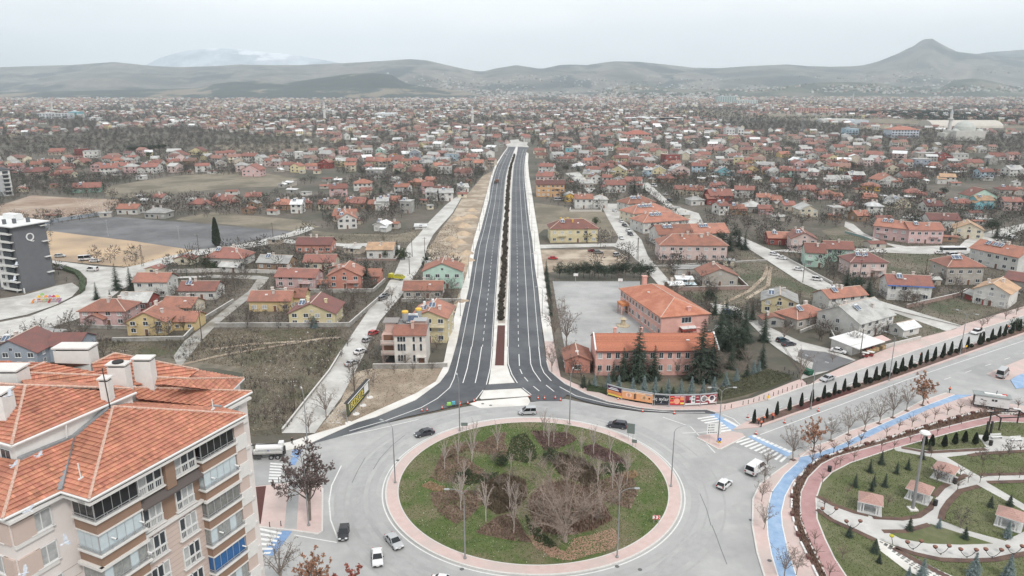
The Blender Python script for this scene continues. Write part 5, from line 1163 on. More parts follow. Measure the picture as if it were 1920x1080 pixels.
MB().use(mat('mosque_stone',(.52,.51,.47),(.45,.44,.41),sc=.2)).box(0,0,0,44,36,14).box(-24,6,0,14,20,10).build('wall',t)
MB().use(mat('dome_lead',(.46,.47,.44),(.38,.39,.37),sc=.2)).lathe(0,0,[(15,14),(15,16),(14,20),(10.5,24.5),(6,27),(.3,28.5)],20).build('dome',t)
MB().use(mat('dome_lead',(.46,.47,.44))).lathe(-18,-8,[(6,12),(5,15),(.2,17.5)],12).lathe(18,-8,[(6,12),(5,15),(.2,17.5)],12).build('side_dome',t)
m=P(1815,240);b=MB().use(mat('bubble_hall',(.50,.47,.42),(.44,.41,.37),sc=.1));
for k in range(10):
 a0,a1=math.pi*k/10,math.pi*(k+1)/10
 b.face([(-70,30*math.cos(a0),14*math.sin(a0)),(70,30*math.cos(a0),14*math.sin(a0)),(70,30*math.cos(a1),14*math.sin(a1)),(-70,30*math.cos(a1),14*math.sin(a1))])
b.face([(-70,30*math.cos(math.pi*k/10),14*math.sin(math.pi*k/10))for k in range(11)]);b.face([(70,30*math.cos(math.pi*k/10),14*math.sin(math.pi*k/10))for k in range(11)])
tag(b.build('arched_hall',loc=(m.x,m.y+30,0)),'wide sandy arched hall behind the domed mosque','hall')
def mast(px,D,h,label,w=5,base=None):
 X=(px-960)/FPX*D/CP if base is None else base.x;z=hill_z(X,D)if base is None else 0;Y=D if base is None else base.y
 b=MB().use(mat('mast_steel',(.22,.23,.25)))
 for sx,sy in((-1,-1),(1,-1),(1,1),(-1,1)):b.tube((sx*w/2,sy*w/2,0),(sx*w*.06,sy*w*.06,h),w*.05,w*.03,n=4)
 for k in range(10):
  z0,z1=h*k/10,h*(k+1)/10;a0=w/2*(1-.9*k/10);a1=w/2*(1-.9*(k+1)/10)
  b.tube((-a0,-a0,z0),(a1,-a1,z1),w*.025,n=3).tube((a0,-a0,z0),(-a1,-a1,z1),w*.025,n=3)
 tag(b.build('radio_mast',loc=(X,Y,z-4)),label,'mast')
mast(1645,9300,110,'leftmost lattice mast on the slope of the pointed peak',12);mast(1660,9300,130,'tallest lattice mast on the slope of the pointed peak',14);mast(1666,9200,110,'lattice mast just right of the tallest on the peak slope',12)
mast(1504,0,44,'dark lattice pylon in the right middle distance',5,P(1502,262))
M_bark=mat('grey_bark',(.13,.105,.085),(.19,.16,.135),sc=2,rnd=.2)
M_twig=mat('bare_twigs',(.078,.064,.056),(.125,.103,.09),sc=.6,rnd=.22)
M_twigr=mat('russet_twigs',(.16,.085,.065),(.22,.13,.10),sc=.8,rnd=.15)
M_leafdry=mat('dry_leaves',(.26,.13,.08),(.36,.20,.13),sc=3,rnd=.15)
M_leafdark=mat('purple_leaves',(.10,.072,.065),(.16,.12,.11),sc=3,rnd=.1)
M_birch=mat('birch_bark',(.50,.45,.41),(.38,.33,.30),sc=5,rnd=.1)
M_birtw=mat('birch_twigs',(.30,.235,.205),(.38,.31,.28),sc=3,rnd=.15)
M_con=mat('conifer_needles',(.020,.034,.022),(.042,.060,.040),sc=1.6,rnd=.2)
M_cyp=mat('cypress_green',(.018,.028,.018),(.035,.045,.03),sc=3,rnd=.15)
M_blues=mat('blue_spruce',(.10,.145,.145),(.17,.215,.21),sc=3,rnd=.15)
M_ever=mat('evergreen_leaf',(.028,.045,.02),(.055,.075,.035),sc=2,rnd=.2)
M_trunk=mat('brown_trunk',(.11,.085,.065),(.16,.125,.10),sc=3,rnd=.1)
def rvec(r):
 while True:
  v=Vector((r.uniform(-1,1),r.uniform(-1,1),r.uniform(-1,1)))
  if.05<v.length<1:return v.normalized()
def ribbon(b,a,c,w,r):
 d=(c-a).normalized();s_=d.cross(rvec(r)).normalized()*w/2
 b.face([a-s_,a+s_,c+s_*.35,c-s_*.35])
def bare_tree(seed,h=6.0,sp=2.6,trunkh=.28,limbs=8,sub=8,twigs=6,tw=.045,up=.55,mtr=None,mtw=None,leaves=0,mleaf=None,tr=.13,sub2=0,leafs=.15):
 r=random.Random(seed);t=MB().use(mtr or M_bark);c=MB().use(mtw or M_twig)
 th=h*trunkh;top=Vector((r.uniform(-.03,.03)*h,r.uniform(-.03,.03)*h,th));R0=tr*h/6;t.tube((0,0,-.1),top,R0,R0*.8,n=7)
 CR=h-th
 def bez(a,b_,c_,u):return a*(1-u)**2+b_*2*u*(1-u)+c_*u*u
 for i in range(limbs):
  az=2*math.pi*i/limbs*1.618+r.uniform(-.3,.3);f=(i+.5)/limbs;ph=math.acos(1-f*.98)*1.0
  e=Vector((sp*math.sin(ph)*math.cos(az),sp*math.sin(ph)*math.sin(az),th+CR*(.30+.68*math.cos(ph))))*1.0;e+=rvec(r)*sp*.1
  m_=top+Vector((e.x*.38,e.y*.38,(e.z-th)*(.45+.3*up)));m_+=rvec(r)*sp*.10
  base=Vector((0,0,th*r.uniform(.75,1.0)));prev=base;r0=R0*r.uniform(.42,.6);NS=5
  for k in range(1,NS+1):
   q=bez(base,m_,e,k/NS)+rvec(r)*sp*.035;rr0=r0*(1-(k-1)/NS)**.9+.012;rr1=r0*(1-k/NS)**.9+.012;t.tube(prev,q,rr0,rr1,n=4,cap=False);prev=q
  for j in range(sub):
   u=.28+.72*(j+r.random())/sub;p=bez(base,m_,e,u);tan=(bez(base,m_,e,min(1,u+.05))-p).normalized()if u<.95 else(e-m_).normalized()
   dd=(tan*.7+rvec(r)*.9+Vector((0,0,.3*up))).normalized();L2=sp*r.uniform(.22,.42)*(1.15-.45*u);q=p+dd*L2;bw=.028*h/6*(1.3-u);c.tube(p,q,bw,bw*.3,n=3,cap=False)
   for _ in range(twigs):
    w_=p.lerp(q,r.uniform(.2,1));d3=(dd*.6+rvec(r)*.85+Vector((0,0,.22))).normalized();L3=L2*r.uniform(.3,.6);e3=w_+d3*L3;ribbon(c,w_,e3,tw,r)
    for _ in range(sub2):
     a2=w_.lerp(e3,r.uniform(.3,.9));ribbon(c,a2,a2+(d3+rvec(r)*.9).normalized()*L3*.55,tw*.7,r)
    for _ in range(leaves):
     a2=w_.lerp(e3,r.uniform(.2,1.05))+rvec(r)*.06;u_,v_=rvec(r)*leafs*r.uniform(.6,1.1),rvec(r)*leafs*r.uniform(.6,1.1);c.use(mleaf);c.face([a2-u_,a2-v_,a2+u_,a2+v_]);c.use(mtw or M_twig)
 return t.mesh('trunk'),c.mesh('crown')
def conifer(seed,h=9.0,rad=2.4,m=None,layers=26,per=11,gap=0.06,droop=.25):
 r=random.Random(seed);t=MB().use(M_trunk).tube((0,0,-.1),(0,0,h*.96),.16*h/9,.02,n=6);c=MB().use(m or M_con)
 for i in range(layers):
  f=i/(layers-1);z=h*(gap+(1-gap)*f*.98);R_=rad*(1-f)**.85*r.uniform(.82,1.15)+.08;n=max(4,int(per*(1-.55*f)))
  for k in range(n):
   a=2*math.pi*(k+r.random())/n;L_=R_*r.uniform(.65,1.15);o0=Vector((0,0,z+r.uniform(-.1,.1)));d=Vector((math.cos(a),math.sin(a),-droop*(1-f)+.12*f)).normalized()
   sd=Vector((-d.y,d.x,0)).normalized();nseg=4
   for s_ in range(nseg):
    p=o0+d*L_*(s_+.6)/nseg;w=L_*.26*(1.15-s_/nseg)+.08
    for sg in(-1,1):
     e=p+sd*sg*w*r.uniform(.7,1.2)+d*w*.8+Vector((0,0,r.uniform(-.12,.05)-.06));c.face([p-d*w*.35+Vector((0,0,.07)),p+d*w*.3,e])
   tip=o0+d*L_*1.12;p=o0+d*L_*.55;c.face([p+sd*.1,p-sd*.1,tip])
 return t.mesh('trunk'),c.mesh('crown')
def column_bush(seed,h,rad,m,shape='cypress',n=700,leaf=.16):
 r=random.Random(seed);c=MB().use(m);t=MB().use(M_trunk).tube((0,0,-.05),(0,0,h*.5),.07,.04,n=5)
 def rr_(f):
  if shape=='cypress':return rad*min(1,(f/.16)**.6)*(1-f)**.62*1.05+.02
  if shape=='ball':return rad*math.sqrt(max(0,1-(2*f-1)**2))
  return rad*(1-f)**.8*min(1,(f/.08+.3))
 prof=[(max(.02,rr_(k/10)*.82),h*(.04+.96*k/10))for k in range(11)];c.lathe(0,0,prof,9)
 for _ in range(n):
  f=r.random()**1.1;a=r.uniform(0,2*math.pi);q=rr_(f)*r.uniform(.8,1.08);p=Vector((q*math.cos(a),q*math.sin(a),h*(.04+.96*f)))
  u=rvec(r)*leaf;v=Vector((math.cos(a)*.3,math.sin(a)*.3,1)).normalized()*leaf*1.5;c.face([p-u,p+u,p+v])
 return t.mesh('trunk'),c.mesh('crown')
def clump_tree(seed,h,rad,m,n=900,trunk=.25,leaf=.3,blobs=9):
 r=random.Random(seed);c=MB().use(m);t=MB().use(M_trunk).tube((0,0,-.1),(0,0,h*.7),.16,.06,n=6)
 cs=[(Vector((r.uniform(-1,1)*rad*.55,r.uniform(-1,1)*rad*.55,h*(trunk+.12+(.75-trunk)*r.random()))),rad*r.uniform(.35,.6))for _ in range(blobs)]
 for p,q in cs:t.tube((0,0,h*.3),p,.07,.03,n=4)
 for _ in range(n):
  p,q=r.choice(cs);d=rvec(r);d.z=d.z*.8+.15;x=p+d*q*r.uniform(.6,1.1);u,v=rvec(r)*leaf,rvec(r)*leaf;c.face([x-u,x+v*.6,x+u])
 return t.mesh('trunk'),c.mesh('crown')
def place(kind,meshes,v,s,label,cat,group,rot=None,later_=True,sxy=1.0,name='bare_tree'):
 r=empty(name,v,rot if rot is not None else RT.uniform(0,6.28),cat=cat,group=group);r.scale=(s*sxy,s*sxy,s)
 obj('trunk',meshes[0],r);obj('crown',meshes[1],r)
 if later_:later(r,label)
 else:r['label']=label
 return r
RT=random.Random(17)
BT=[bare_tree(s,h=6.0,sp=h_,trunkh=.2,limbs=8,sub=8,twigs=7,tw=.10)for s,h_ in((1,2.9),(2,3.3),(3,2.5),(4,3.1),(5,2.2),(6,2.8))]
BTF=[bare_tree(s,h=6.0,sp=2.4,limbs=10,sub=9,twigs=7,tw=.034,sub2=1,tr=.095,mtr=mat('pale_bark',(.20,.165,.14),(.27,.23,.20),sc=3,rnd=.15),mtw=mat('fine_twigs',(.15,.12,.10),(.21,.17,.145),sc=2,rnd=.15))for s in(21,22,23)]
SMALLT=[bare_tree(s,h=2.6,sp=1.15,trunkh=.42,limbs=9,sub=5,twigs=4,tw=.03,up=.45,mtw=M_twigr,tr=.13)for s in(31,32,33)]
BIRCH=[bare_tree(s,h=7.0,sp=1.35,trunkh=.34,limbs=11,sub=6,twigs=6,tw=.035,up=1.1,mtr=M_birch,mtw=M_birtw,tr=.065)for s in(41,42,43,44)]
CON=[conifer(s,9,2.5)for s in(51,52,53)]
CYP=[column_bush(s,3.6,.62,M_cyp,n=1100,leaf=.2)for s in(61,62,63)]
BALL=[column_bush(s,1.5,.8,M_cyp,'ball',n=500)for s in(66,67)]
BSP=[conifer(s,3.2,.85,M_blues,20,10,.03,.1)for s in(71,72)]
DSP=[conifer(s,2.6,.8,M_con,17,10,.03,.1)for s in(73,74)]
CLT=[clump_tree(s,7,3.2,M_con,n=1800,leaf=.28)for s in(81,82)]
EVB=[clump_tree(s,3.4,1.9,M_ever,n=900,trunk=.1,leaf=.22)for s in(84,85)]
BC='bare tree'
for x,y,h in((220,544,11),(246,546,10),(182,562,7),(207,562,4),(688,535,11),(745,478,7),(1040,392,0)):
 if h:place('c',RT.choice(CON),P(x,y),h/9,'dark conifer','conifer','conifers of the suburb',name='conifer',sxy=.95)
def tall_cyp(x,y,h,sxy,lab):place('c',CYP[0],P(x,y),h/3.6,lab,'cypress','dark columnar conifers',name='cypress',later_=False,sxy=sxy)
tall_cyp(407,463,14,.75,'tall solitary dark cypress between the tarmac lot and red-hipped house')
for x,y,h in((1196,712,15.5),(1226,711,10),(1314,712,17.5),(1335,706,13),(1168,712,9.5),(1150,714,6),(1350,640,13),(1365,655,13),(1395,640,13),(1382,670,12),(1340,590,7),(1428,690,8),(1432,640,10),(1360,610,10),(1370,690,8),(1410,600,7),(1390,672,9),(1376,620,10),(1330,575,8)):
 place('c',RT.choice(CON)if RT.random()<.8 or h>12 else RT.choice(CLT),P(x,y),h/9,'dark spruce','conifer','tall conifers round the school',name='conifer',sxy=1.1 if h>11 else 1.0)
for x,y,h in((1586,545,9),(1605,550,8),(1628,556,8),(1190,362,9),(1208,362,7),(1368,470,9),(1385,462,9),(1352,462,9),(1378,455,8),(1396,468,9),(1860,440,10),(1868,447,9),(1799,440,6),(1690,347,7),(1733,362,8),(1768,368,8),(1700,366,6),(1850,312,8),(1904,300,6),(1575,333,6),(1600,335,5),(745,332,8),(715,362,7),(800,330,8),(870,302,8),(630,292,7),(612,290,7),(1062,322,8),(1085,325,6),(1394,322,7),(1418,372,8),(1372,352,7),(1660,305,6),(1688,300,6),(1482,300,5),(1450,352,7),(1492,346,6),(1560,344,6),(1190,300,7),(1120,293,6),(920,285,6),(300,300,9),(280,296,8),(310,312,8),(268,318,6)):
 place('c',RT.choice(CON+CLT),P(x,y),h/8.5,'dark evergreen tree','evergreen tree','evergreens of the suburb',name='evergreen_tree',sxy=1.15)
for k,(x,y)in enumerate([(245+i*9,288-i*.8)for i in range(8)]):place('c',RT.choice(CLT),P(x,y),1.2,'dark pine of the small pinewood','pine','pines of the small pinewood',name='pine_tree',sxy=1.2)
for k in range(13):
 place('c',RT.choice(CLT),P(1052+k*13.5+RT.uniform(-3,3),523+RT.uniform(-2,2)),.9*RT.uniform(.85,1.1),'dark pine in the row behind the school yard','pine','pines behind the school yard',name='pine_tree',sxy=.95)
for k in range(7):place('c',RT.choice(CON),P(1024+k*1.6,515+k*13),.75,'dark conifer along the yard edge','conifer','conifers along the yard edge',name='conifer',sxy=.8)
place('c',EVB[0],P(758,487),2.0,'large round evergreen beside the white house with glowing orange roof','evergreen tree','evergreens of the suburb',later_=False,name='evergreen_tree')
place('c',EVB[1],P(722,484),1.1,'round evergreen in front of the white house with glowing orange roof','evergreen tree','evergreens of the suburb',later_=False,name='evergreen_tree')
place('c',BSP[0],P(589,614),1.25,'blue spruce at the door of the pale yellow gabled house','blue spruce','evergreens of the suburb',later_=False,name='blue_spruce',sxy=1.6)
for x,y in((388,500),(398,508),(1905,620),(1118,420),(800,500)):place('c',EVB[0],P(x,y),1.5,'dark garden evergreen','evergreen tree','evergreens of the suburb',name='evergreen_tree')
for k,(x,y,s_)in enumerate(((1094,728,1.1),(1105,730,.8),(1115,731,1.0),(1140,728,1),(1160,737,1.15),(1186,740,1.1),(1207,742,1.3),(1228,742,1.2),(1240,744,.8),(1252,742,1.1),(1262,744,.8),(1276,744,1.1),(1296,742,1.2),(1318,742,1),(1338,738,1.1),(1360,728,1.1),(1380,718,1),(1400,708,1.1),(1412,704,1),(1422,700,.9))):
 blue=k not in(0,1,8,10,17);place('c',RT.choice(BSP if blue else DSP),P(x,y),s_*1.35,'small blue spruce' if blue else 'small dark spruce','spruce','young spruces behind the billboards',name='spruce')
CB=[(1418,799,5.5),(1441,790,4.2),(1461,784,5.6),(1483,775,5.6),(1507,768,5.8),(1527,761,5.8),(1549,753,5.8),(1569,746,5.7),(1588,740,5.7),(1606,732,6.6),(1626,725,6.6),(1643,718,6.4),(1661,714,6.8),(1675,704,6.0),(1693,701,6.5),(1709,695,6.3),(1726,688,6),(1741,685,6.3),(1757,680,6.4),(1772,674,6.8),(1787,669,6.4),(1801,662,6),(1814,657,6),(1828,647,6),(1843,647,6),(1855,640,6),(1869,635,6),(1883,632,6),(1897,627,6),(1910,622,6),(1922,618,6)]
def snap(v):
 t=(v-MD0).dot(MDD);return MD0+MDD*t+MDN*.25
for k,(x,y,h)in enumerate(CB):
 v=snap(P(x,y));v.z=.4;place('c',CYP[k%3],v,h*.62/3.6,f'{ORD[k]}clipped cypress from the roundabout end of the boulevard median' if k else 'first clipped cypress at the roundabout end of the boulevard median','cypress','clipped cypresses on the boulevard median',later_=False,name='cypress',sxy=.74)
SB=[(1539,757),(1560,750),(1579,743),(1597,737),(1614,730),(1634,722),(1649,716),(1667,709),(1684,704),(1700,699),(1717,692),(1748,680),(1764,673),(1779,668),(1793,664),(1821,654),(1835,648),(1849,642),(1862,638),(1876,631),(1890,627),(1903,621)]
for k,(x,y)in enumerate(SB):
 v=snap(P(x,y));v.z=.4;place('c',BALL[k%2],v,RT.uniform(.55,1.0),f'{ORD[k]}low clipped bush from the left on the boulevard median' if k else 'leftmost low clipped bush on the boulevard median','bush','clipped bushes on the boulevard median',later_=False,name='clipped_bush')
for x,y,h,kind in((1487,862,9.5,'f'),(1525,846,8,'l'),(1558,826,7,'f'),(1591,815,7.5,'f'),(1620,808,8,'f'),(1648,794,8,'f'),(1674,783,9,'f'),(1700,770,8,'f'),(1729,760,9,'l')):
 ms=cached('dryleaf',lambda:bare_tree(91,h=6,sp=2.4,limbs=9,sub=9,twigs=7,tw=.03,leaves=3,mleaf=M_leafdry))if kind=='l' else RT.choice(BTF)
 place('t',ms,P(x,y,.37),h/6*.92,'street tree with dry russet leaves' if kind=='l' else 'bare street tree','street tree','street trees beside the boulevard',name='street_tree')
 if True:
  q=P(x,y,.37);tp=MB().use(M_bed).box(0,0,0,1.0,1.0,.03);tag(tp.build('tree_pit',loc=(q.x,q.y,.372),rot=.5),kind='structure')
for x,y,h in((1502,715,10),(1470,640,6),(1600,650,7),(1560,690-10,4),(1850,610,6),(1885,600,6),(1905,592,6),(1840,618,5)):place('t',RT.choice(BTF),P(x,y),h/6,BC,BC,'bare trees of the suburb')
for x,y,h in((1438,875,4.5),(1433,905,5),(1428,940,5),(1432,992,5.5),(1470,1085,6.5),(1493,1078,5)):place('t',RT.choice(BTF),P(x,y,.37),h/6,'bare sapling on the kerb','sapling','saplings beside the roundabout road',name='sapling')
big=bare_tree(95,h=15,sp=5.4,trunkh=.30,limbs=12,sub=11,twigs=9,tw=.05,leaves=8,mleaf=M_leafdark,tr=.11,up=.5,leafs=.15)
place('t',big,P(581,975,.37),1.0,'large dark tree with clinging purple-brown leaves on the pink island','tree','trees round the junction',later_=False,rot=.6,name='leafy_tree')
red=bare_tree(96,h=6,sp=2.2,limbs=7,sub=8,twigs=7,tw=.03,leaves=4,mleaf=mat('red_leaves',(.24,.07,.05),(.34,.12,.09),sc=3),mtw=M_twigr)
for x,y,h,ms,lb in((527,1100,9.5,BTF[0],'bare spreading tree at the bottom edge beside the apartment block'),(588,1125,8,cached('dryleaf',lambda:None),'tree with dry leaves at the bottom edge'),(660,1150,8,red,'red-leaved tree at the bottom edge'),(625,1160,7,red,'small red-leaved tree left of the larger one at the bottom edge')):
 place('t',ms,P(x,y),h/6,lb,'tree','trees round the junction',later_=False,name='tree')
for x,y,h in((612,784,9),(580,812,6.5),(665,735,6),(700,725,5),(520,770,5.5),(500,740,5),(540,750,4.5),(728,585,6),(735,562,6),(690,665,5),(698,650,5),(655,700,4),(720,690,5),(760,690,5),(530,690,4),(640,640,5)):place('t',RT.choice(BTF),P(x,y),h/6,BC,BC,'bare trees of the suburb')
for x,y,h in((1062,655,15),(1040,640,13),(1035,700,10),(1050,610,10),(1010+22,590,9),(1065,680,8)):place('t',RT.choice(BTF),P(x,y),h/6,'large bare tree by the school yard',BC,'bare trees by the school yard',sxy=.8)
for x,y,h in((1350,700,8),(1385,712,6),(1270,705,6),(1400,690,7),(1310,712,5),(1120,715,4)):place('t',RT.choice(BTF),P(x,y),h/6,BC,BC,'bare trees by the school yard')
bigr=bare_tree(97,h=14.5,sp=8.2,trunkh=.16,limbs=17,sub=14,twigs=10,tw=.055,sub2=2,tr=.17,up=.42,mtr=mat('plane_bark',(.30,.25,.215),(.22,.18,.15),sc=3),mtw=mat('plane_twigs',(.235,.18,.145),(.30,.235,.195),sc=2))
place('t',bigr,P(1060,1016,.42),1.0,'huge spreading bare plane tree on the roundabout','tree',None,later_=False,rot=1.0,name='plane_tree',sxy=1.0)
for x,y,h in((834,881,9),(859,870,9),(884,868,10),(889,840,9),(932,845,9),(1029,838,9),(1020,820,9),(1038,828,8),(1062,822,6),(1113,852,9),(1143,862,8),(1090,858,8),(865,940,8),(864,958,10),(911,978,11),(956,955,9),(967,960,8),(1120,915,9),(1160,940,9),(1175,905,9),(1125,965,7),(963,1000,9),(1148,916,9),(993,873,5),(958,880,5),(870,905,7)):
 place('b',RT.choice(BIRCH),P(x,y,.42),h/7*.82,'white-barked birch','birch','birches on the roundabout',name='birch_tree',sxy=1.1)
for x,y,s_ in((938,873,1.0),(1032,865,1.1),(875,895,.7)):place('c',EVB[0],P(x,y,.42),s_,'dark green shrub on the roundabout','shrub','shrubs on the roundabout',name='shrub')
for x,y,h in((640,575,5),(652,590,5),(665,580,5.5),(630,600,4.5),(672,560,5),(600,575,4),(648,560,5),(690,545,5),(705,520,5),(720,505,5),(365,600,5),(352,575,4.5),(300,548,4),(440,545,6),(430,560,5),(455,535,6),(462,520,5),(410,540,4.5),(470,600,3),(505,610,3),(530,600,3),(620,660,3),(652,650,4),(640,670,3),(600,700,3.5),(560,730,4),(545,745,4),(500,790,5),(480,760,4),(520,800,4),(535,780,5),(475,800,5),(690,705,3),(672,690,4),(660,712,4),(740,700,3.5),(775,698,3.5),(810,695,3),(170,640,3),(195,655,3.5),(160,625,4),(215,690,4),(235,660,3),(290,620,3.5),(345,620,5),(360,610,5),(1540,640,5),(1530,625,5),(1555,628,5),(1520,615,5.5),(1475,625,5),(1460,600,5),(1570,640,4.5),(1650,640,6),(1640,628,5),(1665,622,5),(1405,600,5.5),(1310,720,5),(1345,712,6),(1120,700,5),(1075,700,6),(1090,712,5),(845,560,4),(850,575,4),(835,560,4),(1255,500,4),(1225,495,4),(1300,482,3.5),(1340,484,3.5),(720,455,5),(600,452,4),(640,455,4)):place('t',RT.choice(BT),P(x,y),h/6,'bare brown tree',BC,'bare trees of the suburb')
for x,y,h in((915,905,3.5),(935,915,3),(890,930,3),(850,915,3),(1085,880,4),(1070,865,4),(1130,895,4),(1105,885,4),(1150,950,3.5),(1020,880,3.5),(1045,880,4),(1000,905,3),(1170,870,3),(960,900,3),(925,870,3),(1095,965,4),(1015,960,4),(1120,980,3.5)):place('t',RT.choice(BTF),P(x,y,.42),h/6,'bare twiggy shrub on the roundabout','shrub','bare shrubs on the roundabout',name='bare_shrub',sxy=1.25)
bedm=mat('barberry_bed',(.17,.115,.085),(.30,.205,.165),sc=.9,detail=6);greenm=mat('green_shrubs',(.05,.075,.03),(.085,.11,.05),sc=1.5);tanm=mat('tan_grass',(.32,.22,.13),(.42,.30,.19),sc=1.5);leafm=mat('fallen_leaves',(.33,.20,.14),(.45,.29,.21),sc=4,detail=6);purpm=mat('purple_bed',(.13,.075,.075),(.22,.14,.13),sc=1.5,detail=6)
def bed(pts,m,label,n=1500,hh=.36,cat='planting bed',z=.425,size=.16,name='planting_bed',flat=False,base=None):
 v=[P(x,y,z)for x,y in pts];poly=np.array([(p.x,p.y)for p in v]);lo,hi=poly.min(0),poly.max(0);g_=np.random.default_rng(len(pts)*7+int(abs(poly[0][0])*10))
 A_=.5*abs(np.dot(poly[:,0],np.roll(poly[:,1],1))-np.dot(poly[:,1],np.roll(poly[:,0],1)));n=int(min(n,45*A_))
 q=g_.random((n*3,2))*(hi-lo)+lo;q=q[inpoly(q,poly)][:n];b=MB().use(base or mat('bed_soil',(.15,.115,.08),(.24,.18,.135),sc=.8,detail=7,c3=(.11,.115,.05),sc3=.35))
 tri=tessellate_polygon([v]);b.faces(v,[t if(v[t[1]]-v[t[0]]).cross(v[t[2]]-v[t[0]]).z>0 else(t[0],t[2],t[1])for t in tri])
 b.use(m);r=random.Random(5)
 for x,y in q:
  if flat:
   a=r.uniform(0,6.28);s_=size*r.uniform(.7,1.3);c,s2=math.cos(a)*s_,math.sin(a)*s_;zz=z+.02+r.random()*.06
   b.face([(x-c,y-s2,zz),(x+s2,y-c,zz+r.uniform(0,.06)),(x+c,y+s2,zz)])
  else:
   p=Vector((x,y,z));hx=hh*r.uniform(.4,1.15)
   for _ in range(2):
    u=Vector((r.uniform(-1,1),r.uniform(-1,1),0))*size;b.face([p-u,p+u,p+Vector((r.uniform(-.2,.2),r.uniform(-.2,.2),hx))])
 o=b.build(name);tag(o,label,cat,kind='stuff');return o
bed([(832,842),(860,830),(905,828),(930,812),(950,811),(945,828),(955,850),(945,862),(910,850),(875,845),(820,868)],bedm,'russet shrub bed in the upper left of the roundabout')
bed([(805,895),(820,870),(850,850),(880,862),(905,880),(915,895),(880,905),(830,906)],bedm,'dark red shrub bed at the left of the roundabout')
bed([(806,924),(860,918),(900,922),(925,925),(900,950),(875,975),(855,982),(825,965),(812,945)],bedm,'heart-shaped russet bed in the left of the roundabout')
bed([(893,997),(930,970),(965,962),(985,1000),(998,1018),(950,1012),(895,1000)],bedm,'russet bed at the bottom of the roundabout')
bed([(995,808),(1030,809),(1065,812),(1082,822),(1070,832),(1045,842),(1020,845),(1010,830)],purpm,'purple shrub bed at the top of the roundabout')
bed([(1095,838),(1115,832),(1145,845),(1165,858),(1175,872),(1150,870),(1115,860),(1095,850)],purpm,'purple shrub bed in the upper right of the roundabout')
bed([(1120,905),(1160,885),(1190,900),(1195,925),(1182,955),(1150,945),(1120,935)],bedm,'russet bed at the right of the roundabout')
bed([(990,940),(1010,915),(1060,900),(1110,920),(1135,950),(1150,975),(1110,995),(1060,1005),(1020,1000),(998,975)],mat('leaf_litter_bed',(.16,.10,.075),(.24,.16,.12),sc=1.5,detail=6),'wide brown thicket below the plane tree',n=3200,hh=.9)
bed([(900,908),(945,890),(985,900),(990,930),(965,958),(930,965),(905,945)],mat('mixed_thicket',(.10,.085,.05),(.17,.12,.09),sc=1.2,detail=6),'mixed brown-green thicket left of the plane tree',n=2500,hh=.7)
bed([(1050,850),(1095,862),(1125,890),(1120,925),(1085,905),(1050,890),(1035,868)],mat('mixed_thicket',(.10,.085,.05)),'mixed brown thicket above the plane tree',n=2500,hh=.7)
bed([(945,865),(960,820),(985,812),(1002,835),(1008,860),(985,868),(955,862)],greenm,'oval green and rust shrub bed at the top centre of the roundabout')
bed([(985,965),(1000,985),(1030,1010),(1045,1022),(1030,1030),(1005,1015),(990,990)],greenm,'green and yellow shrub strip left of the plane tree')
bed([(853,885),(900,890),(935,885),(930,897),(880,910),(850,905)],greenm,'green juniper strip in the left half of the roundabout')
bed([(1125,870),(1160,868),(1180,878),(1165,888),(1130,890)],greenm,'green shrub patch in the right half of the roundabout')
bed([(790,912),(805,903),(818,908),(835,915),(832,922),(812,920)],tanm,'tan ornamental grass at the left of the roundabout',n=400)
bed([(1168,887),(1190,883),(1197,892),(1180,900),(1165,895)],tanm,'tan ornamental grass at the right of the roundabout',n=400)
bed([(1000,1005),(1060,1035),(1075,1010),(1120,1000),(1150,990),(1162,1010),(1150,1030),(1110,1040),(1070,1052),(1030,1045)],leafm,'carpet of fallen leaves beneath the plane tree',n=9000,flat=True,size=.13,name='leaf_litter',base=M_lawn)
bed([(985,1002),(1010,1005),(1040,1028),(1055,1036),(1030,1042),(1005,1028)],leafm,'fallen leaves on the lawn left of the plane tree',n=1500,flat=True,size=.12,name='leaf_litter',base=M_lawn)
def scatter(name,m,n,inside,z,size,hgt,label,seed,cat='grass',avoid=False):
 g_=np.random.default_rng(seed);b=MB().use(m);r=random.Random(seed);k=0
 pts=inside(g_,n)
 if avoid:
  lo_,hi_=pts.min(0),pts.max(0)
  for poly in NOTREE:
   if(poly.min(0)<hi_).all()and(poly.max(0)>lo_).all():pts=pts[~inpoly(pts,poly)]
 for x,y in pts:
  a=r.uniform(0,6.28);s_=size*r.uniform(.6,1.3);c,s2=math.cos(a)*s_,math.sin(a)*s_;b.face([(x-c,y-s2,z),(x+c,y+s2,z),(x+r.uniform(-.1,.1),y+r.uniform(-.1,.1),z+hgt*r.uniform(.5,1.2))])
 tag(b.build(name),label,cat,kind='stuff')
def in_ring(g_,n):
 a=g_.random(n)*2*math.pi;r_=26.3*np.sqrt(g_.random(n));return np.stack([RC.x+r_*np.cos(a),RC.y+r_*np.sin(a)],1)
scatter('grass_tufts',mat('lawn_blades',(.055,.10,.018),(.10,.15,.035),sc=.6),26000,in_ring,.42,.10,.16,'short green grass covering the roundabout',3)
scatter('daisies',mat('daisy_white',(.62,.62,.52)),1500,lambda g_,n:in_ring(g_,n),.45,.07,.12,'tiny pale flowers dotted over the roundabout lawn',4,cat='flowers')
ms_=[column_bush(s,1.1,.85,mat('heather_bush',(.045,.038,.03),(.08,.066,.05),sc=3,rnd=.25),'ball',n=160,leaf=.2)for s in(101,102)]
Yp0,Yp1=P(941,600).y,P(965,290).y;k=0;y=Yp0
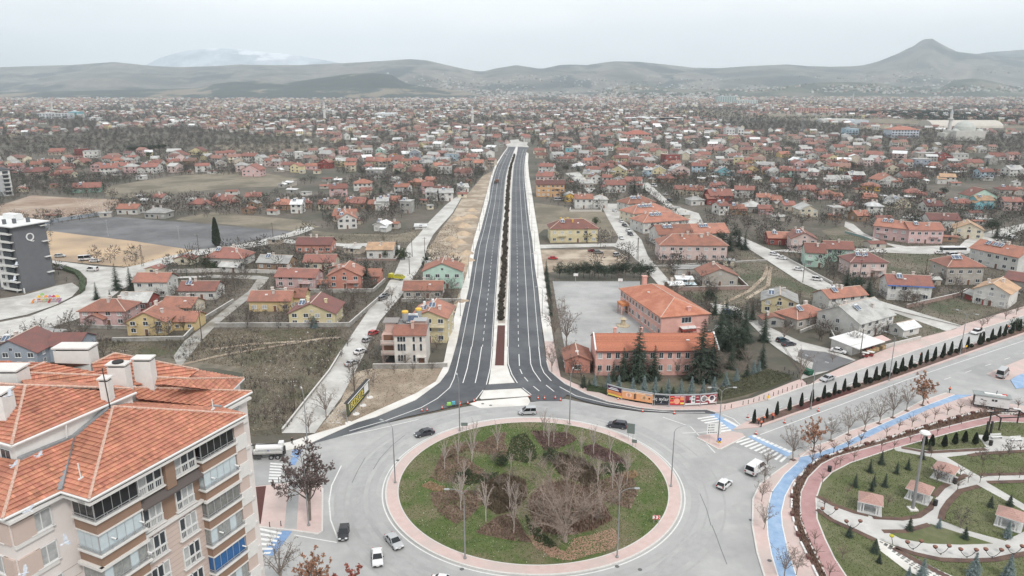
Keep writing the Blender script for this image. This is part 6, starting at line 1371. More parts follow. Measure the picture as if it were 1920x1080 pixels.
while y<Yp1 and k<140:
 py=540+FPX*math.tan(math.atan(CAM_H/y)-PITCH);cx=(interp(LI,py)+interp(RI,py))/2;v=P(cx,py,.4)
 r=place('s',ms_[k%2],v+Vector((RT.uniform(-.5,.5),0,0)),RT.uniform(1.15,1.6),'','shrub','dark shrubs planted along the new road median',later_=False,name='median_shrub');r['label']=f'{ORD[k] if k < 59 else str(k+1)+"th "}dark shrub up the new road median, counted from the roundabout' if k else 'nearest dark shrub at the roundabout end of the new road median'
 k+=1;y+=5.2+(y-Yp0)*.0012
def hedge(name,pts,m,label,w=None,h=1.0,n=3500,leaf=.22):
 v=[P(x,y)for x,y in pts];poly=np.array([(p.x,p.y)for p in v]);lo,hi=poly.min(0),poly.max(0);g_=np.random.default_rng(8+len(label));q=g_.random((n*4,2))*(hi-lo)+lo;q=q[inpoly(q,poly)][:n]
 b=MB().use(m);r=random.Random(9);n_=len(v);up=[p+Vector((0,0,h*.8))for p in v];
 tri=tessellate_polygon([up]);b.faces(up,[t if(up[t[1]]-up[t[0]]).cross(up[t[2]]-up[t[0]]).z>0 else(t[0],t[2],t[1])for t in tri]);b.faces(v+up,[(i,(i+1)%n_,n_+(i+1)%n_,n_+i)for i in range(n_)])
 for x,y in q:
  p=Vector((x,y,h*r.uniform(.6,1.05)));u,w_=rvec(r)*leaf,rvec(r)*leaf;b.face([p-u,p+w_,p+u])
 tag(b.build(name),label,'hedge',kind='stuff')
hedge('hedge',[(1105,730),(1138,738),(1225,752),(1300,752),(1340,745),(1345,752),(1300,757),(1225,757),(1180,752),(1140,741),(1100,735)],M_ever,'dark clipped hedge standing behind the row of billboards',h=1.6,n=5000)
hedge('hedge',[(1345,735),(1390,715),(1440,697),(1480,706),(1483,712),(1440,728),(1395,742),(1350,752)],mat('cotoneaster',(.06,.068,.036),(.105,.10,.06),sc=2),'broad dark green ground-cover hedge right of the billboards',h=.9,n=6000)
hedge('hedge',[(105,500),(125,503),(148,512),(161,528),(160,545),(150,553),(148,540),(150,528),(140,515),(120,508)],M_ever,'curved evergreen hedge beside the grey block with the Q',h=1.6,n=2500)
for x,y,s_ in((1603,912,1.15),(1631,885,1.2),(1652,870,1.3),(1659,912,1.15),(1634,920,1.0),(1681,888,1.1),(1702,880,1.1),(1729,860,1.1),(1638,890+20,1.0),(1743,845,.9)):place('c',RT.choice(CON),P(x,y,.35),s_*.29,'young spruce on the park lawn','young spruce','young spruces in the park',name='young_spruce')
for x,y,s_ in((1857,950,1.0),(1893,948,1.1),(1592,1006,1.0),(1640,1035,1.15),(1705,994,1.15),(1809,1010,1.05),(1648,1055,.8)):place('c',RT.choice(DSP),P(x,y,.35),s_*.85,'dense dark conifer beside the park path','conifer','conifers beside the park paths',name='park_conifer')
for x,y,s_ in((1728,1088,1.5),(1825,1080,1.6),(1890,1084,1.6),(1702,1090,1.0),(1888,1008,1.2),(1760,990,.8)):place('c',RT.choice(BSP),P(x,y,.35),s_*.85,'blue spruce in the park','blue spruce','blue spruces in the park',name='blue_spruce')
for x,y in((1746,837),(1770,838),(1790,833),(1808,830),(1828,833),(1847,828),(1733,835)):place('c',CYP[2],P(x,y,.4),.75,'small clipped spiral conifer in the bed along the park path','conifer','small conifers in the park bed',name='topiary_conifer',sxy=1.2)
for x,y in((1507,895),(1522,872),(1537,857),(1563,850),(1590,843),(1614,833),(1662,818),(1685,806),(1710,800),(1735,792),(1752,786),(1776,778),(1800,772),(1820,765),(1842,768),(1876,770),(1908,768),(1495,915),(1575,873),(1601,865),(1565,880),(1652,845),(1676,842),(1706,830),(1727,822),(1757,815),(1780,803),(1803,795),(1845,780),(1869,783),(1542,905),(1745,856),(1800,893),(1815,905),(1837,905),(1872,900),(1911,896),(1873,865),(1912,850),(1795,920),(1545,955),(1588,930),(1664,950),(1579,1050),(1527,1020),(1530,1045),(1555,1085)):
 place('t',RT.choice(SMALLT),P(x,y,.37),RT.uniform(.95,1.25),'small bare red-twigged tree','small tree','small round-headed bare trees round the park',name='small_tree')
for x,y in((1756,905),(1843,870),(1890,855),(1800,990)):place('t',RT.choice(BT),P(x,y,.37),.7,'bare young tree on the park lawn',BC,'bare trees in the park')
def bed_pts(pts):
 poly=np.array([(P(x,y).x,P(x,y).y)for x,y in pts]);lo,hi=poly.min(0),poly.max(0)
 def f(g_,n):
  q=g_.random((n*6,2))*(hi-lo)+lo;return q[inpoly(q,poly)][:n]
 return f
scatter('heather',mat('heather_twigs',(.14,.085,.06),(.23,.15,.11),sc=2),7000,bed_pts([(1485,918),(1507,885),(1532,863),(1590,843),(1650,828),(1710,808),(1775,788),(1840,772),(1925,780),(1925,786),(1880,778),(1815,790),(1727,812),(1640,836),(1565,857),(1540,870),(1515,895),(1502,922),(1500,942),(1502,975),(1515,1010),(1540,1060),(1552,1090),(1540,1090),(1520,1055),(1500,1015),(1488,980),(1484,950)]),.37,.22,.55,'low russet heather filling the planted bed round the park',12,cat='heather')
scatter('park_grass_tufts',mat('park_blades',(.075,.10,.03),(.13,.14,.06),sc=.5),26000,bed_pts([(1532,940),(1595,867),(1677,840),(1787,810),(1870,790),(1925,792),(1925,1085),(1590,1085),(1547,1010)]),.34,.09,.13,'short winter grass on the park lawns',13,avoid=True)
scatter('dry_scrub',mat('scrub',(.13,.105,.07),(.20,.17,.115),sc=.3),16000,bed_pts([(150,640),(400,620),(640,617),(640,640),(600,730),(530,815),(465,820),(455,690),(300,670),(210,660)]),.02,.16,.3,'dry scrub and weeds on the field left of the straight lane',14,cat='scrub',avoid=True)
scatter('dry_scrub',mat('scrub2',(.10,.082,.06),(.17,.14,.10),sc=.3),26000,bed_pts([(300,640),(150,600),(60,560),(220,500),(420,460),(860,420),(860,560),(700,700),(655,700)]),.02,.2,.42,'brown weeds between the houses left of the new road',15,cat='scrub',avoid=True)
scatter('dry_scrub',mat('scrub2',(.10,.082,.06)),26000,bed_pts([(1200,500),(1400,440),(1925,440),(1925,575),(1700,640),(1640,640),(1560,600),(1340,600)]),.02,.2,.42,'brown weeds between the houses right of the new road',16,cat='scrub',avoid=True)
scatter('dry_scrub',mat('scrub2',(.10,.082,.06)),2500,bed_pts([(655,700),(720,690),(820,690),(838,670),(785,735),(710,768),(650,800),(590,812)]),.02,.12,.16,'tufts on the dirt lot beside the new road',17,cat='scrub',avoid=True)
PLACEHOLD=0
g_=np.random.default_rng(77)
def tree_spots(Y0,Y1,step,seed,thr):
 q=far_spots(Y0,Y1,step,.0,.33,seed,.9)
 f=np.array([mn.fractal(Vector((x*.008,y*.008,9)),1,2,3)for x,y in q]);q=q[f>thr]
 for poly in NOTREE:
  if poly[:,1].min()<Y1:
   for ox,oy in((0,0),(2,0),(-2,0),(0,2),(0,-2)):q=q[~inpoly(q+np.array([ox,oy]),poly)]
 F=np.array([(a,b_,c)for a,b_,c in FOOT])
 d=np.array([np.min(np.hypot(F[:,0]-x,F[:,1]-y)-F[:,2]*.8)for x,y in q]);return q[d>0]
OPEN=[np.array([(P(*p).x,P(*p).y)for p in poly])for poly in(
[(340,640),(400,620),(640,617),(655,640),(620,690),(575,745),(535,800),(470,815),(440,700),(300,690),(150,660),(150,635)],[(655,700),(838,665),(822,712),(590,812)],[(840,640),(838,600),(868,560),(905,385),(925,320),(905,330),(850,400),(800,468),(810,490),(860,500)],
[(84,425),(250,400),(560,420),(560,436),(370,485),(98,490)],[(0,385),(60,366),(230,374),(190,405),(0,415)],[(190,352),(330,328),(560,330),(520,352),(240,374)],[(1012,468),(1150,468),(1170,500),(1020,512)],[(1003,385),(1122,396),(1158,442),(1000,440)],
[(1390,470),(1440,492),(1550,552),(1470,560),(1385,580),(1340,565)],[(1660,466),(1775,480),(1775,530),(1640,540)],[(1700,600),(1760,560),(1880,580),(1810,608)],[(1670,585),(1780,622),(1680,640)],[(1036,527),(1235,527),(1235,640),(1345,640),(1500,700),(1440,745),(1060,720)],[(0,560),(150,500),(230,500),(180,590),(0,640)],[(600,436),(760,440),(790,432),(770,458),(600,456)],[(340,408),(600,400),(600,436),(330,415)],[(1500,650),(1925,560),(1925,600),(1500,740)])]
q=tree_spots(200,720,7.4,33,-.25)
for poly in OPEN:q=q[~inpoly(q,poly)]
q=q[(np.abs(q[:,0])<.76*q[:,1]+5)];q=q[~((q[:,0]>-18)&(q[:,0]<24))]
q=q[np.argsort(q[:,1])]
NB=300-len([o for o in COL.objects if o.get('category')==BC])-8
for x,y in q[:NB]:place('t',RT.choice(BT),(x,y,0),RT.uniform(.65,1.15),'bare brown tree',BC,'bare trees of the suburb')
restq=np.concatenate([q[NB:],tree_spots(720,1700,10.5,34,-.35)])
restq=restq[~((restq[:,0]>-22)&(restq[:,0]<34)&(restq[:,1]<1010))]
for poly in OPEN+BARE_FAR[:1]:restq=restq[~inpoly(restq,poly)]
def mass(name,pts,nt,label,seed,scale=1.0,dark=.07,tw=.10):
 """many small bare crowns in one mesh: each a short stem and twigs spread through a round volume"""
 g2=np.random.default_rng(seed);n=len(pts);H_=g2.uniform(3.6,7.5,n)*scale;Rr=H_*g2.uniform(.36,.55,n)
 dirs=g2.normal(size=(n,nt,3));dirs/=np.linalg.norm(dirs,axis=2,keepdims=True)
 rad=g2.random((n,nt,1))**.5*.95
 cen=np.stack([np.repeat(pts[:,0:1],nt,1),np.repeat(pts[:,1:2],nt,1),np.repeat((H_*.6)[:,None],nt,1)],2)
 ext=np.stack([Rr,Rr,H_*.38],1)[:,None,:]
 a=cen+dirs*rad*ext;dd=dirs+np.array([0,0,.5])+g2.normal(size=(n,nt,3))*.35;dd/=np.linalg.norm(dd,axis=2,keepdims=True)
 e=a+dd*(H_[:,None,None]*.20);sd=np.cross(dd,g2.normal(size=(n,nt,3)));sd/=np.linalg.norm(sd,axis=2,keepdims=True);w=tw*scale*g2.uniform(.7,1.3,(n,nt,1))
 v=np.stack([a-sd*w,a+sd*w,e],2).reshape(-1,3)
 stem=np.stack([np.stack([pts[:,0]-.12,pts[:,1],np.zeros(n)],1),np.stack([pts[:,0]+.12,pts[:,1],np.zeros(n)],1),np.stack([pts[:,0],pts[:,1],H_*.7],1)],1).reshape(-1,3)
 isd=g2.random(n)<dark;col=np.where(isd[:,None],np.array([[.022,.034,.022]]),np.array([[.066,.057,.052]])*g2.uniform(.65,1.35,(n,1)));
 allv=np.concatenate([v,stem]);nf=len(allv)//3
 cols=np.concatenate([np.repeat(col,nt,0),col]);cols=np.repeat(cols,3,0)
 me=bpy.data.meshes.new(name);me.vertices.add(len(allv));me.vertices.foreach_set('co',allv.astype(np.float32).ravel());me.loops.add(nf*3);me.loops.foreach_set('vertex_index',np.arange(nf*3,dtype=np.int32))
 me.polygons.add(nf);me.polygons.foreach_set('loop_start',np.arange(0,nf*3,3,dtype=np.int32));me.polygons.foreach_set('loop_total',np.full(nf,3,np.int32))
 at=me.color_attributes.new('tint','FLOAT_COLOR','CORNER');at.data.foreach_set('color',np.concatenate([cols,np.ones((len(cols),1))],1).astype(np.float32).ravel());me.update();me.validate()
 me.materials.append(tint);o=obj(name,me);tag(o,label,'trees',kind='stuff');return n*nt
print('solo trees',min(NB,len(q)),'mass',len(restq))
mass('distant_trees',restq,66,'bare brown trees crowding between the houses of the middle distance',55,tw=.14,scale=1.1,dark=.12)
fs=far_spots(1700,6700,17,.20,.4,35,.85)
for poly in BARE_FAR[:1]:fs=fs[~inpoly(fs,poly)]
mass('distant_trees',fs,16,'hazy bare and evergreen trees across the far plain',56,scale=1.5,dark=.16,tw=.55)
a,c=P(1575,214),P(1960,228);pw=np.stack([g_.uniform(a.x,c.x*1.05,2600),g_.uniform(min(a.y,c.y),max(a.y,c.y)+120,2600)],1);mass('pinewood',pw,16,'dark pinewood belt beyond the right plain',57,scale=1.5,dark=1.0,tw=.5)
a,c=P(1420,222),P(1640,225);pw=np.stack([g_.uniform(a.x,c.x,200),g_.uniform(min(a.y,c.y),max(a.y,c.y),200)],1);mass('pinewood',pw,16,'scattered dark trees at the airfield edge',58,scale=1.3,dark=1.0,tw=.4)
ug=tree_spots(190,760,6.5,39,-.15)
for poly in OPEN:ug=ug[~(inpoly(ug,poly)&(g_.random(len(ug))<(.9 if poly[:,1].max()<330 else 1)))]
ug=ug[~((ug[:,0]>-18)&(ug[:,0]<24))]
mass('undergrowth',ug,34,'low brown bushes and undergrowth round the houses',60,scale=.42,dark=.05,tw=.22)
wf=bed_pts([(150,640),(400,620),(640,617),(640,640),(600,730),(530,815),(465,820),(455,690),(300,670)])(g_,1500);f=np.array([mn.fractal(Vector((x*.06,y*.06,3)),1,2,3)for x,y in wf]);mass('weed_clumps',wf[f>.02],22,'dark weed clumps scattered over the field left of the straight lane',61,scale=.17,dark=0,tw=.30)
for x_,y_,s_ in((1711,955,'tall park light mast'),(1856,765,'food trailer'),(1230,982,'chevron sign'),(581,975,'large dark tree'),(1417,799,'first median cypress'),(1182,828,'large grey direction sign'),(1060,1016,'huge plane tree'),(870,808,'upper left roundabout sign'),(872,1047,'lower left roundabout lamp'),(1432,1000,'kerb by the cycle lane'),(1613,955,'leftmost gazebo'),(1891,984,'rightmost gazebo')):landmark(P(x_,y_),s_)
def paint(name,c,rough=.28):return mat('paint_'+name,c,rough=rough,spec=.6)
PC=dict(white=(.66,.66,.66),silver=(.40,.41,.42),black=(.018,.019,.022),dark=(.035,.037,.05),grey=(.16,.165,.17),red=(.42,.03,.035),darkred=(.14,.015,.02),teal=(.02,.06,.08),blue=(.02,.07,.20),lime=(.45,.42,.03))
M_cglass=mat('car_glass',(.012,.014,.017),rough=.12);M_tyre=mat('tyre',(.018,.018,.018));M_rim=mat('wheel_rim',(.35,.35,.36),rough=.35,metal=.6);M_lampg=mat('headlamp',(.62,.64,.66),rough=.2);M_lampr=mat('tail_lamp',(.30,.015,.01),rough=.3);M_black=mat('black_plastic',(.022,.022,.022),rough=.6)
def bev(me,w=.05):
 b=bmesh.new();b.from_mesh(me);bmesh.ops.remove_doubles(b,verts=b.verts,dist=.001);bmesh.ops.recalc_face_normals(b,faces=b.faces)
 e=[e for e in b.edges if len(e.link_faces)==2 and e.calc_face_angle(0)>.35]
 bmesh.ops.bevel(b,geom=e,offset=w,segments=2,affect='EDGES',clamp_overlap=True);b.to_mesh(me);b.free();return me
CARS=dict(
sedan=(4.5,1.76,[(-2.2,.3),(-2.25,.6),(-2.18,.95),(-1.5,1.02),(.95,.98),(1.9,.80),(2.2,.62),(2.25,.3)],(-1.65,1.1,.98),(-1.0,.25,1.45)),
hatch=(4.0,1.74,[(-1.95,.3),(-2.0,.6),(-1.95,.95),(.85,.98),(1.7,.80),(1.97,.6),(2.0,.3)],(-1.92,1.0,.96),(-1.5,.2,1.5)),
estate=(4.6,1.82,[(-2.25,.32),(-2.3,.7),(-2.22,1.02),(.95,1.05),(1.95,.86),(2.25,.66),(2.3,.32)],(-2.18,1.1,1.03),(-1.85,.2,1.6)),
mpv=(4.2,1.78,[(-2.05,.32),(-2.1,.7),(-2.05,1.1),(1.0,1.1),(1.75,.95),(2.05,.7),(2.1,.32)],(-2.04,1.25,1.08),(-1.95,.35,1.82)),
van=(4.9,1.92,[(-2.42,.35),(-2.45,.8),(-2.42,1.15),(1.5,1.15),(2.2,.98),(2.43,.75),(2.45,.35)],(-2.41,1.85,1.13),(-2.3,.95,1.96)),
minibus=(5.9,2.0,[(-2.9,.38),(-2.95,.8),(-2.92,1.25),(2.1,1.25),(2.7,1.05),(2.93,.8),(2.95,.38)],(-2.91,2.4,1.23),(-2.85,1.6,2.4)))
def car_meshes(kind):
 def f():
  L_,w,prof,cb,cr=CARS[kind];hw=w/2
  b=MB().use(None);b.mats=[None];b.m=[]
  b.extr(prof,-hw,hw);body=b.mesh('body');body.materials.clear();bev(body,.07);body.materials.append(None)
  g=MB().use(M_cglass);x0,x1,z0=cb;r0,r1,z1=cr;rw=hw*.80;bw=hw*.94
  g.faces([(x0,-bw,z0),(x1,-bw,z0),(x1,bw,z0),(x0,bw,z0),(r0,-rw,z1),(r1,-rw,z1),(r1,rw,z1),(r0,rw,z1)],[(3,2,1,0),(4,5,6,7),(0,1,5,4),(1,2,6,5),(2,3,7,6),(3,0,4,7)]);glass=g.mesh('cabin_glass')
  q=MB();q.mats=[None];q.faces([(r0-.03,-rw-.03,z1),(r1+.04,-rw-.03,z1),(r1+.04,rw+.03,z1),(r0-.03,rw+.03,z1),(r0+.08,-rw+.06,z1+.06),(r1-.08,-rw+.06,z1+.06),(r1-.08,rw-.06,z1+.06),(r0+.08,rw-.06,z1+.06)],[(3,2,1,0),(4,5,6,7),(0,1,5,4),(1,2,6,5),(2,3,7,6),(3,0,4,7)])
  for sy in(-1,1):
   for xb,xr in((x0+.02,r0),(x1-.02,r1))+(((x0+x1)/2*.6+(r0+r1)/2*.4,(r0+r1)/2),)*1:q.tube((xb,sy*(bw+.0),z0),(xr,sy*(rw+.01),z1+.02),.055 if kind!='van' else.07,n=4)
   if kind in('van',):q.faces([(x0-.01,sy*(bw+.015),z0),(x0+1.5,sy*(bw+.015),z0),(r0+1.4,sy*(rw+.02),z1),(r0,sy*(rw+.02),z1)],[(0,1,2,3)])
  roof=q.mesh('roof');
  R_=.33 if kind!='minibus' else.37
  t=MB().use(M_tyre).tube((0,-.11,0),(0,.11,0),R_,n=14).mesh('tyre');ri=MB().use(M_rim).tube((0,-.125,0),(0,.125,0),R_*.62,n=10).mesh('rim')
  h=MB().use(M_lampg).box(0,0,0,.25,.42,.17,tx=.6).mesh('headlight');tl=MB().use(M_lampr).box(0,0,0,.12,.26,.28).mesh('tail_light')
  bp=MB().use(M_black).box(L_/2-.03,0,.3,.16,w*.86,.2).box(-L_/2+.03,0,.3,.16,w*.86,.2).box(0,0,.24,L_*.8,w*.9,.12).mesh('bumper');pl=MB().use(M_frame).box(-L_/2-.06,0,.62,.03,.5,.12).box(L_/2+.06,0,.42,.03,.5,.12).mesh('number_plate')
  mi=MB().use(M_black).box(x1-.35,hw+.06,z0,.16,.18,.14).box(x1-.35,-hw-.06,z0,.16,.18,.14).mesh('mirror')
  return body,glass,roof,t,ri,h,tl,bp,pl,mi,R_
 return cached(('car',kind),f)
def car(kind,col,v,head,label=None,desc=None,group='cars on the streets'):
 if not isinstance(v,Vector):v=P(v[0],v[1],v[2]if len(v)>2 else.22)
 L_,w=CARS[kind][:2];body,glass,roof,t,ri,h,tl,bp,pl,mi,R_=car_meshes(kind)
 r=empty('parked_car' if 'parked' in(label or desc)else 'car',v,R(head),cat={'van':'van','minibus':'minibus'}.get(kind,'car'),group=group);pm=paint(col,PC[col])
 for nm,me in(('body',body),('roof',roof)):
  o=obj(nm,me,r);o.material_slots[0].link='OBJECT';o.material_slots[0].material=pm
 obj('cabin_glass',glass,r);obj('bumper',bp,r);obj('number_plate',pl,r);obj('mirror',mi,r)
 for sx in(-1,1):
  for sy in(-1,1):o=obj('wheel',t,r,(sx*L_*.31,sy*(w/2-.09),R_));obj('rim',ri,o)
 for sy in(-1,1):obj('headlight',h,r,(L_/2-.1,sy*(w/2-.32),.58));obj('tail_light',tl,r,(-L_/2+.02,sy*(w/2-.2),.66))
 if label:r['label']=label
 else:later(r,desc)
 return r
A31=math.degrees(math.atan2(MDD.y,MDD.x))
car('sedan','dark',(796,816),208,'dark blue sedan at the upper left of the roundabout');car('mpv','silver',(989,776),184,'silver high-roofed car heading left at the top of the roundabout')
car('estate','dark',(1157,801),163,'black estate car at the upper right of the roundabout');v_=car('van','white',(1417,884),44,'white van nearing the right crosswalk');v_.scale=(1.15,)*3;car('hatch','white',(1358,912),48,'small white hatchback behind the white van')
car('hatch','black',(645,1004),-82,'black hatchback at the lower left of the roundabout');car('sedan','white',(708,1050),-78,'white sedan with black windows left of the silver sedan');car('sedan','silver',(739,1020),-56,'silver sedan hugging the roundabout kerb at lower left')
car('sedan','white',(833,1096),-12,'white car cut by the bottom edge of the photograph');car('sedan','silver',(1551,713),180+A31,'silver sedan on the near side of the school corner');car('minibus','silver',(1879,705),A31+12,'silver minibus near the right edge beyond the food trailer')
for k,c,p,hd in(('hatch','teal',(1467,641),20),('sedan','dark',(1479,648),20),('sedan','white',(1572,661),-35),('hatch','blue',(1365,588),0),('hatch','red',(701,627),62),('hatch','silver',(690,640),60),('sedan','white',(676,662),60),('sedan','silver',(660,684),60),('sedan','grey',(722,556),60),('estate','grey',(717,562),60),
 ('minibus','white',(161,488),20),('sedan','white',(178,491),15),('estate','silver',(113,482),15),('van','white',(173,508),180),('sedan','silver',(118,505),-10),('sedan','darkred',(1111,472),10),('estate','grey',(1122,475),12),('sedan','red',(1037,486),0),('mpv','silver',(1156,480),50),
 ('sedan','white',(1152,397),-75),('sedan','white',(1165,417),-75),('sedan','black',(1171,424),-75),('sedan','white',(1178,434),-75),('estate','dark',(1182,441),-75),('sedan','white',(1165,448),-88),('estate','white',(1452,479),-40),('sedan','white',(1465,486),-38),('sedan','white',(1497,507),-35),('mpv','white',(1532,526),-30),('sedan','white',(1566,542),-28),
 ('sedan','white',(1248,366),-60),('estate','dark',(1256,377),-60),('minibus','white',(1226,350),-60),('sedan','silver',(1805,482),0),('minibus','white',(1788,482),8),('sedan','white',(1780,492),-10),('sedan','grey',(1776,500),-12),('sedan','white',(1880,454),20),('van','white',(1898,448),20),('sedan','white',(1762,476),0),('sedan','white',(948,291),75),('minibus','white',(1047,376),0),('sedan','white',(1900,552),0),('sedan','white',(1075,331),-50)):
 car(k,c,(p[0],p[1],.14),hd,desc={'silver':'silver','dark':'dark','teal':'dark teal','darkred':'dark red'}.get(c,c)+' '+{'van':'van','minibus':'minibus','mpv':'high-roofed car','estate':'estate car','hatch':'hatchback','sedan':'sedan'}[k]+' parked',group='cars parked in the suburb')
def wheels(r,xs,w,rad,wid=.3):
 t=MB().use(M_tyre).tube((0,-wid/2,0),(0,wid/2,0),rad,n=16).mesh('tyre');ri=MB().use(M_rim).tube((0,-wid/2-.02,0),(0,wid/2+.02,0),rad*.55,n=12).mesh('rim')
 for x in xs:
  for sy in(-1,1):o=obj('wheel',t,r,(x,sy*(w/2-wid/2),rad));obj('rim',ri,o)
v=P(497,858,.22);r=empty('tank_truck',v,R(186),label='white and silver sewer-cleaning tank truck half hidden behind the apartment block',cat='truck')
M_wp=paint('white',PC['white']);M_ch=mat('truck_chassis',(.05,.05,.05))
MB().use(M_ch).box(0,0,.75,8.4,.9,.3).box(-3.9,0,.5,.4,2.3,.5).box(1.2,1.0,.5,1.4,.5,.5).box(1.2,-1.0,.5,1.4,.5,.5).build('chassis',r)
wheels(r,(-2.9,-1.55,3.1),2.4,.52)
MB().use(M_wp).box(3.5,0,.8,1.9,2.4,1.3).box(3.35,0,2.1,1.6,2.3,.75,tx=.8).use(M_cglass).box(4.2,0,2.05,.3,2.0,.6).box(3.5,0,2.05,1.1,2.36,.5).build('cab',r)
b=MB().use(mat('tank_steel',(.45,.44,.42),(.34,.33,.31),sc=1.5,rough=.35,metal=.5));b.tube((-3.9,.85,1.55),(2.0,.85,1.55),.42,n=12).tube((-3.9,-.85,1.55),(2.0,-.85,1.55),.42,n=12);b.build('water_tank',r)
MB().use(M_wp).tube((-3.8,0,2.35),(1.6,0,2.35),.85,n=16).box(-3.6,0,2.6,1.0,1.2,1.0).use(mat('panel_grey',(.36,.36,.35))).box(-1.2,0,1.7,4.6,2.0,.7).use(mat('truck_badge',(.12,.16,.30))).box(-1.0,1.02,1.95,.35,.03,.3).box(-1.0,-1.02,1.95,.35,.03,.3).build('sludge_tank',r)
MB().use(M_ch).tube((2.0,0,3.0),(4.4,.3,3.3),.16,n=8).tube((-3.9,.3,3.4),(2.2,0,3.1),.12,n=8).tube((-4.3,.5,1.0),(-4.3,.5,2.8),.25,n=8).build('suction_boom',r)
v=P(1856,765,.37);r=empty('food_trailer',v,R(-24),label='white food trailer with grey roof and awning struts parked on the pink pavement',cat='trailer')
b=MB().use(M_wp).box(0,0,.9,7.2,2.5,2.5);b.build('body',r);MB().use(mat('trailer_roof',(.22,.24,.24),(.30,.32,.32),sc=1)).box(0,.1,3.4,7.9,3.1,.16).use(M_frame).box(.6,.2,3.56,4.5,.9,.2).use(mat('red_bundle',(.5,.06,.05))).box(2.6,.4,3.56,1,.5,.3).use(M_ch).tube((.9,.3,3.5),(.9,.3,4.6),.08).build('roof',r)
MB().use(M_ch).box(0,0,.55,7.6,2.0,.35).box(4.9,0,.5,2.6,.25,.2).box(-3.68,0,1.2,.08,1.6,2.0).build('frame',r);wheels(r,(-.6,.5,3.2),2.4,.38,.22)
MB().use(M_ch).box(.1,-1.27,2.3,.5,.04,.5).box(.75,-1.27,2.3,.5,.04,.5).box(-2.2,-1.27,2.35,.5,.04,.22).box(-1.6,-1.27,2.2,.7,.04,.12).build('wall_emblem',r)
MB().use(M_wp).box(5.4,-.5,.9,1.5,.8,.16).build('drawbar_tray',r)
v=P(1786,475,.15);r=empty('coach',v,R(2),label='long white coach with dark window band beside the white two-storey block',cat='coach')
body=MB().use(M_wp).box(0,0,.4,11.8,2.5,3.0).mesh('body');bev(body,.18);obj('body',body,r);MB().use(M_cglass).box(0,0,1.9,11.4,2.54,1.05).box(-5.6,0,1.5,.66,2.2,1.5).build('cabin_glass',r);wheels(r,(-3.8,3.2),2.5,.5)
v=P(931,343,.25);r=empty('lorry',v,R(78),label='dark open-bed lorry on the left carriageway of the new road',cat='truck')
MB().use(mat('rusty_bed',(.10,.055,.04))).box(-1.2,0,.9,5.2,2.4,.25).box(-1.2,1.15,1.15,5.2,.1,.8).box(-1.2,-1.15,1.15,5.2,.1,.8).box(-3.75,0,1.15,.1,2.4,.8).build('bed',r);MB().use(mat('lorry_cab',(.20,.09,.06))).box(2.6,0,.7,1.9,2.3,1.9).use(M_cglass).box(3.0,0,1.7,1.2,2.36,.7).build('cab',r);wheels(r,(-2.6,2.6),2.4,.48)
v=P(742,524,.15);r=empty('pickup_truck',v,R(158),label='lime yellow truck parked across the straight lane junction',cat='truck')
MB().use(paint('lime',PC['lime'])).box(-1.6,0,.8,4.4,2.2,.9).box(2.0,0,.7,1.9,2.1,1.7,tx=.8).use(M_cglass).box(2.3,0,1.6,1.3,1.9,.5).build('body',r);MB().use(mat('scrap_load',(.16,.13,.06),(.3,.3,.05),sc=3)).box(-1.6,0,1.7,3.8,1.8,.6,tx=.7,ty=.7).build('load',r);wheels(r,(-2.4,1.9),2.2,.42)
v=P(1832,625,.22);r=empty('pickup_truck',v,R(180+A31),label='white crew-cab pickup on the far lane of the boulevard',cat='pickup truck')
b=MB();b.use(M_wp).extr([(-2.7,.4),(-2.7,.95),(1.5,1.0),(2.4,.85),(2.65,.6),(2.65,.4)],-.92,.92);me=b.mesh('body');bev(me,.06);obj('body',me,r);MB().use(M_cglass).box(.5,0,1.0,2.3,1.7,.65,tx=.7,ty=.85).use(M_wp).box(.45,0,1.64,1.5,1.4,.06).build('cabin_glass',r);MB().use(M_wp).box(-1.7,.88,.95,1.9,.08,.3).box(-1.7,-.88,.95,1.9,.08,.3).use(M_ch).box(-1.7,0,.96,1.8,1.6,.05).box(-1.8,.2,1.0,.5,.4,.7).build('bed',r);wheels(r,(-1.7,1.6),1.9,.36,.22)
